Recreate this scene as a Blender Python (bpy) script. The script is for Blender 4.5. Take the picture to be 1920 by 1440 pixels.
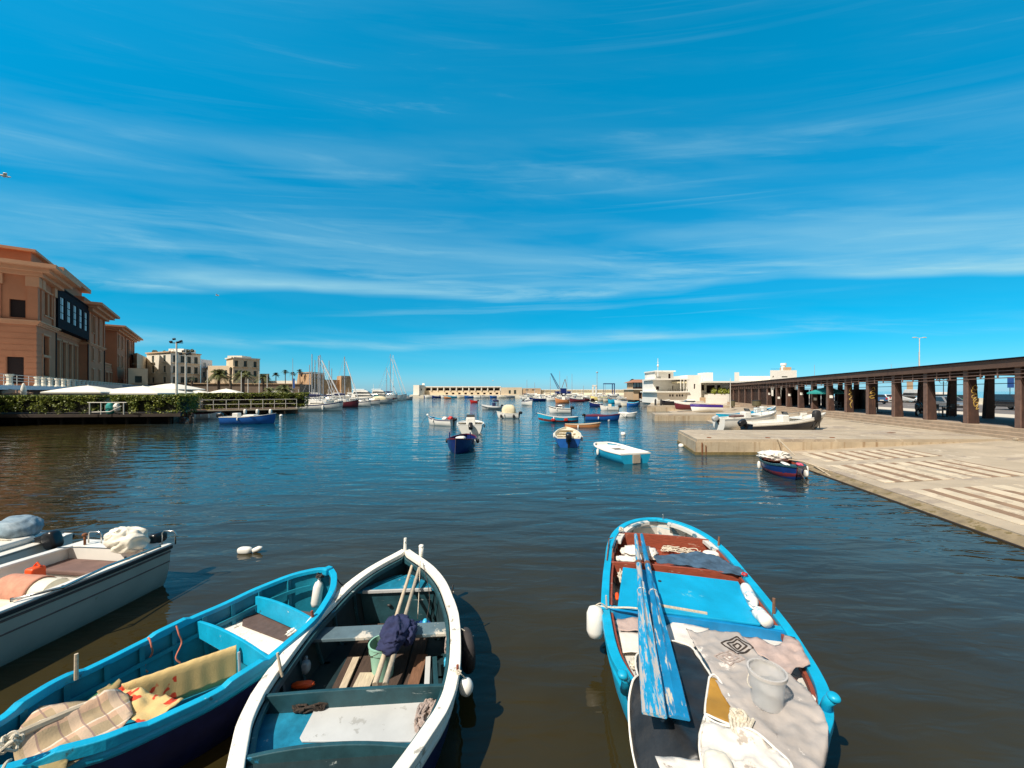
import bpy, bmesh, math, random
from math import sin, cos, pi, radians, sqrt, atan2, exp
from mathutils import Vector, Matrix, noise
from mathutils.geometry import delaunay_2d_cdt
random.seed(7)
S = bpy.context.scene
for o in list(bpy.data.objects): bpy.data.objects.remove(o)
COL = S.collection
# ---------------------------------------------------------------- camera
F, HC, HY = 745.0, 3.0, 733.5            # focal length and horizon row in photo pixels, eye height in metres
cd = bpy.data.cameras.new("camera"); cam = bpy.data.objects.new("camera", cd); COL.objects.link(cam)
cd.sensor_width = 36; cd.lens = 36 * F / 1920; cd.clip_start = .05; cd.clip_end = 20000
cd.shift_y = (HY - 720) / 1920
cam.location = (0, 0, HC); cam.rotation_euler = (pi / 2, 0, 0)
S.camera = cam
S.view_settings.view_transform = 'Standard'; S.view_settings.look = 'None'
S.view_settings.exposure = 0.25; S.view_settings.gamma = 1
def P(px, py, z=0.0):                    # world point at height z seen at a photo pixel
    Y = (HC - z) * F / (py - HY); return Vector(((px - 960) / F * Y, Y, z))
def D(px, py, Y):                        # world point at depth Y seen at a photo pixel
    return Vector(((px - 960) / F * Y, Y, HC + (HY - py) / F * Y))
# ---------------------------------------------------------------- light
SUNH = Vector((-.70, -.714, 0)).normalized(); EL = radians(50)
SD = SUNH * cos(EL) + Vector((0, 0, sin(EL)))
sl = bpy.data.lights.new("sun", 'SUN'); sl.energy = 5.0; sl.angle = radians(.5); sl.color = (1, .915, .80)
so = bpy.data.objects.new("sun", sl); COL.objects.link(so); so.rotation_euler = SD.to_track_quat('Z', 'Y').to_euler(); so.location = (0, 0, 30)
W = bpy.data.worlds.new("World"); S.world = W; W.use_nodes = True
nt = W.node_tree; nt.nodes.clear()
def N(t, **k):
    n = nt.nodes.new(t)
    for a, b in k.items(): setattr(n, a, b)
    return n
def L(a, b): nt.links.new(a, b)
def MATH(op, a, b=None, c=None):
    n = N('ShaderNodeMath', operation=op)
    for i, v in enumerate((a, b, c)):
        if v is None: continue
        if isinstance(v, (int, float)): n.inputs[i].default_value = v
        else: L(v, n.inputs[i])
    return n.outputs[0]
def RAMP(f, pts):
    n = N('ShaderNodeValToRGB'); e = n.color_ramp.elements
    for i, (p, c) in enumerate(pts):
        x = e[i] if i < 2 else e.new(p)
        x.position = p; x.color = c if len(c) == 4 else (*c, 1)
    L(f, n.inputs[0]); return n.outputs[0]
def g(v): return (v, v, v, 1)
sky = N('ShaderNodeTexSky', sky_type='NISHITA', sun_disc=False)
sky.sun_elevation = EL; sky.sun_rotation = atan2(SUNH.x, SUNH.y); sky.air_density = 1.0; sky.dust_density = .3; sky.ozone_density = 2.5
tc = N('ShaderNodeTexCoord'); sp = N('ShaderNodeSeparateXYZ'); L(tc.outputs['Generated'], sp.inputs[0])
el = MATH('ARCSINE', sp.outputs[2]); az = MATH('ARCTAN2', sp.outputs[0], sp.outputs[1])
def comb(x, y, z=0.0):
    n = N('ShaderNodeCombineXYZ')
    for i, v in enumerate((x, y, z)):
        if isinstance(v, (int, float)): n.inputs[i].default_value = v
        else: L(v, n.inputs[i])
    return n.outputs[0]
def NOISE(vec, scale, detail=5, rough=.55, dist=0.0):
    n = N('ShaderNodeTexNoise'); L(vec, n.inputs['Vector']); n.inputs['Scale'].default_value = scale
    n.inputs['Detail'].default_value = detail; n.inputs['Roughness'].default_value = rough; n.inputs['Distortion'].default_value = dist
    return n.outputs['Fac']
# tint of a clear southern sky, overhead dimmed out of frame to cut ambient light
tint = N('ShaderNodeMixRGB', blend_type='MULTIPLY'); tint.inputs[0].default_value = 1
L(sky.outputs[0], tint.inputs[1])
def sc3(r, g_, b_): return (r / 3, g_ / 3, b_ / 3)
tr = RAMP(el, [(0, sc3(.56, 1.12, 1.82)), (.025, sc3(.44, 1.14, 1.78)), (.062, sc3(.22, 1.10, 1.58)), (.11, sc3(.06, 1.10, 1.50)), (.178, sc3(.0, 1.15, 1.46)), (.42, sc3(0, 1.72, 2.0)), (.62, sc3(0, 2.2, 2.4)), (.79, sc3(.0, 2.4, 2.6)), (.98, sc3(.8, .95, .95))])
vs = N('ShaderNodeVectorMath', operation='SCALE'); L(tr, vs.inputs[0]); vs.inputs['Scale'].default_value = 3; L(vs.outputs[0], tint.inputs[2])
# cirrus
hd = MATH('MAXIMUM', MATH('SQRT', MATH('ADD', MATH('MULTIPLY', sp.outputs[1], sp.outputs[1]), MATH('MULTIPLY', MATH('MULTIPLY', sp.outputs[0], sp.outputs[0]), .30))), .12)
v = MATH('DIVIDE', sp.outputs[2], hd); u = MATH('DIVIDE', sp.outputs[0], hd)
e2 = MATH('ADD', v, MATH('MULTIPLY', MATH('SUBTRACT', NOISE(comb(MATH('MULTIPLY', u, .7), MATH('MULTIPLY', v, 1.5), 4.0), 1.6, 3), .5), .13))
e3 = MATH('ADD', e2, MATH('MULTIPLY', u, -.008))
band = RAMP(e3, [(0, g(.25)), (.06, g(.08)), (.105, g(.10)), (.122, g(.80)), (.140, g(.30)), (.155, g(.05)), (.228, g(.05)), (.246, g(1.0)), (.28, g(.52)), (.38, g(.34)), (.46, g(.06)), (.56, g(.26)), (.65, g(.03)), (.85, g(.02)), (1.0, g(.05))])
st = NOISE(comb(MATH('ADD', MATH('MULTIPLY', u, .9), MATH('MULTIPLY', v, 1.0)), MATH('ADD', MATH('MULTIPLY', v, 7.0), MATH('MULTIPLY', u, .25))), 1.2, 7, .52, .35)
wsp = NOISE(comb(MATH('SUBTRACT', MATH('MULTIPLY', u, 1.6), MATH('MULTIPLY', v, 2)), MATH('ADD', MATH('MULTIPLY', v, 16.0), MATH('MULTIPLY', u, 1.2)), 3.0), 1.2, 9, .62, .5)
fil = NOISE(comb(MATH('ADD', MATH('MULTIPLY', u, .55), MATH('MULTIPLY', v, 1.5)), MATH('ADD', MATH('MULTIPLY', v, 24.0), MATH('MULTIPLY', u, -.9)), 7.0), 1.0, 8, .60, .35)
fm = NOISE(comb(MATH('MULTIPLY', u, 1.3), MATH('MULTIPLY', v, 3.5), 9.0), 1.0, 2)
filam = MATH('MULTIPLY', MATH('MULTIPLY', RAMP(fil, [(.55, g(0)), (.76, g(.8))]), RAMP(fm, [(.42, g(.0)), (.60, g(1))])), RAMP(v, [(0, g(.2)), (.12, g(.7)), (.30, g(.6)), (.50, g(.30)), (.66, g(.08))]))
den = MATH('ADD', MATH('ADD', filam, MATH('MULTIPLY', MATH('SUBTRACT', band, .0), .0)), MATH('ADD', MATH('MULTIPLY', band, MATH('ADD', RAMP(st, [(.40, g(.08)), (.64, g(.95))]), MATH('MULTIPLY', RAMP(wsp, [(.50, g(0)), (.70, g(1))]), .6))), MATH('MULTIPLY', RAMP(wsp, [(.60, g(0)), (.80, g(1))]), RAMP(st, [(.45, g(0)), (.65, g(.25))]))))
# warm sky round the sun and grey sky behind the camera, added for fill
sdn = N('ShaderNodeVectorMath', operation='DOT_PRODUCT'); L(tc.outputs['Generated'], sdn.inputs[0]); sdn.inputs[1].default_value = SD
sun_fill = RAMP(sdn.outputs['Value'], [(.60, g(0)), (.97, g(1))])
rear = RAMP(MATH('MULTIPLY', sp.outputs[1], -1.0), [(.0, g(0)), (.35, g(.85))])
mixc = N('ShaderNodeMixRGB'); L(MATH('MINIMUM', MATH('MULTIPLY', den, .92), .90), mixc.inputs[0]); L(tint.outputs[0], mixc.inputs[1]); mixc.inputs[2].default_value = (4.7, 8.6, 9.9, 1)
mixs = N('ShaderNodeMixRGB'); L(MATH('MULTIPLY', sun_fill, .8), mixs.inputs[0]); mixs.inputs[2].default_value = (8, 6.4, 4.6, 1)
mixr = N('ShaderNodeMixRGB'); L(rear, mixr.inputs[0]); L(mixc.outputs[0], mixr.inputs[1]); mixr.inputs[2].default_value = (2.5, 2.5, 2.4, 1); L(mixr.outputs[0], mixs.inputs[1])
bg = N('ShaderNodeBackground'); L(mixs.outputs[0], bg.inputs[0]); bg.inputs[1].default_value = .0715
wo = N('ShaderNodeOutputWorld'); L(bg.outputs[0], wo.inputs[0])
# ---------------------------------------------------------------- materials
def mat(name, col, rough=.6, metal=0.0, var=.18, vs=6.0, bump=0.0, bs=40.0, wear=None, streak=None, spec=.5, st=(1, 1, 1), pattern=None, trans=0.0, coat=0.0, emit=None):
    m = bpy.data.materials.new(name); m.use_nodes = True; t = m.node_tree; b = t.nodes['Principled BSDF']
    b.inputs['Roughness'].default_value = rough; b.inputs['Metallic'].default_value = metal
    b.inputs['Specular IOR Level'].default_value = spec
    if coat: b.inputs['Coat Weight'].default_value = coat
    if trans: b.inputs['Transmission Weight'].default_value = trans
    def n(ty): return t.nodes.new(ty)
    c = n('ShaderNodeTexCoord'); mp = n('ShaderNodeMapping'); mp.inputs['Scale'].default_value = st
    t.links.new(c.outputs['Object'], mp.inputs[0])
    def nz(scale, detail=6, rg=.6, sc=None):
        x = n('ShaderNodeTexNoise'); x.inputs['Scale'].default_value = scale; x.inputs['Detail'].default_value = detail; x.inputs['Roughness'].default_value = rg
        if sc:
            m2 = n('ShaderNodeMapping'); m2.inputs['Scale'].default_value = sc; t.links.new(c.outputs['Object'], m2.inputs[0]); t.links.new(m2.outputs[0], x.inputs['Vector'])
        else: t.links.new(mp.outputs[0], x.inputs['Vector'])
        return x.outputs['Fac']
    def ramp(f, a, z):
        r = n('ShaderNodeMapRange'); r.inputs['From Min'].default_value = a; r.inputs['From Max'].default_value = z; t.links.new(f, r.inputs[0]); return r.outputs[0]
    def mix(f, a, bb):
        x = n('ShaderNodeMixRGB')
        t.links.new(f, x.inputs[0])
        for i, v in ((1, a), (2, bb)):
            if isinstance(v, tuple): x.inputs[i].default_value = (*v, 1)
            else: t.links.new(v, x.inputs[i])
        return x.outputs[0]
    lo = tuple(max(0, v * (1 - var)) for v in col); hi = tuple(min(1, v * (1 + var * .7)) for v in col)
    cur = mix(ramp(nz(vs), .3, .7), lo, hi)
    if pattern: cur = pattern(t, c, cur, mix, n, ramp, nz)
    if streak: cur = mix(ramp(nz(streak[1], 5, .6, streak[2]), streak[3], streak[3] + .18), cur, streak[0])
    if wear:
        for (wc, amt, sc, s3) in wear:
            cur = mix(ramp(nz(sc, 8, .68, s3), 1 - amt, 1 - amt + .035), cur, wc)
    t.links.new(cur, b.inputs['Base Color'])
    if bump:
        bp = n('ShaderNodeBump'); bp.inputs['Strength'].default_value = 1; bp.inputs['Distance'].default_value = bump
        t.links.new(nz(bs, 5), bp.inputs['Height']); t.links.new(bp.outputs[0], b.inputs['Normal'])
    return m
WOODC = (.42, .34, .25)
U = (1, 1, 1)
M = {}
def dm(k, *a, **kw): M[k] = mat(k, *a, **kw)
dm('cyan_paint', (.005, .37, .60), .42, bump=.003, bs=25, var=.16, wear=[((.40, .52, .56), .345, 8, (1, 1, 2)), ((.02, .14, .20), .36, 5, U), ((.25, .22, .18), .30, 16, U)])
dm('cyan_inner', (.005, .20, .29), .55, bump=.002, bs=25, var=.22, wear=[((.03, .16, .22), .36, 5, U)])  # cyan paint taken darker for the shade inside the boat
dm('cyan_deck', (.004, .34, .58), .45, bump=.001, bs=60, var=.2, vs=2.5, wear=[((.10, .42, .55), .36, 3, U)])
dm('navy_paint', (.008, .014, .07), .35, bump=.002, bs=20, var=.3)
dm('white_paint', (.84, .80, .71), .5, bump=.003, bs=22, var=.09, wear=[((.40, .37, .31), .40, 9, U), ((.52, .46, .36), .37, 26, U), ((.12, .17, .19), .30, 13, U)])
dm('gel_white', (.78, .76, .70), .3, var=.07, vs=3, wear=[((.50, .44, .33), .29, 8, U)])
dm('gel_shade_side', (.45, .42, .35), .35, var=.12, vs=3, wear=[((.34, .29, .21), .34, 6, (1, 1, .4))])  # white gelcoat greyed for the shaded hull side, plus dirt patches
dm('thwart_peeled', (.11, .17, .20), .6, var=.2, bump=.003, wear=[((.60, .56, .48), .46, 2.2, (1, 1.2, 1)), ((.32, .33, .31), .36, 14, U)])
dm('dark_boards', (.075, .048, .035), .8, var=.35, vs=7, st=(1, 8, 8), bump=.003)  # brown boards, darkened further for the shadow in the well
dm('quay_dark', (.035, .024, .017), .9, var=.4, vs=2, bump=.02, bs=4)  # near-black: shade under the left quay's overhang put into the colour
dm('edge_brown', (.26, .20, .12), .8, var=.35, vs=3, bump=.02, bs=8, wear=[((.16, .12, .05), .45, 2.5, U)])
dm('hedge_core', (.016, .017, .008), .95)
dm('gel_cream', (.74, .68, .54), .4, var=.1, vs=4)
dm('teal_paint', (.017, .068, .085), .5, bump=.002, bs=30, var=.35, wear=[((.30, .36, .36), .36, 6, (1, .4, 3)), ((.02, .20, .34), .36, 4, U)])
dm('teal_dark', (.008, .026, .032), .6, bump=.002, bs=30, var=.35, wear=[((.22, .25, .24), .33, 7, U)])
dm('teal_deck', (.01, .20, .33), .5, bump=.002, var=.35, vs=9, wear=[((.35, .43, .46), .40, 6, U)])
dm('grey_board', (.53, .54, .53), .55, var=.12, vs=3, wear=[((.38, .38, .36), .40, 9, U), ((.30, .27, .22), .34, 3, U)])
dm('wood_grey', (.40, .34, .26), .75, var=.35, vs=7, bump=.003, bs=30, st=(1, 8, 8), wear=[((.20, .15, .10), .38, 5, (1, 9, 9))])
dm('wood_pale', (.56, .46, .33), .7, var=.25, vs=8, bump=.002, bs=30, st=(1, 8, 8), wear=[((.32, .24, .16), .36, 6, (1, 9, 9))])
dm('wood_red', (.27, .058, .028), .6, var=.35, vs=9, bump=.002, bs=30, st=(8, 1, 8), wear=[((.42, .24, .18), .38, 5, (4, 1, 4))])
dm('wood_brown', (.20, .10, .055), .7, var=.35, vs=8, st=(1, 8, 8), bump=.002)
dm('white_worn', (.62, .60, .55), .6, var=.15, bump=.002, wear=[((.10, .19, .24), .45, 4, U), ((.3, .28, .24), .33, 11, U)])
dm('oar_blue', (.008, .30, .55), .5, var=.2, vs=9, wear=[((.46, .42, .38), .50, 3.2, (.8, 9, 9)), ((.30, .46, .52), .42, 9, (1, 5, 5))])
dm('oar_deep', (.006, .20, .42), .5, var=.2, vs=9, wear=[((.55, .50, .40), .43, 4, (.9, 8, 8))])
dm('leather', (.20, .08, .04), .7)
dm('black_rubber', (.018, .018, .02), .6, var=.4, bump=.003, bs=60)
dm('tyre', (.035, .028, .026), .75, var=.35, bump=.004, bs=50, wear=[((.12, .09, .07), .42, 9, U)])
dm('black_plastic', (.014, .015, .018), .28, var=.3)
dm('dark_metal', (.06, .06, .06), .4, .6)
dm('steel', (.62, .60, .56), .25, 1.0, var=.1)
dm('rust', (.22, .08, .03), .85, var=.5, vs=20)
dm('fender_white', (.80, .78, .72), .4, var=.06, vs=4, wear=[((.5, .47, .4), .30, 12, U)])
dm('rope', (.62, .56, .45), .85, var=.35, vs=60, bump=.003, bs=120)
dm('rope_dark', (.05, .04, .035), .9, var=.4, vs=60)
dm('rope_pink', (.55, .16, .10), .85, var=.3)
dm('net_dark', (.045, .032, .024), .95, var=.6, vs=40, bump=.01, bs=60)
dm('net_pale', (.40, .32, .28), .9, var=.4, vs=30, bump=.006, bs=50)
dm('cloth_navy', (.022, .028, .085), .9, var=.35, vs=8, bump=.004, bs=40)
dm('cloth_denim', (.05, .10, .16), .9, var=.45, vs=7, bump=.004, bs=35)
dm('cloth_white', (.78, .75, .68), .85, var=.1, bump=.004, bs=30, wear=[((.45, .42, .36), .38, 6, U)])
dm('bag_cream', (.78, .72, .60), .7, var=.12, bump=.006, bs=14)
dm('cloth_salmon', (.58, .27, .18), .95, var=.2, vs=12, bump=.004, bs=60)
dm('cloudy_rim', (.50, .47, .44), .5)
dm('cloth_yellow', (.62, .45, .20), .95, var=.15, vs=7, bump=.003, bs=80)
dm('cloth_olive', (.33, .25, .11), .95, var=.2, vs=7, bump=.003, bs=60)
dm('cover_blue', (.22, .30, .36), .6, var=.4, vs=7, bump=.01, bs=8, st=(1, 3, 1))
dm('pink', (.62, .10, .16), .8); dm('orange', (.80, .09, .012), .5); dm('red', (.50, .02, .015), .5)
dm('sky_plastic', (.05, .45, .70), .3); dm('green_glass', (.10, .35, .16), .2, trans=.5)
dm('mint_plastic', (.30, .55, .42), .38, var=.08)
dm('cushion_brown', (.16, .095, .08), .75, var=.2, bump=.003, bs=60)
dm('mat_brown', (.105, .07, .062), .95, var=.25, vs=14, bump=.003, bs=150, wear=[((.35, .3, .26), .27, 18, U)])
dm('tarp_black', (.018, .019, .021), .45, var=.5, vs=4, bump=.006, bs=9, wear=[((.22, .21, .20), .34, 5, U)])
dm('tarp_white', (.74, .68, .61), .75, var=.14, vs=5, bump=.006, bs=12, wear=[((.42, .36, .3), .40, 4, U)])
dm('foam_white', (.80, .76, .68), .6, var=.1, wear=[((.5, .4, .3), .36, 7, U)])
dm('canvas_pink', (.46, .35, .31), .9, var=.2, vs=12, bump=.003, bs=70)
dm('ochre', (.42, .22, .03), .7, var=.35, vs=1.6)
dm('twig', (.62, .30, .14), .9)
# tinted plain set for the anchored boats
dm('hull_blue', (.012, .10, .36), .35, var=.15); dm('hull_cyan', (.012, .34, .55), .4, var=.12); dm('hull_navy', (.010, .022, .13), .3, var=.2)
dm('hull_green', (.02, .14, .16), .4); dm('hull_black', (.008, .010, .018), .2, var=.2); dm('hull_purple', (.05, .02, .22), .4)
dm('hull_maroon', (.14, .02, .03), .4); dm('hull_orange', (.55, .22, .08), .5); dm('hull_grey', (.42, .44, .44), .4)
dm('antifoul_red', (.16, .025, .015), .7); dm('hull_yellow', (.72, .58, .22), .4)
dm('canvas_cream', (.70, .62, .42), .9); dm('canvas_navy', (.012, .018, .08), .8); dm('canvas_teal', (.02, .26, .24), .8)
dm('glass_dark', (.02, .028, .035), .08, var=.2, spec=.8); dm('glass_pane', (.16, .28, .36), .06, spec=.9, var=.15)
dm('mast_metal', (.45, .46, .48), .4, .3); dm('mast_white', (.80, .80, .78), .4)
# setting
dm('concrete', (.43, .355, .26), .85, var=.22, vs=.7, bump=.01, bs=6, wear=[((.33, .27, .21), .44, .5, U), ((.54, .46, .35), .40, 1.6, U), ((.25, .20, .16), .34, 3.5, (1, .35, 1))])
dm('concrete_wall', (.48, .39, .27), .85, var=.2, vs=1.2, bump=.012, bs=5, streak=((.27, .17, .09), 2.2, (1.6, 1.6, .12), .52), wear=[((.34, .27, .18), .38, 3, U)])
dm('slab_pale', (.58, .49, .36), .85, var=.18, vs=1.6, bump=.008, bs=9, wear=[((.42, .34, .25), .46, 1.8, U), ((.30, .23, .17), .36, 5, U)])
dm('groove', (.27, .175, .11), .95, var=.3, vs=3, bump=.01, bs=10)
dm('algae', (.19, .14, .055), .7, var=.4, vs=3, bump=.02, bs=8)
dm('step_stone', (.40, .30, .21), .85, var=.22, vs=2, bump=.006, bs=12)
dm('asphalt', (.16, .14, .13), .9, var=.12, vs=3); dm('pale_paving', (.60, .54, .45), .85, var=.1)
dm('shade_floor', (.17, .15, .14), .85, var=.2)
dm('stone_white', (.72, .66, .53), .85, var=.12)
dm('corten', (.050, .024, .017), .75, var=.45, vs=2.5, bump=.004, bs=14, streak=((.12, .055, .03), 3, (2, 2, .25), .54))
dm('corten_pale', (.17, .10, .075), .7, var=.25, vs=5)
dm('fascia', (.115, .062, .040), .7, var=.25, vs=2.0, st=(.25, .25, 2), streak=((.07, .035, .025), 2, (1.2, 1.2, .4), .56))
dm('graffiti', (.42, .27, .05), .6, var=.3)
dm('theatre_wall', (.49, .19, .09), .85, var=.10, vs=.5, bump=.01, bs=4, streak=((.40, .13, .06), .8, (1, 1, .15), .60))
dm('theatre_trim', (.60, .30, .16), .8, var=.08, vs=.7); dm('theatre_roof', (.20, .16, .15), .8)
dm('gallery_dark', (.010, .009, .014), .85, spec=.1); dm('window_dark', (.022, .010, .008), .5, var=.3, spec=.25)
dm('sheet_panel', (.66, .78, .80), .5, var=.12)
dm('render_white', (.72, .67, .57), .85, var=.09, vs=.4); dm('render_cream', (.66, .54, .38), .85, var=.1, vs=.4)
dm('render_blue', (.60, .66, .72), .85, var=.06); dm('render_tan', (.52, .36, .22), .85, var=.12, vs=.4); dm('bright_white', (.82, .79, .72), .8, var=.05, vs=.5)
dm('shutter_green', (.035, .055, .05), .7); dm('shutter_grey', (.26, .28, .22), .8); dm('iron', (.03, .03, .03), .6)
dm('fort_stone', (.42, .27, .15), .9, var=.25, vs=.4, bump=.05, bs=1.2, streak=((.28, .17, .09), .35, (1, 1, .3), .55))
dm('city_stone', (.20, .15, .11), .9, var=.3, vs=.5, bump=.03, bs=2)
dm('parasol', (.80, .76, .66), .85, var=.04, spec=.2); dm('parasol_brown', (.30, .17, .10), .85); dm('awning_blue', (.10, .16, .22), .7)
dm('roof_tile', (.36, .17, .10), .9, var=.2); dm('pole_white', (.66, .63, .56), .5)
dm('bark', (.10, .07, .05), .95, var=.4); dm('car_white', (.74, .73, .70), .2, coat=.5); dm('car_dark', (.02, .022, .028), .15, coat=.6)
dm('car_grey', (.20, .21, .22), .2, coat=.5); dm('car_green', (.02, .08, .06), .2, coat=.5); dm('car_blue', (.05, .12, .25), .2, coat=.5); dm('hub', (.55, .55, .52), .35, .7)
dm('lamp_red', (.5, .02, .02), .3); dm('green_bin', (.05, .10, .05), .5); dm('bin_metal', (.10, .09, .05), .6)
dm('sign_blue', (.02, .08, .30), .5); dm('hull_dark_blue', (.008, .035, .16), .3)
def leafmat(name, a, b):
    m = bpy.data.materials.new(name); m.use_nodes = True; t = m.node_tree; bs = t.nodes['Principled BSDF']
    gi = t.nodes.new('ShaderNodeNewGeometry'); r = t.nodes.new('ShaderNodeMixRGB'); r.inputs[1].default_value = (*a, 1); r.inputs[2].default_value = (*b, 1)
    t.links.new(gi.outputs['Random Per Island'], r.inputs[0]); t.links.new(r.outputs[0], bs.inputs['Base Color']); bs.inputs['Roughness'].default_value = .55
    bs.inputs['Subsurface Weight'].default_value = 0; M[name] = m
leafmat('hedge_leaf', (.05, .085, .010), (.25, .27, .028)); leafmat('palm_leaf', (.035, .05, .012), (.16, .16, .04)); leafmat('palm_dark', (.015, .028, .014), (.06, .07, .03))
# ---------------------------------------------------------------- mesh builder
class MB:
    def __init__(s): s.v = []; s.f = []; s.T = None
    def add(s, vs, fs):
        n = len(s.v)
        s.v += [tuple(s.T @ Vector(p)) if s.T else tuple(p) for p in vs]; s.f += [tuple(i + n for i in q) for q in fs]; return s
    def box(s, c, d, rz=0, m=None):
        x, y, z = [k / 2 for k in d]
        vs = [(-x, -y, -z), (x, -y, -z), (x, y, -z), (-x, y, -z), (-x, -y, z), (x, -y, z), (x, y, z), (-x, y, z)]
        mt = Matrix.Translation(c) @ (m if m else Matrix.Rotation(rz, 4, 'Z'))
        return s.add([mt @ Vector(p) for p in vs], [(0, 3, 2, 1), (4, 5, 6, 7), (0, 1, 5, 4), (1, 2, 6, 5), (2, 3, 7, 6), (3, 0, 4, 7)])
    def bar(s, a, b, w, h=None, up=(0, 0, 1)):
        a, b = Vector(a), Vector(b); h = h or w; d = (b - a); l = d.length; d.normalize(); u = Vector(up)
        if abs(d.dot(u)) > .98: u = Vector((1, 0, 0))
        r = d.cross(u).normalized(); u = r.cross(d)
        vs = []
        for p in (a, b):
            for i, j in ((-1, -1), (1, -1), (1, 1), (-1, 1)): vs.append(p + r * (w / 2 * i) + u * (h / 2 * j))
        return s.add(vs, [(0, 1, 2, 3), (7, 6, 5, 4), (0, 4, 5, 1), (1, 5, 6, 2), (2, 6, 7, 3), (3, 7, 4, 0)])
    def tube(s, pts, r, seg=8, cap=True):
        pts = [Vector(p) for p in pts]; n = len(pts); rs = r if isinstance(r, (list, tuple)) else [r] * n
        vs = []; fs = []; u = None
        for i, p in enumerate(pts):
            d = (pts[min(i + 1, n - 1)] - pts[max(i - 1, 0)])
            if d.length < 1e-7: d = Vector((0, 0, 1))
            d.normalize()
            if u is None: u = d.orthogonal().normalized()
            else:
                u = u - d * u.dot(d); u = u.normalized() if u.length > 1e-5 else d.orthogonal().normalized()
            w = d.cross(u)
            for k in range(seg):
                a = 2 * pi * k / seg; vs.append(p + (u * cos(a) + w * sin(a)) * rs[i])
        for i in range(n - 1):
            for k in range(seg):
                k2 = (k + 1) % seg; fs.append((i * seg + k, i * seg + k2, (i + 1) * seg + k2, (i + 1) * seg + k))
        if cap: fs += [tuple(range(seg))[::-1], tuple((n - 1) * seg + k for k in range(seg))]
        return s.add(vs, fs)
    def lathe(s, prof, c=(0, 0, 0), seg=16, m=None, caps=True):
        vs = []; fs = []; c = Vector(c); m = m or Matrix()
        for r, z in prof:
            for k in range(seg): a = 2 * pi * k / seg; vs.append(c + m @ Vector((r * cos(a), r * sin(a), z)))
        n = len(prof)
        for i in range(n - 1):
            for k in range(seg): k2 = (k + 1) % seg; fs.append((i * seg + k, i * seg + k2, (i + 1) * seg + k2, (i + 1) * seg + k))
        if caps: fs += [tuple(range(seg))[::-1], tuple((n - 1) * seg + k for k in range(seg))]
        return s.add(vs, fs)
    def blob(s, c, d, p=.8, nz=0.0, fq=3.0, nu=20, nv=12, m=None, seed=0):
        vs = []; fs = []; m = m or Matrix(); c = Vector(c)
        sg = lambda v: (abs(v) ** p) * (1 if v >= 0 else -1)
        for i in range(nv + 1):
            b = -pi / 2 + pi * i / nv
            for k in range(nu):
                a = 2 * pi * k / nu; q = Vector((sg(cos(b)) * sg(cos(a)), sg(cos(b)) * sg(sin(a)), sg(sin(b))))
                if nz: w_ = Vector((noise.noise(q * fq * .6 + Vector((seed, 3, 1))), noise.noise(q * fq * .6 + Vector((7, seed, 2))), 0)); q = q * (1 + nz * (.45 - 2.2 * abs(noise.noise(q * fq * .8 + w_ * 1.5 + Vector((seed, seed * 1.7, 0))))) + .28 * nz * (.4 - 2 * abs(noise.noise(q * fq * 2.3 + w_ * 2 + Vector((seed, 0, 0))))))
                vs.append(c + m @ Vector((q.x * d[0] / 2, q.y * d[1] / 2, q.z * d[2] / 2)))
        for i in range(nv):
            for k in range(nu): k2 = (k + 1) % nu; fs.append((i * nu + k, i * nu + k2, (i + 1) * nu + k2, (i + 1) * nu + k))
        return s.add(vs, fs)
    def prism(s, poly, z0, z1):          # plan polygon raised from z0 to z1
        n = len(poly); vs = [(p[0], p[1], z0) for p in poly] + [(p[0], p[1], z1) for p in poly]
        return s.add(vs, [tuple(range(n))[::-1], tuple(range(n, 2 * n))] + [(i, (i + 1) % n, n + (i + 1) % n, n + i) for i in range(n)])
    def ext(s, poly, a, b):              # polygon of 3D points extruded by vector from a to b
        a, b = Vector(a), Vector(b); n = len(poly); vs = [Vector(p) + a for p in poly] + [Vector(p) + b for p in poly]
        return s.add(vs, [tuple(range(n))[::-1], tuple(range(n, 2 * n))] + [(i, (i + 1) % n, n + (i + 1) % n, n + i) for i in range(n)])
    def grid(s, rows, thick=0.0):
        nr = len(rows); nc = len(rows[0]); vs = [Vector(p) for r in rows for p in r]
        return s.add(vs, [(i * nc + j, i * nc + j + 1, (i + 1) * nc + j + 1, (i + 1) * nc + j) for i in range(nr - 1) for j in range(nc - 1)])
    def build(s, name, m, parent=None, smooth=False, bevel=0, solid=0, sub=0, fix=False, seg=2, auto=None):
        me = bpy.data.meshes.new(name); me.from_pydata(s.v, [], s.f); me.validate()
        if fix or smooth:
            b = bmesh.new(); b.from_mesh(me); bmesh.ops.remove_doubles(b, verts=b.verts, dist=1e-5); bmesh.ops.recalc_face_normals(b, faces=b.faces); b.to_mesh(me); b.free()
        o = bpy.data.objects.new(name, me); COL.objects.link(o)
        me.materials.append(M[m] if isinstance(m, str) else m)
        if smooth: me.polygons.foreach_set('use_smooth', [True] * len(me.polygons))
        if smooth and auto:
            try: me.set_sharp_from_angle(angle=radians(auto))
            except Exception: pass
        if solid: q = o.modifiers.new('s', 'SOLIDIFY'); q.thickness = solid; q.offset = 0
        if bevel: q = o.modifiers.new('b', 'BEVEL'); q.width = bevel; q.segments = seg; q.limit_method = 'ANGLE'
        if sub: q = o.modifiers.new('u', 'SUBSURF'); q.levels = sub; q.render_levels = sub
        if parent: o.parent = parent
        return o
def tag(o, label=None, cat=None, group=None, kind=None):
    for k, v in (('label', label), ('category', cat), ('group', group), ('kind', kind)):
        if v: o[k] = v
    return o
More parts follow.
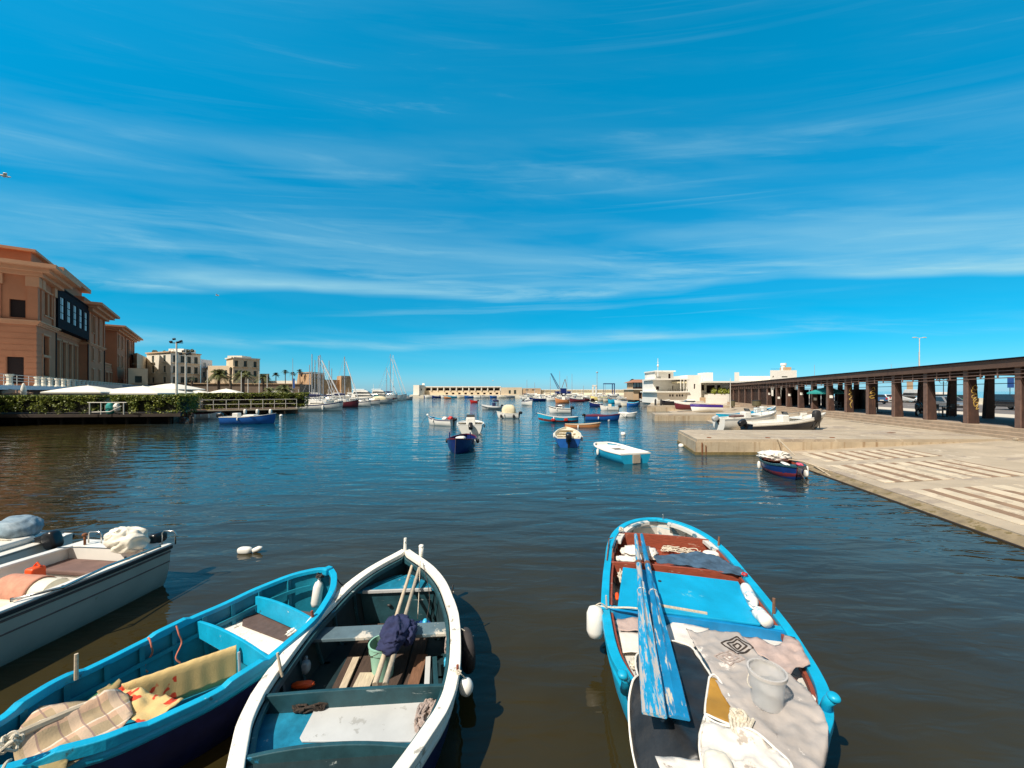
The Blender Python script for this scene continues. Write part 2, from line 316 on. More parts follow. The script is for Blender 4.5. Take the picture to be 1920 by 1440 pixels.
def thing(name, label, cat, loc=(0, 0, 0), rz=0, group=None):
    o = bpy.data.objects.new(name, None); COL.objects.link(o); o.location = loc; o.rotation_euler = (0, 0, rz); o.empty_display_size = .2
    return tag(o, label, cat, group)
def struct(o): o['kind'] = 'structure'; return o
def copy_tree(o, parent=None):
    c = o.copy(); COL.objects.link(c)
    if parent: c.parent = parent
    for ch in [x for x in bpy.data.objects if x.parent == o]: copy_tree(ch, c)
    return c
def lerp(a, b, t): return a + (b - a) * t
def tab(T):                              # smooth table lookup (monotone cubic)
    xs = [a for a, _ in T]; ys = [b for _, b in T]; n = len(xs)
    h = [xs[i + 1] - xs[i] for i in range(n - 1)]; d = [(ys[i + 1] - ys[i]) / h[i] for i in range(n - 1)]
    m = [d[0]] + [0 if d[i - 1] * d[i] <= 0 else 2 * d[i - 1] * d[i] / (d[i - 1] + d[i]) for i in range(1, n - 1)] + [d[-1]]
    def f(x):
        x = min(max(x, xs[0]), xs[-1]); i = 0
        while i < n - 2 and x > xs[i + 1]: i += 1
        t = (x - xs[i]) / h[i]; t2 = t * t; t3 = t2 * t
        return (2 * t3 - 3 * t2 + 1) * ys[i] + (t3 - 2 * t2 + t) * h[i] * m[i] + (-2 * t3 + 3 * t2) * ys[i + 1] + (t3 - t2) * h[i] * m[i + 1]
    return f
# ---------------------------------------------------------------- hulls
class Hull:
    # x runs from the stern (0) to the bow (Ln); hw and sh are tables of half width and sheer height over t
    def __init__(s, Ln, hw, sh, keel=.22, th=.03, floor=.1, pw=.75, rake=0.0, rs=0.0):
        s.L = Ln; s.hw = tab(hw); s.sh = tab(sh); s.keel = keel; s.th = th; s.floor = floor; s.pw = pw; s.rake = rake; s.rs = rs
    def k(s, t): return -s.keel * (1 - max(0, (t - .75) / .25) ** 2 * .75 - (max(0, (.2 - t) / .2) ** 2 * .5 if s.rs else 0))
    def xx(s, t, u):                     # u 0 at keel, 1 at sheer: stem and stern rake
        return t * s.L - s.rake * (1 - u) * max(0, (t - .6) / .4) ** 1.5 + s.rs * (1 - u) * max(0, (.4 - t) / .4) ** 1.5
    def sec(s, t, u, inset=0.0):
        a = u * pi / 2; w = max(0, s.hw(t) - inset); k = s.k(t) + inset; z = k + (s.sh(t) - k) * (1 - cos(a)); return Vector((s.xx(t, u), w * sin(a) ** s.pw, z))
    def yin(s, x, z):                    # inner half width
        t = x / s.L; k = s.k(t) + s.th; c = 1 - (z - k) / max(1e-3, (s.sh(t) - k)); a = math.acos(max(-1, min(1, c))); return max(0.0, s.hw(t) - s.th) * sin(min(a, pi / 2)) ** s.pw
    def skin(s, inner=False, nt=36, nu=10, transom=False):
        m = MB(); rows = []
        for i in range(nt + 1):
            t = i / nt; r = []
            for sd in range(-nu, nu + 1):
                u = abs(sd) / nu; p = s.sec(t, u, s.th if inner else 0)
                if inner: p.z = max(p.z, s.floor)
                if inner: p.z = min(p.z, s.sh(t) - .004)
                r.append((p.x, p.y * (1 if sd > 0 else -1), p.z))
            rows.append(r)
        m.grid(rows)
        if transom:
            n = len(rows[0]); m.add([(rows[0][j][0] + (s.th if inner else 0), *rows[0][j][1:]) for j in range(n)], [tuple(range(n))])
        return m
    def gunwale(s, w=.06, h=.045, out=.015, nt=44, t0=0.0, t1=1.0, z=0.0, bumps=()):
        m = MB()
        for sd in (1, -1):
            rows = []
            for i in range(nt + 1):
                t = lerp(t0, t1, i / nt); hw = s.hw(t); x = t * s.L; zz = s.sh(t) + z; d = .002
                dy = (s.hw(min(1, t + d)) - s.hw(max(0, t - d))) / ((min(1, t + d) - max(0, t - d)) * s.L); ln = sqrt(1 + dy * dy); nx, ny = -dy / ln, 1 / ln
                bz = 0
                for (bt, bl, bh) in bumps:
                    q = abs(t - bt) / bl
                    if q < 1: bz = max(bz, bh * min(1, (1 - q) * 4))
                ring = []
                for (a, b) in ((out, -h * .6), (out, h * .4 + bz), (out - w, h * .4 + bz), (out - w, -h * .6)):
                    yy = hw + a * ny; xx_ = x + a * nx
                    ring.append((xx_, sd * max(yy, 0.0), zz + b))
                rows.append(ring + [ring[0]])
            m.grid(rows)
            for e in (0, -1): m.add(rows[e][:4], [(0, 1, 2, 3)])
        return m
    def panel(s, x, z0, arch=0.0, th=.03, ztop=None, lean=0.0, cl=.0, n=14):     # bulkhead across the boat
        zt = s.sh(x / s.L) - .02 if ztop is None else ztop; m = MB(); v = []
        y1 = s.yin(x, zt) - cl; y0 = s.yin(x, z0) - cl
        top = [(-y1 + 2 * y1 * i / n, zt + arch * (1 - (2 * i / n - 1) ** 2)) for i in range(n + 1)]
        poly = [(-y0, z0)] + top + [(y0, z0)]
        for (y, z) in poly: v.append((x + lean * (z - z0), y, z))
        return m.ext(v, (-th / 2, 0, 0), (th / 2, 0, 0))
    def plank(s, x0, x1, z, th=.03, cl=.0, n=6, y0=None, y1=None):               # deck or seat following the hull sides
        m = MB(); a = []; b = []
        for i in range(n + 1):
            x = lerp(x0, x1, i / n); w = s.yin(x, z) - cl
            a.append((x, -w if y0 is None else max(-w, y0))); b.append((x, w if y1 is None else min(w, y1)))
        return m.prism(a + b[::-1], z - th, z)
    def rib(s, t, sd, w=.035, d=.025, u0=.45):
        m = MB(); rows = []
        for i in range(9):
            u = lerp(u0, .985, i / 8); p = s.sec(t, u, s.th); q = s.sec(t, u, s.th + d)
            p.z = max(p.z, s.floor); q.z = max(q.z, s.floor)
            r = [(p.x - w / 2, sd * p.y, p.z), (p.x - w / 2, sd * q.y, q.z), (p.x + w / 2, sd * q.y, q.z), (p.x + w / 2, sd * p.y, p.z)]
            rows.append(r + [r[0]])
        m.grid(rows); return m.add(rows[-1][:4], [(0, 1, 2, 3)])
    def band(s, u0, u1, off=.006, nt=36, t0=0, t1=1):                            # strake or painted boot top
        m = MB()
        for sd in (1, -1):
            rows = []
            for i in range(nt + 1):
                t = lerp(t0, t1, i / nt); r = []
                for k in range(4):
                    p = s.sec(t, lerp(u0, u1, k / 3)); e = off if k in (1, 2) else -.002; r.append((p.x + (e if t > .97 else 0), sd * (p.y + e), p.z))
                rows.append(r)
            m.grid(rows)
        return m
def rope(pts, r=.008, sag=0.0, n=14, seg=6):
    out = []; pts = [Vector(p) for p in pts]
    for i in range(len(pts) - 1):
        p0 = pts[max(i - 1, 0)]; p1 = pts[i]; p2 = pts[i + 1]; p3 = pts[min(i + 2, len(pts) - 1)]
        for k in range(n):
            t = k / n; q = .5 * ((2 * p1) + (p2 - p0) * t + (2 * p0 - 5 * p1 + 4 * p2 - p3) * t * t + (3 * p1 - p0 - 3 * p2 + p3) * t ** 3); q.z -= sag * 4 * t * (1 - t); out.append(q)
    out.append(pts[-1]); return MB().tube(out, r, seg)
def tangle(c, rx, ry, n=60, r=.006, h=.05, seed=1, turns=5):
    rd = random.Random(seed); pts = []
    for i in range(n):
        a = 2 * pi * turns * i / n + rd.uniform(-.5, .5); q = rd.uniform(.35, 1)
        pts.append((c[0] + rx * q * cos(a), c[1] + ry * q * sin(a), c[2] + h * rd.random()))
    return rope(pts, r, n=4, seg=5)
def sheet(poly, zf, step=.05, thick=.006):  # cloth: outline in plan, height from zf(x, y)
    pts = [Vector((p[0], p[1])) for p in poly]; out = []
    for i in range(len(pts)):
        a, b = pts[i], pts[(i + 1) % len(pts)]; k = max(1, int((b - a).length / step))
        for j in range(k): out.append(a.lerp(b, j / k))
    nb = len(out)
    x0 = min(p.x for p in out); x1 = max(p.x for p in out); y0 = min(p.y for p in out); y1 = max(p.y for p in out)
    def inside(x, y):
        c = False; j = nb - 1
        for i in range(nb):
            if (out[i].y > y) != (out[j].y > y) and x < (out[j].x - out[i].x) * (y - out[i].y) / (out[j].y - out[i].y) + out[i].x: c = not c
            j = i
        return c
    allp = list(out); xx = x0; r = 0
    while xx < x1:
        yy = y0 + (step / 2 if r % 2 else 0)
        while yy < y1:
            if inside(xx, yy) and min((Vector((xx, yy)) - o).length_squared for o in out) > (step * .45) ** 2: allp.append(Vector((xx, yy)))
            yy += step
        xx += step * .866; r += 1
    res = delaunay_2d_cdt(allp, [(i, (i + 1) % nb) for i in range(nb)], [], 1, 1e-5)
    m = MB(); m.v = [(p.x, p.y, zf(p.x, p.y)) for p in res[0]]; m.f = [tuple(f) for f in res[2]]
    return m
def fn(x, y, s=1.0, o=0.0): return noise.noise(Vector((x * s, y * s, o)))
# ================================================================ SETTING
def water_mat():
    m = bpy.data.materials.new('water'); m.use_nodes = True; t = m.node_tree; b = t.nodes['Principled BSDF']
    b.inputs['Roughness'].default_value = .035; b.inputs['IOR'].default_value = 1.333; b.inputs['Specular IOR Level'].default_value = .5
    def n(ty): return t.nodes.new(ty)
    c = n('ShaderNodeTexCoord')
    def nz(scale, sc, rot, det=3, rg=.5, dist=0.0):
        mp = n('ShaderNodeMapping'); mp.inputs['Scale'].default_value = sc; mp.inputs['Rotation'].default_value = (0, 0, radians(rot)); t.links.new(c.outputs['Object'], mp.inputs[0])
        x = n('ShaderNodeTexNoise'); x.inputs['Scale'].default_value = scale; x.inputs['Detail'].default_value = det; x.inputs['Roughness'].default_value = rg; x.inputs['Distortion'].default_value = dist
        t.links.new(mp.outputs[0], x.inputs['Vector']); return x.outputs['Fac']
    def mth(op, a, bb):
        x = n('ShaderNodeMath'); x.operation = op
        for i, v in enumerate((a, bb)):
            if isinstance(v, (int, float)): x.inputs[i].default_value = v
            else: t.links.new(v, x.inputs[i])
        return x.outputs[0]
    h = mth('ADD', mth('MULTIPLY', nz(1.5, (.38, 1.15, 1), 6, 1.5, .45, .4), .060), mth('MULTIPLY', nz(4.0, (.45, 1.2, 1), -9, 2, .5, .5), .016))
    h = mth('ADD', h, mth('MULTIPLY', nz(.35, (.6, 1, 1), 20, 2), .06))
    calm = nz(.055, (1, 1, 1), 0, 2)
    r = n('ShaderNodeMapRange'); r.inputs['From Min'].default_value = .35; r.inputs['From Max'].default_value = .65; r.inputs['To Min'].default_value = .55; r.inputs['To Max'].default_value = 1.15; t.links.new(calm, r.inputs[0])
    bp = n('ShaderNodeBump'); bp.inputs['Strength'].default_value = 1; bp.inputs['Distance'].default_value = 1
    sy = n('ShaderNodeSeparateXYZ'); t.links.new(c.outputs['Object'], sy.inputs[0]); fr = n('ShaderNodeMapRange'); fr.inputs['From Min'].default_value = 8; fr.inputs['From Max'].default_value = 45; fr.inputs['To Min'].default_value = 1.0; fr.inputs['To Max'].default_value = 1.5; t.links.new(sy.outputs[1], fr.inputs[0])
    t.links.new(mth('MULTIPLY', mth('MULTIPLY', h, r.outputs[0]), fr.outputs[0]), bp.inputs['Height']); t.links.new(bp.outputs[0], b.inputs['Normal'])
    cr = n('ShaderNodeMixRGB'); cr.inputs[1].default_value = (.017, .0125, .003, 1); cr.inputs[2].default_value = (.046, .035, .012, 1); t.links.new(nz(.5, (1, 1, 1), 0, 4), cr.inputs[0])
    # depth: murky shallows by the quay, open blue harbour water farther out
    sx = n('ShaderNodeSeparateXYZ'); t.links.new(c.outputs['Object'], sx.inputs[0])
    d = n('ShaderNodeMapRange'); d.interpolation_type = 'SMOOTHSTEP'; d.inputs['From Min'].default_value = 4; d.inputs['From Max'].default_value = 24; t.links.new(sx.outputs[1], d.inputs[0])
    # browner water along the left quay and off the slipway
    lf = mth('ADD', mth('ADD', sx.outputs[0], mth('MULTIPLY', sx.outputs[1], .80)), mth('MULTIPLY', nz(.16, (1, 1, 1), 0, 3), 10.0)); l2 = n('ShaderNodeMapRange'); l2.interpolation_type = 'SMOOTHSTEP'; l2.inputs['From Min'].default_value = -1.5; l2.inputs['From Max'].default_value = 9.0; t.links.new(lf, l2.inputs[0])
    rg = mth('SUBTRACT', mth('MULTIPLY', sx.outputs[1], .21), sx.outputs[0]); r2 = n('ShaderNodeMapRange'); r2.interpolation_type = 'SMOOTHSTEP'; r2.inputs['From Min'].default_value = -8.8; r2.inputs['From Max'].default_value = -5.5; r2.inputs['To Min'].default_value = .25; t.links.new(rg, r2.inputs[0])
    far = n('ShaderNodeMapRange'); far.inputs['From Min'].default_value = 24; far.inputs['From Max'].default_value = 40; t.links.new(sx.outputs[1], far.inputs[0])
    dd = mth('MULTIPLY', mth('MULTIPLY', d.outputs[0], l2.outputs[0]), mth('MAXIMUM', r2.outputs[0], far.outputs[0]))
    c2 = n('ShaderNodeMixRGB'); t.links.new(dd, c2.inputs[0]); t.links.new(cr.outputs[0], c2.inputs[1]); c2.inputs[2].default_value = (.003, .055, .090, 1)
    t.links.new(c2.outputs[0], b.inputs['Base Color']); return m
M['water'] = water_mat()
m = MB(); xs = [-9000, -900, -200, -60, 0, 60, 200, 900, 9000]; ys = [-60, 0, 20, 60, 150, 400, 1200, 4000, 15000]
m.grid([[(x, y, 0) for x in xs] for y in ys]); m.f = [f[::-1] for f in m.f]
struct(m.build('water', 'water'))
PX = lambda Y, off=0.0: 19.85 + .255 * Y + off      # line of the canopy's front columns
# the quay under the camera, off frame below
struct(MB().box((0, -6.2, .2), (60, 9.0, 2.4)).build('near_quay', 'concrete'))
# ---- right quay
def slab(name, poly, z, m='concrete', skirt=-1.0): return struct(MB().prism(poly, skirt, z).build(name, m))
def quadgrid(name, a, b, c, d, m, nu=24, nv=24, jit=.0):     # sloping sheet a-b-c-d with a closed skirt
    a, b, c, d = map(Vector, (a, b, c, d)); M_ = MB(); rows = []
    for i in range(nu + 1):
        r = []
        for j in range(nv + 1):
            p = a.lerp(b, i / nu).lerp(d.lerp(c, i / nu), j / nv); p.z += jit * fn(p.x, p.y, .6) * min(j, 3) / 3; r.append(p)
        rows.append(r)
    M_.grid(rows); e = [rows[i][0] for i in range(nu + 1)]
    M_.grid([[Vector((p.x, p.y, -.8)) for p in e], e]); return struct(M_.build(name, m, smooth=False))
slab('pier', [(8.75, 18.8), (23.6, 18.8), (26.2, 23.25), (9.75, 23.25)], .73)
struct(MB().prism([(8.68, 18.74), (24.0, 18.74), (24.0, 18.79), (8.72, 18.79)], -.3, .60).build('pier_face', 'concrete_wall'))
struct(MB().prism([(8.70, 18.80), (8.74, 18.80), (9.74, 23.25), (9.70, 23.25)], -.3, .60).build('pier_face', 'concrete_wall'))
struct(MB().prism([(8.60, 18.70), (12.5, 18.70), (12.5, 18.735), (8.66, 18.735), (9.70, 23.25), (9.66, 23.25)], -.3, .13).build('pier_foot', 'algae'))
pj = MB()
for k in range(9): x = 10.2 + k * 1.75; pj.box((x, 20.9, .7305), (.025, 4.1, .004), rz=.18)
pj.box((16.2, 20.7, .7308), (14.2, .022, .004), rz=.02)
for k in range(6): y = 3.2 + k * 2.95; pj.bar((10.6 + .1 * k, y, slopez(10.6 + .1 * k, y) + .012) if 0 else (11.0 + .16 * k, y, .0), (11.0 + .16 * k, y, .0), .001) if 0 else None
struct(pj.build('paving_joints', 'groove'))
for k, (x, y) in enumerate(((9.6, 19.3), (12.4, 19.2), (15.6, 19.3))):
    t_ = MB().tube([(x + .09 * cos(a_), y + .05 + .09 * sin(a_), .745) for a_ in [2 * pi * q_ / 12 for q_ in range(13)]], .014, 6).box((x, y + .14, .742), (.10, .07, .03)).build('mooring_ring', 'rust')
    t_['label'] = 'rusty mooring ring on the pier top, ' + ['nearest the outer corner', 'middle one of three', 'nearest the slipway'][k]; t_['category'] = 'ring'; t_['group'] = 'mooring rings on the pier'
slab('pier', [(14.35, 39.9), (29.2, 39.9), (31, 43.5), (15.3, 43.5)], .66)
struct(MB().prism([(14.3, 39.85), (29, 39.85), (29, 39.89), (14.3, 39.89)], -.3, .50).build('pier_face', 'concrete_wall'))
slab('far_quay', [(20, 58.8), (34.2, 58.8), (60, 160), (75, 200), (66, 186), (44, 125), (36, 100), (29, 83), (23, 66)], .85)
struct(MB().prism([(19.95, 58.74), (34, 58.74), (34, 58.79), (19.95, 58.79)], -.3, .6).build('pier_face', 'concrete_wall'))
quadgrid('slipway', (8.2, -2, .14), (12.35, 18.795, .14), (23.75, 18.795, .69), (18.5, -2, .69), 'concrete', jit=.02)
quadgrid('slipway', (14.4, 23.2, .08), (19.5, 39.9, .08), (29.1, 39.9, .69), (24.85, 23.2, .69), 'concrete', jit=.02)
quadgrid('slipway', (19.2, 43.4, .08), (23, 58.8, .08), (33.8, 58.8, .69), (30, 43.4, .69), 'concrete', jit=.02)
quadgrid('slipway_edge', (7.86, -2, .0), (12.0, 18.795, .0), (12.4, 18.795, .128), (8.26, -2, .128), 'edge_brown', jit=.0)
struct(MB().bar((7.84, -2, -.06), (11.98, 18.79, -.06), .05, .17).build('waterline_stain', 'quay_dark'))
# strip of paving between the slipway tops and the steps
for (y0, y1) in ((-2, 23.25), (23.2, 43.5), (43.4, 58.9)):
    struct(MB().prism([(PX(y0, -1.6) if y0 > -2 else 18.4, y0), (PX(y1, -1.3), y1), (PX(y1, 3), y1), (PX(y0, 3), y0)], -.5, .702 + .004 * (y0 > 0) + .004 * (y0 > 30)).build('quay_paving', 'concrete'))
# anti-slip bays: pale ribs standing over dark channels, in rows along the slip
def slopez(x, y):
    xa = 12.35 - (18.8 - y) * .1996; xb = 23.75 - (18.8 - y) * .2525; return .14 + .55 * (x - xa) / (xb - xa)
for ri, (y1, y0, x1, n) in enumerate(((17.9, 15.9, 12.95, 8), (15.1, 12.3, 12.1, 8), (11.4, 8.4, 11.35, 8), (7.5, 5.0, 10.6, 8))):
    base = MB(); sl_ = MB(); dx = -.2 * (y1 - y0)
    def q(x, y, h): return (x, y, slopez(x, y) + h)
    w = .60; X0 = x1; X1 = x1 + n * w - .1
    base.add([q(X0, y1, .006), q(X1, y1, .006), q(X1 + dx, y0, .006), q(X0 + dx, y0, .006)], [(0, 3, 2, 1)])
    struct(base.build('slipway_channels', 'groove'))
    for k in range(n):
        a = x1 + k * w; b_ = a + w * .56
        v = [q(a, y1, 0), q(b_, y1, 0), q(b_ + dx, y0, 0), q(a + dx, y0, 0), q(a + .02, y1 - .03, .022), q(b_ - .02, y1 - .03, .022), q(b_ + dx - .02, y0 + .03, .022), q(a + dx + .02, y0 + .03, .022)]
        sl_.add(v, [(0, 1, 5, 4), (1, 2, 6, 5), (2, 3, 7, 6), (3, 0, 4, 7), (4, 5, 6, 7)])
    struct(sl_.build('slipway_ribs', 'slab_pale'))
# steps up to the canopy floor
for k, (o0, z) in enumerate(((-1.05, .86), (-.72, 1.02), (-.40, 1.19))):
    struct(MB().prism([(PX(-4, o0), -4), (PX(68, o0), 68), (PX(68, 6 + k * .01), 68), (PX(-4, 6 + k * .01), -4)], -.2, z).build('steps', 'step_stone'))
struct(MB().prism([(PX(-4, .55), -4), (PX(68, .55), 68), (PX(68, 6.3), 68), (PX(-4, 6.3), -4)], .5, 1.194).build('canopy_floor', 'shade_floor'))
struct(MB().prism([(PX(-10, 6.3), -10), (PX(120, 6.3), 120), (PX(120, 11.5), 120), (PX(-10, 11.5), -10)], .2, 1.17).build('pavement', 'pale_paving'))
struct(MB().prism([(PX(-10, 11.5), -10), (PX(200, 11.5), 200), (PX(200, 31.5), 200), (PX(-10, 31.5), -10)], .1, 1.03).build('road', 'asphalt'))
rm = MB()
for k in range(26): y = 5 + k * 6; rm.add([(PX(y, 21.4), y, 1.034), (PX(y, 21.55), y, 1.034), (PX(y + 3, 21.55), y + 3, 1.034), (PX(y + 3, 21.4), y + 3, 1.034)], [(0, 1, 2, 3)])
struct(rm.build('road_marking', 'bright_white'))
struct(MB().prism([(PX(-10, 31.5), -10), (PX(200, 31.5), 200), (PX(200, 34.6), 200), (PX(-10, 34.6), -10)], .1, 1.16).build('sea_pavement', 'pale_paving'))
# sea wall with gaps showing the water
sw = thing('sea_wall', 'low pale stone parapet between the promenade road and the open sea', 'wall', (0, 0, 0))
for y0 in range(10, 195, 9):
    MB().prism([(PX(y0, 34.0), y0), (PX(y0 + 5.4, 34.0), y0 + 5.4), (PX(y0 + 5.4, 34.5), y0 + 5.4), (PX(y0, 34.5), y0)], 1.1, 2.0).build('parapet_block', 'stone_white', sw)
    MB().bar((PX(y0 + 5.4, 34.2), y0 + 5.4, 1.75), (PX(y0 + 9, 34.2), y0 + 9, 1.75), .1).build('rail', 'stone_white', sw)
# ---- the long dark canopy
pg = thing('waterfront_canopy', 'long dark brown canopy on tapering steel pillars beside the slipways', 'canopy', (0, 0, 0))
def RZ(Y): return 4.66 - (Y - 19) * .0075
du = Vector((.247, .969, 0)); dv = Vector((.969, -.247, 0))
Ys = [19.45 + 2.89 * k for k in range(-5, 17)]
def column(Y, off, th=.28, wb=.50, wt=.34, back=False):
    c = Vector((PX(Y, off), Y, 0)); v = []
    for z, w in ((1.19, wb), (RZ(Y) - (.3 if not back else .45), wt)):
        for a, b in ((-.5, 0), (.5, 0), (.5, 1), (-.5, 1)):
            p = c + du * (a * th) + dv * (b * w if not back else (b * w - w + .4)); v.append((p.x, p.y, z))
    m = MB(); m.add(v, [(0, 3, 2, 1), (4, 5, 6, 7), (0, 1, 5, 4), (1, 2, 6, 5), (2, 3, 7, 6), (3, 0, 4, 7)])
    o = m.build('column', 'corten', pg, bevel=.012, seg=1)
    if not back:
        p = c - dv * .03; MB().bar((p.x, p.y, 1.19), (p.x, p.y, RZ(Y) - .45), .04, .29, up=tuple(du)).build('edge_plate', 'corten_pale', o)
    return o
cols = [column(Y, 0) for Y in Ys]; 
for Y in Ys: column(Y + 1.2, 4.9, back=True)
def strip(o0, o1, z0, z1, ya=3.5, yb=67.5):
    m = MB(); v = []
    for Y in (ya, yb):
        r = RZ(Y)
        for o, z in ((o0, z0), (o1, z0), (o1, z1), (o0, z1)): v.append((PX(Y, o), Y, r + z))
    return m.add(v, [(0, 1, 2, 3), (7, 6, 5, 4), (0, 4, 5, 1), (1, 5, 6, 2), (2, 6, 7, 3), (3, 7, 4, 0)])
strip(-.30, 6.1, -.06, 0).build('roof', 'gallery_dark', pg)
strip(-.22, -.08, -.47, -.065).build('fascia', 'fascia', pg); strip(5.9, 6.0, -.47, -.065).build('fascia', 'fascia', pg)
for z in (-.62, -.80, -.98): strip(-.10, -.06, z - .02, z + .025).build('rail', 'corten_pale', pg)
strip(2.9, 2.95, -1.2, -1.16).build('cable_tray', 'iron', pg)
for Y in Ys:
    MB().bar((PX(Y, 0), Y, RZ(Y) - .38), (PX(Y, 6), Y - .2, RZ(Y) - .38), .14, .5).build('crossbeam', 'corten', pg)
    for q in (.34, .67):
        y = Y + 2.89 * q; MB().bar((PX(y, -.08), y, RZ(y) - 1.0), (PX(y, -.08), y, RZ(y) - .47), .05).build('rail_post', 'corten_pale', pg)
    if Y > 49.5:
        x0, x1 = Vector((PX(Y + .2, .15), Y + .2, 0)), Vector((PX(Y + 2.7, .15), Y + 2.7, 0)); w = MB()
        for k in range(18):
            z = 1.28 + k * .14; w.bar((x0.x, x0.y, z), (x1.x, x1.y, z), .05, .10)
        w.build('slat_panel', 'corten', pg)
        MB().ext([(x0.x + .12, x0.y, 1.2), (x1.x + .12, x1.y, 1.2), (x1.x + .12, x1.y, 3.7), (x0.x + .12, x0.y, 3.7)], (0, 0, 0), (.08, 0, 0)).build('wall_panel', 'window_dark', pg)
MB().ext([(PX(67, .2), 67.2, 1.2), (PX(67, 5.6), 66.5, 1.2), (PX(67, 5.6), 66.5, 4.2), (PX(67, .2), 67.2, 4.2)], (0, 0, 0), (0, .1, 0)).build('end_panel', 'corten', pg)
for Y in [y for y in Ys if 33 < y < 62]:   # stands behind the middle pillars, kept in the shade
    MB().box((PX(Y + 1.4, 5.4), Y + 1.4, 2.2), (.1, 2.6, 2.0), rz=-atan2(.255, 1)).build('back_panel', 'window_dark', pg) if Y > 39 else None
def scrib(col, pts, r=.022, m='graffiti'):   # spray-painted strokes on the face of a pillar
    Y = Ys[col]; c = Vector((PX(Y), Y, 0)) - du * .15 - dv * .12
    return rope([tuple(c + dv * a + Vector((0, 0, z))) for a, z in pts], r, n=5, seg=5).build('graffiti', m, cols[col])
scrib(6, [(.42, 3.35), (.30, 3.2), (.45, 3.05), (.5, 3.25), (.36, 3.3), (.25, 2.95), (.5, 2.85), (.28, 2.75), (.3, 2.6), (.52, 2.7), (.32, 2.5), (.52, 2.35), (.55, 2.6), (.35, 2.4), (.4, 2.15), (.55, 2.3), (.45, 2.0), (.58, 2.05)], .020)
scrib(9, [(.3, 3.2), (.45, 3.3), (.5, 3.1), (.3, 3.0), (.2, 2.8), (.45, 2.9), (.5, 2.7), (.2, 2.6), (.25, 2.45), (.5, 2.5)], .030)
scrib(10, [(.4, 3.3), (.3, 3.0), (.45, 2.9), (.25, 2.7), (.5, 2.6), (.3, 2.3), (.5, 2.2), (.35, 1.9), (.45, 1.6)], .032)
for k in range(11, 17):
    Y = Ys[k]; c = Vector((PX(Y), Y, 2.5 + .3 * sin(k * 2))) - du * .16 + dv * .2
    MB().box(c, (.26, .02, .26), rz=-.25).build('sticker', 'bright_white', cols[k])
# ---- left shore
slab('left_quay', [(-90, 36), (-46, 38.2), (-33.6, 39.4), (-40.6, 48.5), (-40, 55), (-38, 62), (-43.5, 80), (-52, 110), (-61, 150), (-78, 172), (-100, 230), (-400, 260), (-400, 32)], .95, 'city_stone')
struct(MB().prism([(-90, 31.4), (-46, 34.45), (-30.1, 36.05), (-38.6, 47.1), (-41, 48.5), (-46, 38.3), (-90, 36.2)], .70, .957).build('quay_deck', 'quay_dark'))
for k in range(16): struct(MB().tube([(-58 + k * 1.87, 35.2 + k * .125, -.5), (-58 + k * 1.87, 35.2 + k * .125, .72)], .13, 8).build('quay_pile', 'quay_dark'))
struct(MB().prism([(-90, 35.9), (-46, 38.1), (-33.5, 39.3), (-33.5, 39.34), (-46, 38.14), (-90, 35.94)], -.4, .69).build('quay_base', 'quay_dark'))
wh = thing('wharf', 'low timber wharf on dark piles below the hedge', 'wharf', (0, 0, 0))
A, B_ = Vector((-38.4, 46.9, 0)), Vector((-28.6, 52.9, 0)); wd = (B_ - A).normalized(); wn = Vector((-wd.y, wd.x, 0))
MB().prism([A[:2], B_[:2], (B_ + wn * 4)[:2], (A + wn * 4)[:2]], .50, .68).build('deck', 'wood_brown', wh)
MB().bar(A + Vector((0, 0, .66)) - wn * .03, B_ + Vector((0, 0, .66)) - wn * .03, .06, .14).build('edge_beam', 'wood_pale', wh)
for k in range(9):
    p = A.lerp(B_, k / 8) + wn * .3; MB().tube([(p.x, p.y, -.5), (p.x, p.y, .5)], .14).build('pile', 'wood_brown', wh)
MB().prism([(A + wn * 3)[:2], (B_ + wn * 3)[:2], (B_ + wn * 9)[:2], (A + wn * 12)[:2]], -.4, .63).build('back_fill', 'city_stone', wh)
rl = thing('wharf_railing', 'white metal railing along the timber wharf in front of the hedge', 'railing', (0, 0, 0))
for k in range(9):
    p = A.lerp(B_, .1 + .9 * k / 8) + wn * 1.0; MB().tube([(p.x, p.y, .68), (p.x, p.y, 1.95)], .035, 6).build('post', 'pole_white', rl)
for z in (1.92, 1.35): a, b = A.lerp(B_, .1) + wn * 1.0, B_ + wn * 1.0; MB().tube([(a.x, a.y, z), (b.x, b.y, z)], .03, 6).build('rail', 'pole_white', rl)
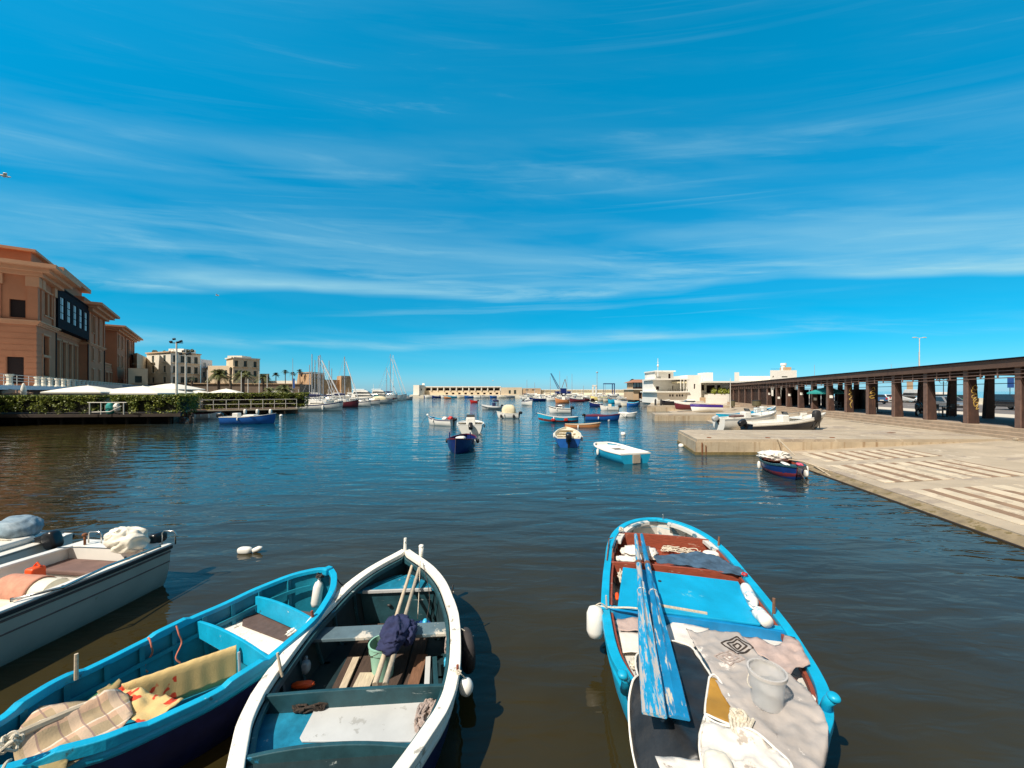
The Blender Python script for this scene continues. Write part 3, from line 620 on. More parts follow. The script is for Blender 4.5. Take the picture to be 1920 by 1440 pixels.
def hedge(label, a, b, d, z0, z1, n, seed, droop=.5):
    rd = random.Random(seed); a, b = Vector((*a, 0)), Vector((*b, 0)); u = (b - a); ln = u.length; u.normalize(); nn = Vector((-u.y, u.x, 0))
    h = thing('hedge', label, 'hedge', (a.x, a.y, z0), group='clipped hedges along the waterside'); h.location = (0, 0, 0)
    core = MB(); v = [a + nn * .3 + u * .35, b + nn * .3 - u * .35, b + nn * (d - .3) - u * .35, a + nn * (d - .3) + u * .35]
    core.prism([p[:2] for p in v], z0 + .1, z1 - .3).build('dark_core', 'hedge_core', h)  # near-black box stands in for the shade inside the hedge
    lf = MB()
    for i in range(n):
        s = rd.random() * ln; top = rd.random() < .55
        bump = .10 * fn(s, 0, 1.1, seed) + .07 * fn(s, 3, 3.0, seed)
        if top: y = rd.random() ** 1.3 * d; z = z1 + bump - abs(rd.gauss(0, .09))
        else:
            z = lerp(z0 - .25, z1, rd.random() ** .55); dens = fn(s * 1.4, z * 1.6, 1.0, seed)
            if dens < -.06 and z < z1 - .45: continue
            y = rd.gauss(0, .1) + .12 * fn(s, z, 1.6, seed + 4)
        if rd.random() < min(.12, 1.2 / ln): s = rd.choice((0, ln)) + rd.gauss(0, .1); y = rd.random() * d
        p = a + u * s + nn * y; p.z = z; r = rd.uniform(.05, .11)
        q = Vector((rd.gauss(0, 1), rd.gauss(0, 1) - .2, rd.gauss(0, 1) + (1 if top else .3))).normalized(); e = q.orthogonal().normalized(); f = q.cross(e); an = rd.random() * 6.28; e, f = e * cos(an) + f * sin(an), f * cos(an) - e * sin(an)
        lf.add([p - e * r, p + f * r * .55, p + e * r, p - f * r * .55], [(0, 1, 2, 3)])
    lf.build('foliage', 'hedge_leaf', h); return h
hedge('long clipped hedge on the dark quay at the far left below the terrace', (-62, 34.4), (-37.3, 35.6), 1.5, 1.0, 2.60, 26000, 3)
hedge('short rounded hedge at the quay corner beside the floodlight mast', (-36.2, 35.9), (-30.5, 36.5), 1.6, 1.0, 2.62, 9500, 5)
hedge('hedge behind the white railing of the timber wharf', (-39.0, 49.5), (-28.6, 55.6), 1.5, .7, 2.76, 17000, 8)
hedge('narrow hedge running back from the quay corner towards the wharf', (-30.7, 37.9), (-36.4, 46.0), 1.2, 1.0, 2.68, 7000, 11)
# mooring things at the quay gap
tb = thing('quay_rail', 'thin white rail across the gap between the two left hedges', 'railing', (0, 0, 0))
for x in (-37.2, -36.2, -34.2): MB().tube([(x, 35.0, .95), (x, 35.0, 2.0)], .04, 6).build('post', 'pole_white', tb)
MB().tube([(-37.4, 35, 2.0), (-34, 35.05, 2.0)], .035, 6).build('rail', 'pole_white', tb)
MB().tube([(-37.0, 35, 1.15), (-35.4, 35.0, 1.2), (-34.4, 35, 1.7)], .035, 6).build('rail', 'pole_white', tb)
def blobthing(name, label, cat, c, d, mt, p=.7, nz=.0, rz=0, group=None, **k):
    o = MB().blob((0, 0, d[2] / 2), d, p, nz, **k).build(name, mt, None, smooth=True); o.location = c; o.rotation_euler.z = rz; return tag(o, label, cat, group)
blobthing('tarpaulin_bundle', 'blue tarpaulin bundle in the gap of the hedge', 'bundle', (-36.0, 35.6, .95), (.6, .5, 1.0), 'canvas_teal', nz=.2)
blobthing('white_sack', 'white sack hanging beside the blue bundle in the hedge gap', 'sack', (-35.3, 35.5, 1.2), (.45, .4, .7), 'cloth_white', nz=.3)
# ---- parasols
def parasol(label, c, r, h0, h1, rz=.3, m='parasol', group='white garden parasols beyond the hedge', n=4):
    t = thing('parasol', label, 'parasol', c, rz, group)
    cn = MB(); k = n; ring = []; NN = 5
    rows = []
    for j in range(NN + 1):
        f = j / NN; row = []
        for i in range(k * 4):
            a = 2 * pi * (i + (.0)) / (k * 4) + pi / 4; sq = 1 / max(abs(cos(a)), abs(sin(a))) if n == 4 else 1
            z = lerp(h1, h0, f ** 1.25) - .05 * abs(sin(a * 2 + pi / 2)) * f * 0; row.append((r * f * cos(a) * sq, r * f * sin(a) * sq, z))
        rows.append(row + [row[0]])
    cn.grid(rows); e = rows[-1]; cn.grid([e, [(x, y, z - .12) for x, y, z in e]]); cn.build('canopy', m, t, solid=.02)
    MB().tube([(0, 0, 0), (0, 0, h1 + .1)], .05, 8).build('pole', 'pole_white', t)
    for i in range(4):
        a = pi / 4 + i * pi / 2; MB().tube([(0, 0, h1 - .25), (r * 1.35 * cos(a), r * 1.35 * sin(a), h0)], .015, 4).build('rib', 'pole_white', t)
    MB().prism([(-.4, -.4), (.4, -.4), (.4, .4), (-.4, .4)], 0, .08).build('base', 'iron', t)
    return t
def par(label, px, pyt, pyb, w, Y, **k):
    a = D(px, pyt, Y); b = D(px, pyb, Y); r = w / 2 * Y / F / 1.15; return parasol(label, (a.x, Y, .95), r, b.z - .95, a.z - .95, **k)
par('cream parasol spread in front of the terrace, nearest the building corner', 165, 723, 735, 96, 41)
par('large cream parasol left of the floodlight mast, in front of the others', 268, 724, 737, 130, 44, rz=.2)
par('pointed white parasol directly behind the floodlight mast', 322, 719, 730, 84, 52, rz=.1)
par('white parasol low behind the wharf hedge, beside the palms', 424, 729, 737.5, 60, 60, rz=.4)
par('small white parasol behind the hedge at the right end of the city wall', 372, 732, 737, 40, 70, rz=.2)
par('flat parasol far along the marina promenade', 520, 732, 736, 30, 80, rz=.2)
par('brown parasol under the terrace at the left edge', 5, 728, 737, 60, 38.5, m='parasol_brown', rz=.1)
t = thing('closed_parasol', 'white parasol folded shut, standing upright behind the long hedge', 'parasol', (*D(44, 730, 38.5)[:2], .95))
MB().lathe([(.05, 0), (.06, 1.6), (.22, 1.7), (.19, 2.3), (.09, 2.75), (.02, 2.85)], seg=10).build('folded_canopy', 'parasol', t, smooth=True); MB().box((0, 0, .04), (.6, .6, .08)).build('base', 'iron', t)
aw = thing('restaurant_awning', 'flat blue grey awning roof between theatre and parasols', 'awning', (0, 0, 0))
a, b = D(206, 722, 56), D(300, 718, 62); MB().prism([(a.x - 2, 54), (b.x, 56), (b.x - 2, 66), (a.x - 4, 64)], 3.15, 3.9).build('roof', 'awning_blue', aw)
for x, y in ((a.x - 1, 55), (b.x - .5, 57), (b.x - 2.5, 65)): MB().tube([(x, y, .95), (x, y, 3.2)], .06).build('post', 'iron', aw)
# ---- poles, masts, lamps
def pole(name, label, cat, px, pyt, Y, z0, r=.09, m='pole_white', group=None, head=None, dx=0):
    b = D(px, 733, Y); t_ = D(px + dx, pyt, Y); t = thing(name, label, cat, (b.x, Y, z0), group=group)
    MB().tube([(0, 0, 0), (t_.x - b.x, 0, t_.z - z0)], [r, r * .6], 8).build('pole', m, t)
    if head: head(t, t_.x - b.x, t_.z - z0)
    return t
def floods(t, x, h):
    for k, (dx, dz) in enumerate(((-.45, .05), (-.15, .3), (.2, .0), (.5, .1))):
        MB().box((x + dx, -.1, h + dz), (.24, .16, .16), m=Matrix.Rotation(.5, 4, 'X') @ Matrix.Rotation(.3 * k, 4, 'Z')).build('floodlight', 'dark_metal', t, bevel=.02)
    MB().bar((x - .6, 0, h - .05), (x + .6, 0, h - .05), .07).build('bracket', 'iron', t)
pole('floodlight_mast', 'tall white mast with four floodlights standing at the quay hedge', 'mast', 331, 642, 37.5, .9, .11, head=floods)
pole('floodlight_mast', 'shorter white mast with dark lamps, right of the tall one', 'mast', 348, 664, 40, .9, .09, head=floods)
for i, (px, pt, Y, lb) in enumerate(((389, 693, 66, 'slim white lamp pole left of the two promenade palms'), (452.5, 697, 66, 'short white pole between the promenade palms'), (465, 710, 64, 'thin white pole right of the near promenade palm'), (486, 696, 64, 'plain white pole before the corner of the cream house'), (501, 702, 68, 'thin white pole right of the cream house'))):
    pole('promenade_pole', lb, 'pole', px, pt, Y, .95, .09, group='slim white poles on the promenade')
t = pole('flag_pole', 'grey flagpole with hanging blue flag left of the fort', 'flagpole', 549, 672, 100, 1, .08, 'mast_metal'); z = 5.2; MB().grid([[(k * .05 + .05, .02 * sin(k), z - j * .35) for k in range(10)] for j in range(8)]).build('flag', 'sign_blue', t, solid=.02)
for i, (px, py) in enumerate(((669, 694), (671, 702))): pass
def cob(t, x, h):
    for s in (-1, 1):
        MB().tube([(x, 0, h), (x + s * .25, 0, h + .08), (x + s * .4, 0, h + .10)], .025, 6).build('arm', 'pole_white', t); MB().blob((x + s * .58, 0, h + .10), (.5, .2, .10), .7).build('lamp_head', 'pole_white', t, smooth=True)
pole('street_lamp', 'tall double armed street lamp rising above the dark canopy roof', 'street lamp', 1724, 634.5, 46, 1.1, .06, head=cob)
pole('antenna_mast', 'thin dark antenna mast beside the double street lamp', 'mast', 1722.5, 660, 60, 1.1, .04, 'mast_metal')
pole('antenna_mast', 'thin grey mast over the canopy, far left of the double street lamp', 'mast', 1527, 684, 80, 1.1, .05, 'mast_metal')
pole('antenna_mast', 'short grey mast just showing over the canopy roof', 'mast', 1671, 683, 75, 1.1, .04, 'mast_metal')
def seafr(label, px, Y, s=1.0):
    b = D(px, 733, Y); t = thing('sea_front_lamp', label, 'street lamp', (b.x, Y, 1.1))
    MB().lathe([(.14, 0), (.14, .4), (.06, .6), (.05, 3.2), (.09, 3.3)], seg=10).build('post', 'iron', t)
    for sgn in (-1, 0, 1): MB().tube([(0, 0, 3.1), (sgn * .45, 0, 3.05), (sgn * .6, 0, 3.35)], .03, 5).build('arm', 'iron', t); MB().blob((sgn * .6, 0, 3.5 + (.25 if sgn == 0 else 0)), (.25, .25, .32), .9).build('lantern', 'iron', t, smooth=True)
seafr('dark three armed lamp standing by the sea wall', 1769, 58)
for px, pt, pb, Y, lb in ((1895, 707, 727, 42, 'blue hanging sign board on a thin post beyond the nearest back pillar'), (1912, 720, 731, 44, 'small dark sign board at the right edge beyond the pillars')):
    a, b = D(px, pt, Y), D(px, pb, Y); t = thing('sign_board', lb, 'sign', (a.x, Y, 1.1)); MB().box((0, 0, (a.z + b.z) / 2 - 1.1), (.65, .06, a.z - b.z)).build('board', 'sign_blue', t); MB().tube([(0, .06, 0), (0, .06, b.z - 1.05)], .03).build('post', 'dark_metal', t)
# ---- palms
def palm(label, px, pyc, Y, z0, R, r=.16, nf=34, m='palm_leaf', seed=1, droop=1.0, group='palms along the harbour front'):
    rd = random.Random(seed); c = D(px, pyc, Y); t = thing('palm_tree', label, 'palm', (c.x, Y, z0), group=group); h = c.z - z0
    MB().tube([(.08 * sin(k) * .4, 0, h * k / 8) for k in range(9)], [r * 1.25] + [r] * 6 + [r * 1.1, r * 1.3], 8).build('trunk', 'bark', t)
    f = MB()
    for i in range(nf):
        a = rd.random() * 2 * pi; e = rd.uniform(-.3, 1.35); L_ = R * rd.uniform(.85, 1.1); prev = None
        pts = []
        for k in range(8):
            s = k / 7; pts.append(Vector((cos(a) * cos(e) * L_ * s, sin(a) * cos(e) * L_ * s, h + sin(e) * L_ * s - droop * .62 * L_ * s * s)))
        for k in range(7):
            d = (pts[k + 1] - pts[k]); sd = d.cross(Vector((0, 0, 1))).normalized()
            for q in range(2):
                p = pts[k].lerp(pts[k + 1], q / 2 + .1)
                for s_ in (1, -1):
                    l = R * .24 * (1 - abs(k / 7 - .45)) * rd.uniform(.8, 1.2); tip = p + sd * s_ * l + d.normalized() * l * .5 - Vector((0, 0, l * .45))
                    w = d.normalized() * R * .035; f.add([p - w, p + w, tip], [(0, 1, 2)])
    f.build('crown', m, t); return t
palm('broad green palm on the promenade, left one of the pair before the city wall', 410.5, 701, 70, .95, 2.1, .22, 46, seed=1)
palm('broad green palm before the cream house, right one of the promenade pair', 455.5, 703, 72, .95, 2.2, .28, 46, seed=2)
palm('bare dark trunk palm with a tiny crown before the left promenade palm pair', 432.5, 690, 74, .95, .5, .2, 10, seed=3)
palm('small dry brown palm in front of the white four bay house', 360, 709, 74, .95, .9, .16, 22, seed=4, m='palm_dark')
palm('drooping palm partly behind poles, right of the cream house', 494, 707, 84, .95, 1.9, .2, 34, seed=5)
palm('leafy low palm growing behind the wharf hedge', 505, 733, 62, .95, 1.6, .2, 30, seed=6)
palm('wide low palm at the marina end of the wharf hedge', 531, 730, 60, .95, 1.9, .25, 40, seed=7)
for i, (px, py) in enumerate(((500.5, 707), (517.5, 702), (535, 697), (548.5, 701), (562.5, 696))):
    palm('dark fan palm on the skyline left of the fort, number %d from the left' % (i + 1) if 0 else ('dark fan palm on the skyline, ' + ['leftmost of the five beside the cream house', 'second of the five, standing free', 'third of the five, the tallest in the gap', 'fourth of the five, with the flagpole in front', 'fifth of the five, touching the fort tower'][i]), px, py, 140, 5, 1.45, .14, 30, m='palm_dark', seed=20 + i, droop=.8)
palm('tall palm standing free left of the tiled restaurant pavilion', 1186.5, 714.5, 106, .9, 1.35, .16, 34, m='palm_dark', seed=31, droop=.9)
palm('short palm behind the left half of the pavilion roof', 1203.5, 718, 112, .9, 1.1, .14, 26, m='palm_dark', seed=32)
palm('short palm behind the right half of the pavilion roof', 1221, 717, 112, .9, 1.2, .14, 26, m='palm_dark', seed=33)
# ================================================================ BUILDINGS
def holewall(m, org, ux, uz, W_, H_, holes, dep, nrm):
    # wall sheet W_ x H_ with rectangular openings and their reveals; ux along, uz up, nrm outward
    org, ux, uz, nrm = Vector(org), Vector(ux), Vector(uz), Vector(nrm)
    xs = sorted({0.0, W_} | {round(v, 4) for h in holes for v in (h[0], h[2])}); zs = sorted({0.0, H_} | {round(v, 4) for h in holes for v in (h[1], h[3])})
    for i in range(len(xs) - 1):
        for j in range(len(zs) - 1):
            cx, cz = (xs[i] + xs[i + 1]) / 2, (zs[j] + zs[j + 1]) / 2
            if any(h[0] < cx < h[2] and h[1] < cz < h[3] for h in holes): continue
            q = lambda a, b: org + ux * a + uz * b
            m.add([q(xs[i], zs[j]), q(xs[i + 1], zs[j]), q(xs[i + 1], zs[j + 1]), q(xs[i], zs[j + 1])], [(0, 1, 2, 3)])
    for h in holes:
        c = [(h[0], h[1]), (h[2], h[1]), (h[2], h[3]), (h[0], h[3])]
        for k in range(4):
            a, b = c[k], c[(k + 1) % 4]; A_ = org + ux * a[0] + uz * a[1]; B2 = org + ux * b[0] + uz * b[1]
            m.add([A_, B2, B2 - nrm * dep, A_ - nrm * dep], [(0, 1, 2, 3)])
def window(par, org, ux, nrm, h, dep, pane='window_dark', frame=None, name='window', mull=(1, 1), sh=None):
    org, ux, nrm = Vector(org), Vector(ux), Vector(nrm); up = Vector((0, 0, 1)); q = lambda a, b, d: org + ux * a + up * b - nrm * d
    o = MB().add([q(h[0], h[1], dep * .8), q(h[2], h[1], dep * .8), q(h[2], h[3], dep * .8), q(h[0], h[3], dep * .8)], [(0, 1, 2, 3)]).build(name, pane, par)
    if frame:
        f = MB(); w = .07
        for a in [lerp(h[0], h[2], k / mull[0]) for k in range(mull[0] + 1)]: f.bar(q(a, h[1], dep * .7), q(a, h[3], dep * .7), w)
        for b in [lerp(h[1], h[3], k / mull[1]) for k in range(mull[1] + 1)]: f.bar(q(h[0], b, dep * .7), q(h[2], b, dep * .7), w)
        f.build('frame', frame, o)
    if sh:
        for s in (0, 1):
            x = h[0] if s == 0 else h[2]; w = (h[2] - h[0]) * .5 * (-1 if s == 0 else 1)
            MB().add([q(x, h[1], -.05), q(x + w, h[1], -.05), q(x + w, h[3], -.05), q(x, h[3], -.05)], [(0, 1, 2, 3)]).build('shutter', sh, o, solid=.04)
    return o
# ---- theatre; local x runs away along the front, local -y faces the harbour, z is absolute height
TH = thing('theatre_building', 'large ochre red theatre on the left with deep cornices and a dark glazed gallery', 'building', (-64.9, 54.2, 0), atan2(.797, -.604))
TB = 3.6
def tblock(u0, u1, y0, zt, holes, name='wall', pane='window_dark', endh=None, dp=20, frame=None, far=True):
    m = MB(); holewall(m, (u0, y0, TB), (1, 0, 0), (0, 0, 1), u1 - u0, zt - TB, holes, .45, (0, -1, 0))
    holewall(m, (u0, y0 + dp, TB), (0, -1, 0), (0, 0, 1), dp, zt - TB, [(dp - h[2], h[1], dp - h[0], h[3]) for h in (endh or [])], .45, (-1, 0, 0))
    m.add([(u1, y0, TB), (u1, y0 + dp, TB), (u1, y0 + dp, zt), (u1, y0, zt)], [(0, 1, 2, 3)])
    m.add([(u0, y0, zt), (u1, y0, zt), (u1, y0 + dp, zt), (u0, y0 + dp, zt)], [(0, 1, 2, 3)])
    m.add([(u0, y0 + dp, TB), (u1, y0 + dp, TB), (u1, y0 + dp, zt), (u0, y0 + dp, zt)], [(0, 1, 2, 3)])
    m.build(name, 'theatre_wall', TH)
    for h in holes:
        wi = window(TH, (u0, y0, TB), (1, 0, 0), (0, -1, 0), h, .45, pane, frame, mull=(1, 2)); f_ = MB(); X0, X1, Z0, Z1 = u0 + h[0], u0 + h[2], TB + h[1], TB + h[3]
        f_.box(((X0 + X1) / 2, y0 - .06, Z1 + .16), (X1 - X0 + .7, .26, .22)).box(((X0 + X1) / 2, y0 - .06, Z0 - .10), (X1 - X0 + .6, .24, .16)).box((X0 - .12, y0 - .03, (Z0 + Z1) / 2), (.2, .14, Z1 - Z0)).box((X1 + .12, y0 - .03, (Z0 + Z1) / 2), (.2, .14, Z1 - Z0)); f_.build('window_surround', 'theatre_trim', wi)
    for h in (endh or []): window(TH, (u0, y0, TB), (0, 1, 0), (-1, 0, 0), h, .45, pane, frame)
def tcorn(u0, u1, y0, z, pr, h, name='cornice', dp=20, m='theatre_trim', steps=3):
    o = MB()
    for k in range(steps):
        e = pr * (k + 1) / steps; zz = z + h * k / steps; o.prism([(u0 - e, y0 - e), (u1 + e, y0 - e), (u1 + e, y0 + dp), (u0 - e, y0 + dp)], zz + .002 * k, zz + h / steps)
    return o.build(name, m, TH)
def tz(lst): return [(a, b - TB, c, d - TB) for a, b, c, d in lst]
ench = [(.95, 12.9, 2.35, 15.3), (1.1, 4.0, 2.6, 7.6), (5, 12.9, 6.4, 15.3), (9, 12.9, 10.4, 15.3), (5, 4.0, 6.5, 7.6)]
tblock(0, 8.4, 0, 19.2, tz([(3.0, 13.9, 4.5, 17.2), (5.1, 13.9, 6.4, 17.2), (2.6, 5.2, 5.2, 7.8), (2.6, 8.2, 5.2, 10.9)]), endh=tz(ench), dp=28)
tcorn(0, 8.4, 0, 12.0, .5, .6, 'stringcourse', 28); tcorn(0, 8.4, 0, 18.6, 2.3, 1.5, dp=28)
MB().prism([(.6, .6), (8.0, .6), (8.0, 28), (.6, 28)], 20.1, 22.0).build('attic', 'theatre_wall', TH); MB().prism([(.1, .1), (8.5, .1), (8.5, 28), (.1, 28)], 22.0, 22.35).build('attic_cornice', 'theatre_trim', TH)
MB().add([(2, 3, 22.35), (8, 3, 22.35), (8, 28, 22.35), (2, 28, 22.35), (6, 8, 25.5), (6, 25, 25.5)], [(0, 1, 4), (1, 2, 5, 4), (2, 3, 5), (3, 0, 4, 5)]).build('roof', 'theatre_roof', TH)
for (x, y) in ((.0, .0), (1.55, .0), (6.9, .0), (0, 3.2), (0, 7.6)):
    o = MB().prism([(x - .18, y - .18), (x + .75, y - .18), (x + .75, y + .75), (x - .18, y + .75)], 12.62, 17.7).build('pilaster', 'theatre_wall', TH)
    MB().prism([(x - .35, y - .35), (x + .9, y - .35), (x + .9, y + .9), (x - .35, y + .9)], 17.2, 18.58).build('capital', 'theatre_trim', o)
for k in range(9):
    z = 4.6 + k * .8; o = MB().prism([(-.04, -.04), (2.4, -.04), (2.4, .02), (.02, .02), (.02, 1.0), (-.04, 1.0)], z, z + .62)
    for ya, yb in (((2.7, 4.9), (6.6, 28)) if z < 7.7 else ((1.0, 28),)): o.prism([(-.04, ya), (.02, ya), (.02, yb), (-.04, yb)], z, z + .62)
    o.build('course', 'theatre_wall', TH)
# gallery wing
gh = [(2 + k * 3.6, 4.5, 2 + k * 3.6 + 2.3, 11.4) for k in range(5)]
tblock(8.41, 28.6, 1.2, 19.0, tz([(a, b, c, d) for a, b, c, d in gh]), pane='sheet_panel', frame='window_dark', dp=22)
tcorn(8.42, 28.6, 1.2, 12.35, .35, .55, 'stringcourse', 20)
ga = MB(); gw = [(1.2 + k * 3.75, 1.4, 1.2 + k * 3.75 + 2.3, 4.9) for k in range(5)]
holewall(ga, (8.8, -.2, 13.0), (1, 0, 0), (0, 0, 1), 19.6, 6.1, gw, .2, (0, -1, 0))
ga.add([(8.8, -.2, 13), (8.8, 1.2, 13), (8.8, 1.2, 19.1), (8.8, -.2, 19.1)], [(0, 1, 2, 3)]); ga.add([(28.4, -.2, 13), (28.4, 1.2, 13), (28.4, 1.2, 19.1), (28.4, -.2, 19.1)], [(0, 1, 2, 3)])
ga.prism([(8.7, -.35), (28.5, -.35), (28.5, 1.2), (8.7, 1.2)], 19.1, 19.3); ga.prism([(8.8, -.2), (28.4, -.2), (28.4, 1.2), (8.8, 1.2)], 12.9, 13.0)
gao = ga.build('gallery', 'gallery_dark', TH)
for h in gw: window(gao, (8.8, -.2, 13.0), (1, 0, 0), (0, -1, 0), h, .2, 'sheet_panel', None, name='gallery_window')
for k in range(5):
    h = gw[k]; f = MB()
    for b in (h[1] + 1.1, h[1] + 2.3): f.bar((8.8 + h[0], -.02, 13 + b), (8.8 + h[2], -.02, 13 + b), .1)
    f.bar((8.8 + (h[0] + h[2]) / 2, -.02, 13 + h[1]), (8.8 + (h[0] + h[2]) / 2, -.02, 13 + h[3]), .1); f.build('glazing_bar', 'gallery_dark', TH)
for x in (8.55, 28.5): MB().tube([(x, -.05, 3.6), (x, -.05, 12.4), (x, .3, 13.2), (x, .3, 18.8)], .09, 6).build('drainpipe', 'window_dark', TH)
# second block
b2 = [(a, z0, a + 1.2, z1) for a in (3.2, 9.2) for z0, z1 in ((14.8, 18.0), (9.2, 11.6), (4.2, 7.4))]
tblock(28.61, 43, 0, 19.2, tz(b2), dp=26); tcorn(28.61, 43, 0, 18.6, 2.3, 1.5, dp=26); tcorn(28.61, 43, 0, 12.0, .4, .5, 'stringcourse', 20)
MB().prism([(29.2, .6), (42.6, .6), (42.6, 26), (29.2, 26)], 20.1, 21.4).build('attic', 'theatre_wall', TH)
MB().prism([(24, 3.2), (42, 3.2), (42, 26), (24, 26)], 19, 24.4).build('attic', 'theatre_wall', TH); MB().prism([(22.8, 2.0), (43.2, 2.0), (43.2, 26), (22.8, 26)], 24.4, 25.2).build('attic_cornice', 'theatre_trim', TH)
for x in (28.7, 33.6, 37.4, 42): MB().prism([(x, -.2), (x + .8, -.2), (x + .8, .1), (x, .1)], 12.55, 18.5).build('pilaster', 'theatre_wall', TH)
# recess and third block
tblock(43.01, 57, 4.5, 17.5, [], dp=18)
tblock(43.02, 57, .6, 8.6, tz([(1.2 + k * 4.3, 4.0, 1.2 + k * 4.3 + 2.8, 7.4) for k in range(3)]), dp=6)
bl = MB()
for k in range(14): bl.lathe([(.14, 0), (.20, .3), (.1, .6), (.14, .9)], (43.6 + k, .9, 8.6), 6)
bl.bar((43.1, .9, 9.6), (57, .9, 9.6), .3, .2).build('balustrade', 'theatre_trim', TH)
b3 = [(a, z0, a + 1.3, z1) for a in (2.5, 8, 13.5, 19, 24.5) for z0, z1 in ((14.2, 17.4), (9.4, 12.2))] + [(a, 4.4, a + 1.3, 6.0) for a in (2.5, 8, 13.5, 19, 24.5)]
tblock(57.01, 86, 0, 18.2, tz(b3), dp=24); tcorn(57.01, 86, 0, 18.1, 2.0, 1.3, dp=24)
for x in (57.1, 70.4, 85.2): MB().prism([(x, -.2), (x + .7, -.2), (x + .7, .1), (x, .1)], 3.6, 18.0).build('pilaster', 'theatre_wall', TH)
MB().tube([(43.0, -.1, 3.6), (43.0, -.1, 18.4)], .1, 6).build('drainpipe', 'window_dark', TH); MB().tube([(74, -.12, 3.6), (74, -.12, 17.6)], .1, 6).build('drainpipe', 'window_dark', TH)
# terrace
TE = thing('theatre_terrace', 'raised terrace of pale slab over shaded arches in front of the theatre', 'terrace', (-64.9, 54.2, 0), atan2(.797, -.604))
MB().prism([(-30, -3.3), (90, -3.3), (90, .2), (-30, .2)], 3.15, 3.59).build('slab', 'render_blue', TE); MB().prism([(-30, -3.0), (90, -3.0), (90, 0), (-30, 0)], .9, 2.6).build('base_wall', 'theatre_wall', TE)
MB().prism([(-30, -2.6), (90, -2.6), (90, 0), (-30, 0)], 2.6, 3.14).build('shade_wall', 'window_dark', TE)  # near-black band paints the shadow under the terrace slab
MB().prism([(-30, .2), (0, .2), (0, 28), (-30, 28)], .9, 3.58).build('forecourt', 'render_blue', TE)
BA = thing('balustrade', 'balustrade of pale stone posts with metal rails along the theatre terrace', 'balustrade', (-64.9, 54.2, 0), atan2(.797, -.604))
for x in [-30, -25.2, -20.6, -12.6, -10.4, -7.9] + [-5 + 2.6 * k for k in range(28)]:
    MB().lathe([(.30, 0), (.30, .12), (.22, .2), (.20, .85), (.30, .95), (.30, 1.12)], (x, -3.0, 3.595), 8).build('post', 'stone_white', BA)
for z in (4.05, 4.35, 4.66): MB().bar((-30, -3.0, z), (68, -3.0, z), .05).build('rail', 'pole_white', BA)
for k in range(12): MB().tube([(-29 + k * 3.3 + .4, -3.0, 3.6), (-29 + k * 3.3 + .4, -3.0, 4.68)], .025, 5).build('rail_post', 'pole_white', BA)
# ---- town blocks: corners given left to right as (photo x, depth)
def block(label, pts, z0, z1, mt, wins, name='town_house', cat='building', back=14, frame=None, pane='shutter_green', cornice=None, group=None):
    C = [Vector(((px - 960) / F * Y, Y, 0)) for px, Y in pts]; t = thing(name, label, cat, (C[0].x, C[0].y, z0), group=group); o = Vector((C[0].x, C[0].y, z0))
    m = MB(); loc = [c - Vector((C[0].x, C[0].y, 0)) for c in C]; H = z1 - z0
    for i in range(len(loc) - 1):
        a, b = loc[i], loc[i + 1]; u = (b - a); w = u.length; u.normalize(); nr = Vector((u.y, -u.x, 0)); hs = []
        for (fi, uc, zc, ww, hh) in [w_ for w_ in wins if w_[0] == i]:
            hs.append((uc * w - ww / 2, zc - hh / 2, uc * w + ww / 2, zc + hh / 2))
        holewall(m, a, u, (0, 0, 1), w, H, hs, .25, nr)
        for k, h in enumerate(hs):
            wi = window(t, a, u, nr, h, .25, pane, frame)
            if h[1] > 2.5: MB().box(a + u * ((h[0] + h[2]) / 2) + nr * .35 + Vector((0, 0, h[1] - .1)), (h[2] - h[0] + .9, .7, .14), rz=atan2(u.y, u.x)).build('balcony', mt, wi)
    bk = [loc[-1] + C[-1].normalized() * back, loc[0] + C[0].normalized() * back]; ring = loc + bk
    for a, b in ((ring[len(loc) - 1], bk[0]), (bk[0], bk[1]), (bk[1], ring[0])): m.add([a, b, b + Vector((0, 0, H)), a + Vector((0, 0, H))], [(0, 1, 2, 3)])
    m.add([p + Vector((0, 0, H)) for p in ring], [tuple(range(len(ring)))])
    m.build('wall', mt, t)
    if cornice:
        c_ = MB()
        for i in range(len(loc) - 1):
            a, b = loc[i], loc[i + 1]; u = (b - a).normalized(); nr = Vector((u.y, -u.x, 0)); c_.bar(a + nr * .2 + Vector((0, 0, H - .1)), b + nr * .2 + Vector((0, 0, H - .1)), .5, .35)
        c_.build('cornice', cornice, t)
    return t, loc
def zof(py, Y): return HC + (HY - py) / F * Y
W2 = lambda f, us, zs, w=1.2, h=2.0: [(f, u, z, w, h) for u in us for z in zs]
t, _ = block('white four storey house with green shutters behind the floodlight masts', [(275, 131), (320, 126), (376, 136)], 5.2, 15.6, 'render_white', W2(0, (.27, .75), (1.3, 4.9, 8.3), 1.3, 2.1) + W2(1, (.14, .38, .6, .84), (1.3, 4.8, 8.2), 1.3, 2.2), cornice='render_tan')
roof = 10.4
MB().lathe([(.8, 0), (.8, .25), (.5, .25), (.5, 0)], (10.6, -2.6, roof + .3), 16, m=Matrix.Rotation(pi / 2, 4, 'X'), caps=False).build('round_emblem', 'render_white', t)
MB().box((9.3, 3, roof + .7), (5, 5, 1.5)).build('roof_room', 'bright_white', t)
for x, y, z in ((1.5, 1, .5), (3, 0, .35), (5, 1, .35), (12.0, 2, .8), (13, 2.5, 1.0)): MB().blob((x, y, roof + z), (1.1, .8, 1.0), .9, .5, 4).build('rooftop_plant', 'palm_dark', t)
block('pale blue white house joined to the right of the white shuttered house', [(376.5, 136), (398, 142)], 5.2, 14.0, 'render_blue', W2(0, (.3,), (3.6, 6.8), 1.5, 1.7), pane='glass_pane')
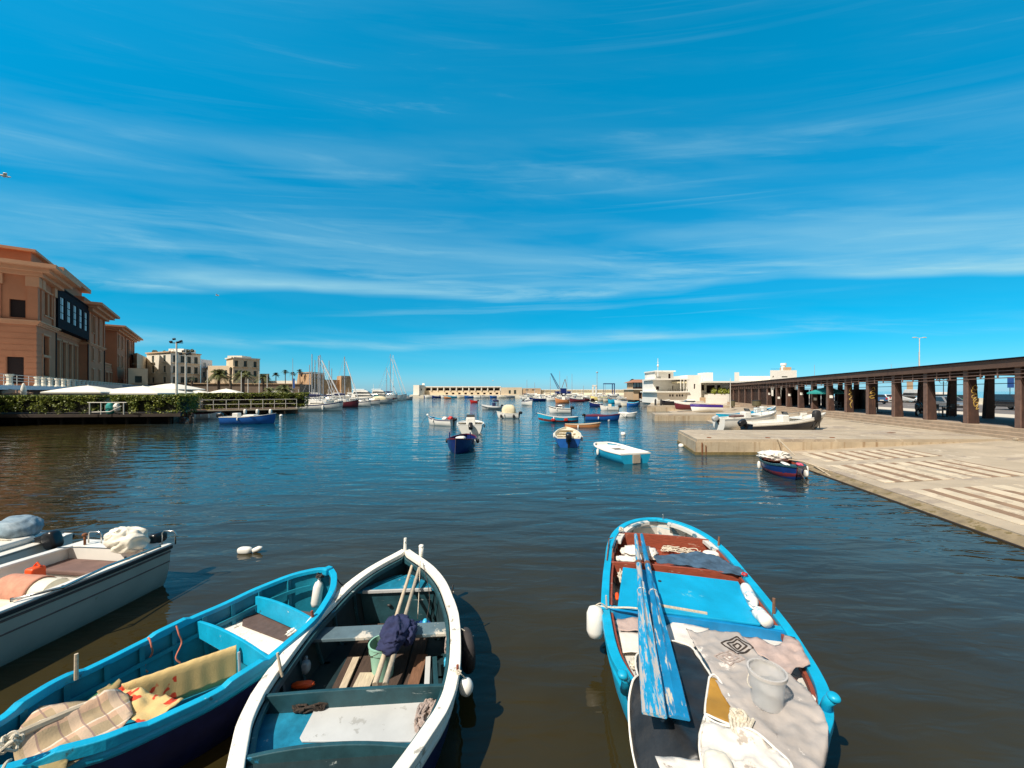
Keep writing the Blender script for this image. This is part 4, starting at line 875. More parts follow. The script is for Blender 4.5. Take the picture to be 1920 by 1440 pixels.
block('tan house with blank side beside the theatre end', [(250, 118), (257, 116), (275, 132)], 5.0, 14.2, 'render_cream', W2(0, (.5,), (6.8,), .7, 1.4))
block('low cream house with dark ground opening left of the white shuttered house', [(247, 100), (276.5, 102)], 1.0, 8.8, 'render_cream', [(0, .42, 5.0, 1.3, 1.7), (0, .4, 1.6, 3.6, 1.8)])
block('beige flat roofed house with two windows between white and cream houses', [(390, 134), (436, 134)], 5.2, 11.6, 'render_cream', W2(0, (.28, .72), (4.0,), 1.0, 1.8))
t, _ = block('tall cream house with three shuttered bays standing left of the sky', [(424.5, 136), (437, 131), (487, 138)], 5.2, 14.2, 'render_cream', W2(1, (.12, .45, .82), (7.0,), 1.0, 2.0) + W2(1, (.12, .82), (3.8,), 1.0, 1.9) + [(1, .82, 1.0, .9, 1.1)], cornice='render_white')
MB().box((1.8, 4, 9.5), (5, 5, 1.2)).build('roof_room', 'render_white', t)
block('little white house behind the fan palms on the skyline', [(488, 150), (505, 150)], 5.0, 9.6, 'render_white', [(0, .3, 2.6, 1.0, 1.0)])
block('long white wall building low behind the fan palms', [(505, 160), (556, 158)], 5.0, 7.2, 'render_white', [])
# old city wall
cw = thing('city_wall', 'old grey brown stone wall running below the town houses', 'wall', (0, 0, 0))
a, b = D(330, 733, 118), D(562, 733, 128); MB().prism([(a.x - 30, a.y - 3), a[:2], b[:2], (b.x, b.y + 40), (a.x - 30, a.y + 60)], .9, 5.25).build('wall', 'city_stone', cw)
MB().bar((a.x - 30, a.y - 3, 5.35), (a.x, a.y, 5.35), .6, .25).bar((a.x, a.y, 5.35), (b.x, b.y, 5.35), .6, .25).build('coping', 'render_tan', cw)
# fort
def fz(py, Y): return zof(py, Y)
fo = thing('harbour_fort', 'sandstone fort with battered walls and two square towers by the marina', 'fort', (0, 0, 0))
def battered(pts, z0, z1, sl_, m, name):
    n = len(pts); cx = sum(p[0] for p in pts) / n; cy = sum(p[1] for p in pts) / n; lo = []
    for x, y in pts:
        d = Vector((x - cx, y - cy)).normalized() * sl_; lo.append((x + d.x, y + d.y, z0))
    hi = [(x, y, z1) for x, y in pts]; M_ = MB(); M_.add(lo + hi, [tuple(range(n, 2 * n))] + [(i, (i + 1) % n, n + (i + 1) % n, n + i) for i in range(n)]); return M_.build(name, m, fo)
X = lambda px, Y: (px - 960) / F * Y
battered([(X(559, 146), 146), (X(583, 138), 138), (X(608, 150), 150), (X(590, 165), 165)], .9, fz(700, 142), 1.2, 'fort_stone', 'tower')
battered([(X(582, 138.5), 138.5), (X(656, 152), 152), (X(650, 175), 175), (X(590, 165), 165)], .9, fz(712, 145), 1.2, 'fort_stone', 'curtain_wall')
battered([(X(632, 152), 152), (X(640, 147), 147), (X(657.5, 150), 150), (X(652, 160), 160)], .9, fz(705, 150), 1.0, 'fort_stone', 'tower')
MB().bar((X(559, 145.4), 145.4, 9.6), (X(583, 137.3), 137.3, 9.6), .2, .3).bar((X(583, 137.3), 137.3, 9.6), (X(609, 149), 149, 9.6), .2, .3).build('moulding', 'fort_stone', fo)
p = Vector((X(566, 143.2), 143.2, 9.0)); MB().box(p, (.9, .5, 1.3), rz=-.8).build('opening', 'window_dark', fo)
MB().box((X(571, 143), 136.5, 5.0), (1.4, 1.0, 1.6), rz=-.8).build('opening', 'window_dark', fo) if 0 else None
struct(MB().prism([(X(556, 145), 138), (X(660, 150), 143), (X(690, 160), 150), (X(600, 160), 158)], -.4, 1.5).build('fort_quay', 'stone_white'))
# ---- far breakwater with its long harbour building
struct(MB().prism([(-48, 186), (2, 190), (72, 186), (90, 196), (2, 204), (-50, 200)], -.5, 1.3).build('breakwater_quay', 'stone_white'))
bw = thing('breakwater_wall', 'long pale stone wall closing the harbour on the horizon', 'wall', (0, 0, 0))
MB().prism([(-2, 196), (75, 191), (95, 199), (-2, 201)], 1.2, 3.55).build('wall', 'stone_white', bw); MB().bar((-2, 195.8, 3.65), (75, 190.8, 3.65), 1.2, .25).build('coping', 'render_white', bw)
hb = thing('harbour_building', 'very long low white harbour building with a row of dark upper openings', 'building', (0, 0, 0))
hY = 191.0; hx0, hx1 = X(783, hY), X(938, hY); m = MB(); hl = hx1 - hx0
hs = [(X(lerp(797, 938, (k + .14) / 12), hY) - hx0, 2.0, X(lerp(797, 938, (k + .9) / 12), hY) - hx0, 3.2) for k in range(12)]
lo = [(hs[k][0] + .4, .2, hs[k][0] + 1.6, 1.0) for k in range(3, 12)]
holewall(m, (hx0, hY, 1.3), (1, 0, 0), (0, 0, 1), hl, 3.6, hs + lo, 1.0, (0, -1, 0)); m.add([(hx0, hY, 4.9), (hx1, hY, 4.9), (hx1, hY + 7, 4.9), (hx0, hY + 7, 4.9)], [(0, 1, 2, 3)]); m.add([(hx1, hY, 1.3), (hx1, hY + 7, 1.3), (hx1, hY + 7, 4.9), (hx1, hY, 4.9)], [(0, 1, 2, 3)]); m.add([(hx0, hY, 1.3), (hx0, hY + 7, 1.3), (hx0, hY + 7, 4.9), (hx0, hY, 4.9)], [(0, 1, 2, 3)])
m.build('wall', 'render_cream', hb); MB().prism([(hx0 - .5, hY - .6), (hx1 + .3, hY - .6), (hx1 + .3, hY + 7), (hx0 - .5, hY + 7)], 4.9, 5.35).build('roof', 'bright_white', hb)
for h in hs + lo: window(hb, (hx0, hY, 1.3), (1, 0, 0), (0, -1, 0), h, 1.0, 'window_dark', name='opening')
for k in range(13): x = X(lerp(797, 938, k / 12), hY); MB().box((x, hY - .25, 4.1), (.35, .5, 1.7)).build('pier', 'bright_white', hb)
block('small white block at the left end of the long harbour building', [(775, 188), (786, 186), (796, 189)], 1.2, 5.9, 'render_white', [(1, .4, 2.6, .8, .9)], back=6)
block('tiny white stair tower on the roof line of the harbour building', [(791.5, 190.5), (796, 190.3)], 5.3, 6.8, 'bright_white', [], back=3)
block('cream boathouse with two arched doors right of the long harbour building', [(939, 190.2), (979, 190)], 1.2, 4.8, 'render_cream', [(0, .42, 1.4, 1.0, 1.7), (0, .67, 1.4, 1.1, 1.9)], back=6, pane='shutter_green')
block('brown stone store at the right of the cream boathouse', [(979.5, 190.4), (1014, 190)], 1.2, 4.4, 'render_tan', [(0, .25, 2.4, 1.4, .5), (0, .6, 2.4, 1.4, .5)], back=6)
cr = thing('mobile_crane', 'dark lattice crane leaning left over the moored boats', 'crane', (X(1050, 180), 180, 1.3))
def lattice(a, b, w, n):
    a, b = Vector(a), Vector(b); m = MB()
    for s in (-1, 1):
        for q in (-1, 1): m.bar(a + Vector((s * w, q * w, 0)), b + Vector((s * w * .4, q * w * .4, 0)), .14)
    for k in range(n):
        p = a.lerp(b, k / n); q2 = a.lerp(b, (k + 1) / n); ww = w * (1 - .6 * k / n); m.bar(p + Vector((-ww, -ww, 0)), q2 + Vector((ww, -ww, 0)), .08); m.bar(p + Vector((ww, ww, 0)), q2 + Vector((-ww, ww, 0)), .08)
    return m
tip = D(1033, 700, 180) - Vector((X(1050, 180), 180, 1.3)); lattice((-.3, 0, 2.6), tip, .45, 12).build('boom', 'hull_navy', cr)
MB().box((1.2, 0, 1.0), (7, 2.6, 1.4)).build('chassis', 'hull_navy', cr); MB().box((1.5, 0, 2.3), (2.6, 2.2, 1.4)).build('cab', 'hull_navy', cr); MB().bar((.8, 0, 3), (2.3, 0, 7.2), .2).bar((2.3, 0, 7.2), (3.2, 0, 3), .2).build('frame', 'rust', cr)
for x in (-1.4, .6, 2.4, 4.2): MB().lathe([(.5, -.2), (.5, .2)], (x, -1.2, .45), 12, m=Matrix.Rotation(pi / 2, 4, 'X')).build('wheel', 'black_rubber', cr)
tg = thing('travel_gantry', 'dark square gantry frame standing on the far quay', 'gantry', (X(1138, 150), 150, .9)); MB().bar((-1.4, 0, 4.9), (3.0, 0, 4.9), .35).bar((2.8, 0, 0), (2.8, 0, 4.9), .3).bar((2.8, 3, 0), (2.8, 3, 4.9), .3).build('frame', 'hull_navy', tg); MB().tube([(-1.3, 0, 0), (-1.3, 0, 4.9)], .06).build('leg', 'hull_navy', tg)
# pavilion
pv = thing('restaurant_pavilion', 'two level harbour pavilion with tiled roof and glazed upper dining room', 'building', (X(1187, 98), 98, .85))
w = X(1236, 98) - X(1187, 98); m = MB(); holewall(m, (0, 0, 0), (1, 0, 0), (0, 0, 1), w, 2.5, [(1.4, .2, 2.2, 1.9), (3.6, .0, 4.4, 1.9), (5.2, .2, 5.5, 1.9)], .3, (0, -1, 0)); m.add([(0, 0, 0), (0, 8, 0), (0, 8, 2.5), (0, 0, 2.5)], [(0, 1, 2, 3)]); m.build('lower_wall', 'render_tan', pv)
for h in ((1.4, .2, 2.2, 1.9), (3.6, .0, 4.4, 1.9)): window(pv, (0, 0, 0), (1, 0, 0), (0, -1, 0), h, .3, 'window_dark', name='door')
MB().box((w / 2, 3.6, 2.62), (w + .6, 8.4, .24)).build('terrace_slab', 'render_white', pv)
for k in range(9): MB().box((.15 + k * (w - .3) / 8, .1, 3.5), (.09, .09, 1.6)).build('post', 'gallery_dark', pv)
MB().add([(.1, .3, 2.75), (w - .1, .3, 2.75), (w - .1, .3, 4.3), (.1, .3, 4.3)], [(0, 1, 2, 3)]).build('glazing', 'glass_pane', pv); MB().box((w / 2, .1, 2.95), (w, .06, .3)).build('parapet', 'window_dark', pv); MB().box((w / 2, 4, 3.5), (w - 1, 6, 1.5)).build('room', 'render_tan', pv)
MB().add([(-.2, -.6, 4.3), (w + .2, -.6, 4.3), (w + .2, 8, 4.3), (-.2, 8, 4.3), (1.3, 3.5, 5.15), (w - 1, 3.5, 5.15)], [(0, 1, 5, 4), (1, 2, 5), (2, 3, 4, 5), (3, 0, 4)]).build('roof', 'roof_tile', pv)
# ---- white clubhouse on the right
ch = thing('club_house', 'bright white modernist clubhouse with balcony tower and porthole wall', 'building', (X(1232, 70), 70, .85)); s = 70 / F
def cz(py): return zof(py, 70) - .85
def cx(px): return (px - 1232) * s
def wbox(x0, x1, y0, y1, z0, z1, name='wall', m='bright_white', holes=None, pane='window_dark'):
    o = MB(); holewall(o, (x0, y0, z0), (1, 0, 0), (0, 0, 1), x1 - x0, z1 - z0, [(a - x0, b - z0, c - x0, d - z0) for a, b, c, d in (holes or [])], .2, (0, -1, 0))
    for f in (((x0, y0), (x0, y1)), ((x1, y0), (x1, y1)), ((x0, y1), (x1, y1))): o.add([(*f[0], z0), (*f[1], z0), (*f[1], z1), (*f[0], z1)], [(0, 1, 2, 3)])
    o.add([(x0, y0, z1), (x1, y0, z1), (x1, y1, z1), (x0, y1, z1)], [(0, 1, 2, 3)]); w_ = o.build(name, m, ch)
    for a, b, c, d in (holes or []): window(ch, (0, y0, 0), (1, 0, 0), (0, -1, 0), (a, b, c, d), .2, pane)
wbox(cx(1232), cx(1292), 0, 8, 0, cz(734.5), holes=[(cx(px), cz(743.5), cx(px + 3.2), cz(739.5)) for px in (1255, 1260, 1268, 1273, 1278)])
wbox(cx(1232.5), cx(1292), 2.2, 8, cz(734.5), cz(712), holes=[(cx(1238.5), cz(731), cx(1245), cz(724)), (cx(1270), cz(731), cx(1272), cz(723))])
wbox(cx(1237.5), cx(1274), 2.6, 8, cz(712), cz(695.5), holes=[(cx(1264), cz(709), cx(1268.5), cz(699.5))])
MB().box((cx(1255), 4.8, cz(694.8)), (cx(1275) - cx(1235), 6, .22)).build('roof_slab', 'bright_white', ch)
MB().box((cx(1259), 3.2, cz(711)), (cx(1289) - cx(1227.5), 7.5, .22)).build('balcony_slab', 'bright_white', ch); MB().box((cx(1258), 3.4, cz(734.8)), (cx(1287) - cx(1224), 8.4, .2)).build('lower_slab', 'bright_white', ch)
for z0, z1, xa, xb, yy in ((cz(710.5), cz(706.5), cx(1228), cx(1237), -.4), (cz(734), cz(729.5), cx(1250), cx(1286), -.6)):
    m = MB().bar((xa, yy, z1), (xb, yy, z1), .05).bar((xa, yy, (z0 + z1) / 2), (xb, yy, (z0 + z1) / 2), .03)
    for k in range(9): x = lerp(xa, xb, k / 8); m.bar((x, yy, z0), (x, yy, z1), .035)
    m.build('railing', 'iron', ch)
for px in (1274, 1280, 1286): MB().tube([(cx(px), -.5, cz(734)), (cx(px), -.5, cz(712))], .07).build('column', 'bright_white', ch)
MB().prism([(cx(1268), -.4), (cx(1288), -.4), (cx(1288), 2), (cx(1268), 2)], cz(718.5), cz(715.5)).build('awning', 'canvas_cream', ch)
wbox(cx(1287), cx(1312), -.5, 9, 0, cz(703.5), holes=[(cx(1298.5), cz(729), cx(1301.5), cz(720))])
wbox(cx(1312), cx(1332), 3, 9, 0, cz(708)); wbox(cx(1333), cx(1347.5), 2, 5, cz(716), cz(697.5)); wbox(cx(1312), cx(1400), 1.2, 9, 0, cz(716), holes=[(cx(1315.5), cz(732), cx(1327), cz(721)), (cx(1331), cz(737), cx(1347), cz(722)), (cx(1351), cz(737), cx(1358), cz(722))])
MB().box((cx(1356), -.2, cz(716.5)), (cx(1401) - cx(1311), 3.4, .28)).build('canopy_slab', 'bright_white', ch); MB().prism([(cx(1324), -1.2), (cx(1375), -1.2), (cx(1375), 1), (cx(1324), 1)], 0, cz(738.5)).build('garden_wall', 'bright_white', ch)
for i, px in enumerate((1333, 1345.5, 1352, 1362.5)): MB().blob((cx(px), -1.0, cz(733.5)), (.9, .7, 1.1), .9, .5, 4, seed=i).build('potted_shrub', 'hedge_leaf', ch)
MB().box((cx(1290), 2.0, cz(716.5)), (.3, .3, .1)).build('bracket', 'iron', ch)
t = thing('white_mast', 'tall white signal mast with a globe rising from the clubhouse balcony', 'mast', (X(1233.5, 70.5), 70.5, zof(711, 70.5))); MB().tube([(0, 0, 0), (0, 0, 3.7)], [.07, .04], 8).build('pole', 'mast_white', t); MB().blob((0, 0, 2.4), (.32, .32, .5), .8).build('globe', 'bright_white', t, smooth=True); MB().bar((-.2, 0, 3.0), (.2, 0, 3.0), .05).build('crosstree', 'mast_white', t)
# gate / railing panels before the club, wooden hut
for px0, px1, lb in ((1324, 1341, 'white picket gate leaning in front of the clubhouse, left one'), (1343, 1366, 'long white picket fence in front of the clubhouse wall')):
    t = thing('picket_fence', lb, 'fence', (X(px0, 62), 62, .85)); w = (px1 - px0) / F * 62; m = MB()
    for k in range(int(w / .16)): m.bar((k * .16, 0, 0), (k * .16, 0, 1.35), .05)
    m.build('pickets', 'bright_white', t); MB().bar((0, 0, .3), (w, 0, .3), .06).bar((0, 0, 1.1), (w, 0, 1.1), .06).build('rails', 'bright_white', t)
block('plain wooden shed wall between clubhouse and picket fence', [(1312, 63), (1323, 63)], .85, 2.0, 'render_tan', [], name='wooden_shed', cat='shed', back=2)
block('white roof terrace block rising behind the canopy end', [(1378, 86), (1440, 88)], 1.2, 5.0, 'bright_white', [], name='white_block')
block('long flat white hall whose roof shows above the canopy', [(1381, 92), (1494, 92)], 1.2, 6.5, 'bright_white', [], name='white_block')
t, _ = block('white penthouse with slit window rising above the dark canopy', [(1444, 91), (1494, 91)], 5, 7.8, 'bright_white', [(0, .55, 1.3, 1.4, .25), (0, .12, 1.3, .3, .4)], name='white_block', back=8)
MB().lathe([(.45, 0), (.45, 1.2), (.62, 1.25), (.62, 1.75)], (4.4, 2, 2.8), 12).build('water_tank', 'bright_white', t); MB().box((4.9, 2, 3.2), (1.6, 1.6, .8)).build('roof_room', 'render_tan', t)
MB().tube([(.3, .2, 3.1), (5.8, .2, 3.1)], .03).build('roof_rail', 'iron', t)
block('narrow white chimney wall left of the white penthouse', [(1377, 84), (1386, 84)], 4.5, 7.0, 'bright_white', [], name='chimney_wall', back=.6, cat='wall')
block('tan tower seen between the pillars over the parked vans', [(1700, 120), (1712, 120)], 1.2, 6.0, 'render_tan', [], name='stone_tower', cat='tower', back=3)
# ================================================================ VEHICLES AND QUAY THINGS
def wheel(par, x, y, z, r=.32, w=.2):
    ro = Matrix.Rotation(pi / 2, 4, 'X'); o = MB().lathe([(r * .6, -w / 2), (r, -w / 2 + .03), (r, w / 2 - .03), (r * .6, w / 2)], (x, y, z), 18, m=ro).build('tyre', 'black_rubber', par, smooth=True, auto=40)
    MB().lathe([(r * .58, -w / 2 - .01), (r * .62, w / 2 + .01)], (x, y, z), 14, m=ro).build('rim', 'hub', o)
def car(label, px, py, paint, rz, kind='hatch', cat='car', name='parked_car'):
    c = P(px, py, 1.05); t = thing(name, label, cat, (c.x, c.y, 1.04), rz, 'cars along the sea front road' if kind != 'van' else 'vans parked by the sea wall')
    L_, Wd, H = {'hatch': (4.0, 1.7, 1.48), 'suv': (4.3, 1.8, 1.65), 'van': (5.0, 1.95, 2.25), 'sedan': (4.4, 1.75, 1.42), 'small_van': (4.1, 1.7, 1.85)}[kind]
    l = L_ / 2
    if 'van' in kind: low = [(-l, .3), (l, .3), (l + .02, .75), (l - .35, .98), (l - .75, 1.12)]; cab = [(l - .75, 1.10), (l - 1.35, H), (-l + .05, H), (-l, 1.1)]
    elif kind == 'sedan': low = [(-l, .32), (l, .32), (l, .62), (l - .5, .80), (l - 1.0, .88), (-l + .7, .92), (-l, .86)]; cab = [(l - 1.05, .88), (l - 1.75, H), (-l + 1.35, H), (-l + .7, .92)]
    else: low = [(-l, .32), (l, .32), (l, .64), (l - .45, .86), (l - .85, .95), (-l + .05, 1.0)]; cab = [(l - .85, .94), (l - 1.5, H), (-l + .55, H), (-l + .08, 1.0)]
    def body(poly, w0, w1, z0, z1):
        m = MB(); n = len(poly); f = lambda z: lerp(w0, w1, (z - z0) / (z1 - z0)) / 2; vs = [(x, -f(z), z) for x, z in poly] + [(x, f(z), z) for x, z in poly]
        return m.add(vs, [tuple(range(n))[::-1], tuple(range(n, 2 * n))] + [(i, (i + 1) % n, n + (i + 1) % n, n + i) for i in range(n)])
    body(low, Wd, Wd, 0, 1).build('body', paint, t, bevel=.07, seg=3); z0, z1 = cab[0][1], H
    body(cab, Wd - .04, Wd - (.2 if 'van' in kind else .42), z0, z1).build('roof', paint, t, bevel=.06, seg=3)
    cc = [(lerp(x, sum(p[0] for p in cab) / 4, .10), lerp(z, (z0 + z1) / 2, .18)) for x, z in cab]
    if 'van' in kind: cc = [(x, z) if x > 0 else (x * .98, max(z, z0 + .1)) for x, z in cc]
    body(cc, Wd - .02, Wd - (.22 if 'van' in kind else .36), z0, z1).build('side_window', 'glass_dark', t)
    for sx, nm in ((1, 'windscreen'), (-1, 'rear_window')):
        a, b = (cab[0], cab[1]) if sx == 1 else (cab[3], cab[2]); q = lambda f: (lerp(a[0], b[0], f) + sx * .015, lerp(a[1], b[1], f) + .01)
        y0 = Wd / 2 - .16; y1 = Wd / 2 - (.22 if 'van' in kind else .32); p, r = q(.12), q(.88); MB().add([(p[0], -y0, p[1]), (p[0], y0, p[1]), (r[0], y1, r[1]), (r[0], -y1, r[1])], [(0, 1, 2, 3)]).build(nm, 'glass_dark', t)
    for s_ in (-1, 1):
        for x in (-l + .75, l - .8): wheel(t, x, s_ * (Wd / 2 - .1), .32)
        MB().blob((l - .05, s_ * (Wd / 2 - .28), .66), (.2, .36, .16), .6).build('headlight', 'steel', t, smooth=True); MB().blob((-l + .02, s_ * (Wd / 2 - .2), .85), (.12, .22, .26), .6).build('tail_light', 'lamp_red', t, smooth=True)
    MB().box((l, 0, .42), (.12, Wd - .1, .2)).build('bumper', 'black_plastic', t, bevel=.03); MB().box((-l, 0, .42), (.12, Wd - .1, .2)).build('bumper', 'black_plastic', t, bevel=.03)
    MB().box((-l - .07, 0, .6), (.02, .5, .12)).build('number_plate', 'bright_white', t)
    return t
RA = atan2(.969, .247)
car('dark blue car driving at the right edge beyond the nearest pillars', 1902, 768.5, 'car_dark', RA + pi, 'suv', name='moving_car')
car('silver fronted dark car parked just behind the back pillars', 1775, 769, 'car_grey', RA + pi, 'sedan')
car('tall white camper van parked at the sea wall', 1716, 755, 'car_white', RA, 'van', 'van', 'parked_van'); car('white van with rear window facing the road, right of the camper van', 1748, 757, 'car_white', RA + pi / 2 + .3, 'small_van', 'van', 'parked_van')
car('dark green car parked left of the white camper van', 1694, 753.5, 'car_green', RA, 'sedan'); car('white estate car parked between the far pillars', 1662, 754.5, 'car_white', RA, 'sedan')
car('pale blue small car half hidden behind a pillar', 1637, 757, 'car_blue', RA, 'hatch'); car('grey car seen under the far bays of the canopy', 1600, 757, 'car_grey', RA, 'hatch')
car('dark car partly hidden right of the white rear facing van', 1788, 760, 'car_green', RA, 'hatch'); car('white car parked farthest away under the canopy', 1545, 752, 'car_white', RA, 'hatch'); car('blue car parked beyond the green cafe umbrella', 1583, 755, 'car_blue', RA, 'hatch')
# scooter, cafe furniture, bins
c = P(1728, 779.5, 1.2); sc = thing('motor_scooter', 'dark scooter parked nose out between two front pillars', 'scooter', (c.x, c.y, 1.2), RA + 2.2)
for x in (-.6, .6): wheel(sc, x, 0, .24, .24, .11)
MB().tube([(.6, 0, .24), (.48, 0, .75), (.4, 0, 1.0)], .035).bar((.4, -.33, 1.0), (.4, .33, 1.0), .035).build('fork', 'dark_metal', sc); MB().blob((.42, 0, .66), (.16, .42, .62), .7).build('front_shield', 'car_dark', sc, smooth=True)
MB().box((.1, 0, .3), (.6, .3, .08)).build('footboard', 'car_dark', sc, bevel=.02); MB().blob((-.4, 0, .55), (.75, .36, .42), .7).build('rear_body', 'car_dark', sc, smooth=True); MB().blob((-.32, 0, .80), (.7, .3, .14), .6).build('seat', 'black_plastic', sc, smooth=True)
def cafe(label, px, py):
    c = P(px, py, 1.2); t = thing('cafe_table', label, 'table', (c.x, c.y, 1.2), .4, 'cafe tables under the canopy'); MB().lathe([(.45, .72), (.45, .75)], seg=14).build('table_top', 'dark_metal', t); MB().tube([(0, 0, 0), (0, 0, .72)], .03).bar((-.3, 0, .02), (.3, 0, .02), .05).bar((0, -.3, .02), (0, .3, .02), .05).build('pedestal', 'dark_metal', t)
def chair(label, px, py, rz, mt='dark_metal'):
    c = P(px, py, 1.2); t = thing('cafe_chair', label, 'chair', (c.x, c.y, 1.2), rz, 'cafe chairs under the canopy'); MB().box((0, 0, .45), (.44, .44, .04)).build('seat', mt, t); MB().box((-.22, 0, .72), (.03, .42, .34)).build('backrest', mt, t)
    for a in (-.2, .2):
        for b in (-.2, .2): MB().bar((a, b, 0), (a, b, .45), .03).build('leg', mt, t)
cafe('cafe table in front of the silver fronted car', 1767, 781); cafe('cafe table between the fourth and fifth front pillars, left of the scooter', 1646, 774); cafe('cafe table below the green umbrella', 1577, 768)
chair('chair left of the cafe table by the silver fronted car', 1757, 781.5, .3); chair('chair right of the cafe table by the silver fronted car', 1779, 781, 2.8); chair('pale chair beside the far cafe table near the scooter', 1636, 775, .6, 'steel'); chair('chair nearest the green umbrella pole', 1568, 769, .4); chair('chair right of the table under the green umbrella', 1588, 768.5, 2.6)
c = P(1572, 770, 1.2); parasol('green cafe umbrella seen between two pillars under the canopy', (c.x + .5, c.y + 2, 1.2), 1.1, 1.65, 2.2, m='canvas_teal', group=None)
MB_ = lambda: MB()
def bin_(label, px, py, z, h, m='bin_metal', w=.55):
    c = P(px, py, z); t = thing('litter_bin', label, 'bin', (c.x, c.y, z)); MB().lathe([(w * .36, .18), (w * .5, .25), (w * .52, h * .95)], seg=12).build('basket', m, t); MB().lathe([(w * .56, h * .95), (w * .56, h), (w * .3, h + .06)], seg=12).build('lid', 'iron', t); MB().lathe([(w * .42, 0), (w * .42, .06), (.05, .08), (.05, .2)], seg=10).build('foot', 'iron', t)
bin_('litter bin on a white foot beside the thin pole at the end of the canopy', 1373.5, 765, .8, 1.0); bin_('squat dark litter bin in front of the far canopy bays', 1418.5, 764, .9, .9, w=1.0); bin_('green litter bin standing against the pillars', 1446.5, 758.5, 1.2, 1.1, 'green_bin', .9)
pole('thin_pole', 'thin white pole with small lamp at the far end of the canopy', 'pole', 1369.5, 709, 52, .8, .05)
t = thing('striped_post', 'white post with black band standing left of the canopy end', 'post', P(1372, 757, .8)); MB().tube([(0, 0, 0), (0, 0, 2.0)], .09).build('post', 'bright_white', t); MB().tube([(0, 0, 1.2), (0, 0, 1.6)], .1).build('band', 'iron', t)
# driftwood on the slip, rusty ladder stain bracket
tag(MB().box(P(1671, 813, .69) + Vector((0, 0, .03)), (.5, .22, .06), rz=.5).build('driftwood', 'wood_brown'), 'short dark piece of driftwood lying on the pier top', 'driftwood')
tag(MB().blob(P(1909, 826, .7) + Vector((0, 0, .06)), (.35, .2, .14), .7, .3).build('stone', 'concrete'), 'small loose stone on the quay below the steps at the right edge', 'stone')
t = tag(MB().bar((8.95, 18.71, -.1), (8.95, 18.71, .58), .05, .04).bar((9.13, 18.71, -.1), (9.13, 18.71, .45), .04, .03).build('rusty_ladder', 'rust'), 'rusty iron bars fixed on the pier face near its corner', 'ladder')
# gulls
def gull(label, px, py, Y, sp, rz, m='bright_white'):
    c = D(px, py, Y); t = thing('seagull', label, 'bird', c, rz); MB().blob((0, 0, 0), (.42, .13, .13), 1).blob((.22, 0, .03), (.12, .08, .08), 1).build('body', m, t, smooth=True)
    for s in (-1, 1):
        w = MB(); w.add([(.10, 0, .03), (-.08, 0, .03), (-.02, s * sp * .45, .16), (.12, s * sp * .45, .17), (-.06, s * sp, .04), (0, s * sp, .05)], [(0, 1, 2, 3), (3, 2, 4, 5)]); w.build('wing', m, t, solid=.015)
gull('white seagull flying at the far left edge of the sky', 8, 330, 26, .42, .9); gull('small dark gull gliding over the white band of cloud', 407, 554, 60, .62, .2, 'hull_grey'); gull('tiny white gull low in the sky over the harbour building', 924, 714, 120, .7, .5)
# ================================================================ BOATS AFLOAT
def outboard(par, x, z, s=1.0, tilt=0.0, col='black_plastic', y=0.0, leg=True):
    m = MB(); R = Matrix.Translation((x, y, z)) @ Matrix.Rotation(-tilt, 4, 'Y') @ Matrix.Scale(s, 4); m.T = R
    m.box((-.10, 0, -.35), (.10, .09, .62)).box((-.14, 0, -.66), (.34, .03, .03)).tube([(-.30, 0, -.78), (.10, 0, -.78)], [.035, .055], 8).box((-.02, 0, -.05), (.10, .24, .2)).box((-.10, 0, -.86), (.14, .02, .12))
    o = m.build('outboard_motor', 'black_plastic', par)
    m = MB(); m.T = R; m.blob((-.16, 0, .14), (.46, .28, .34), .55).build('cowling', col, o, smooth=True)
    m = MB(); m.T = R
    for k in range(3): a = 2.094 * k; m.box((-.33, .07 * cos(a), -.78 + .07 * sin(a)), (.02, .09, .05), m=Matrix.Rotation(a, 4, 'X'))
    m.build('propeller', 'dark_metal', o); return o
HW = {'pt': lambda b: [(0, .02), (.06, b * .42), (.2, b * .80), (.42, b), (.65, b * .90), (.85, b * .54), (.95, b * .22), (1, .015)],
      'tr': lambda b: [(0, b * .80), (.25, b * .97), (.5, b), (.75, b * .80), (.9, b * .44), (.97, b * .17), (1, .015)],
      'sq': lambda b: [(0, b * .90), (.3, b), (.7, b * .94), (.88, b * .76), (.96, b * .55), (1, b * .36)]}
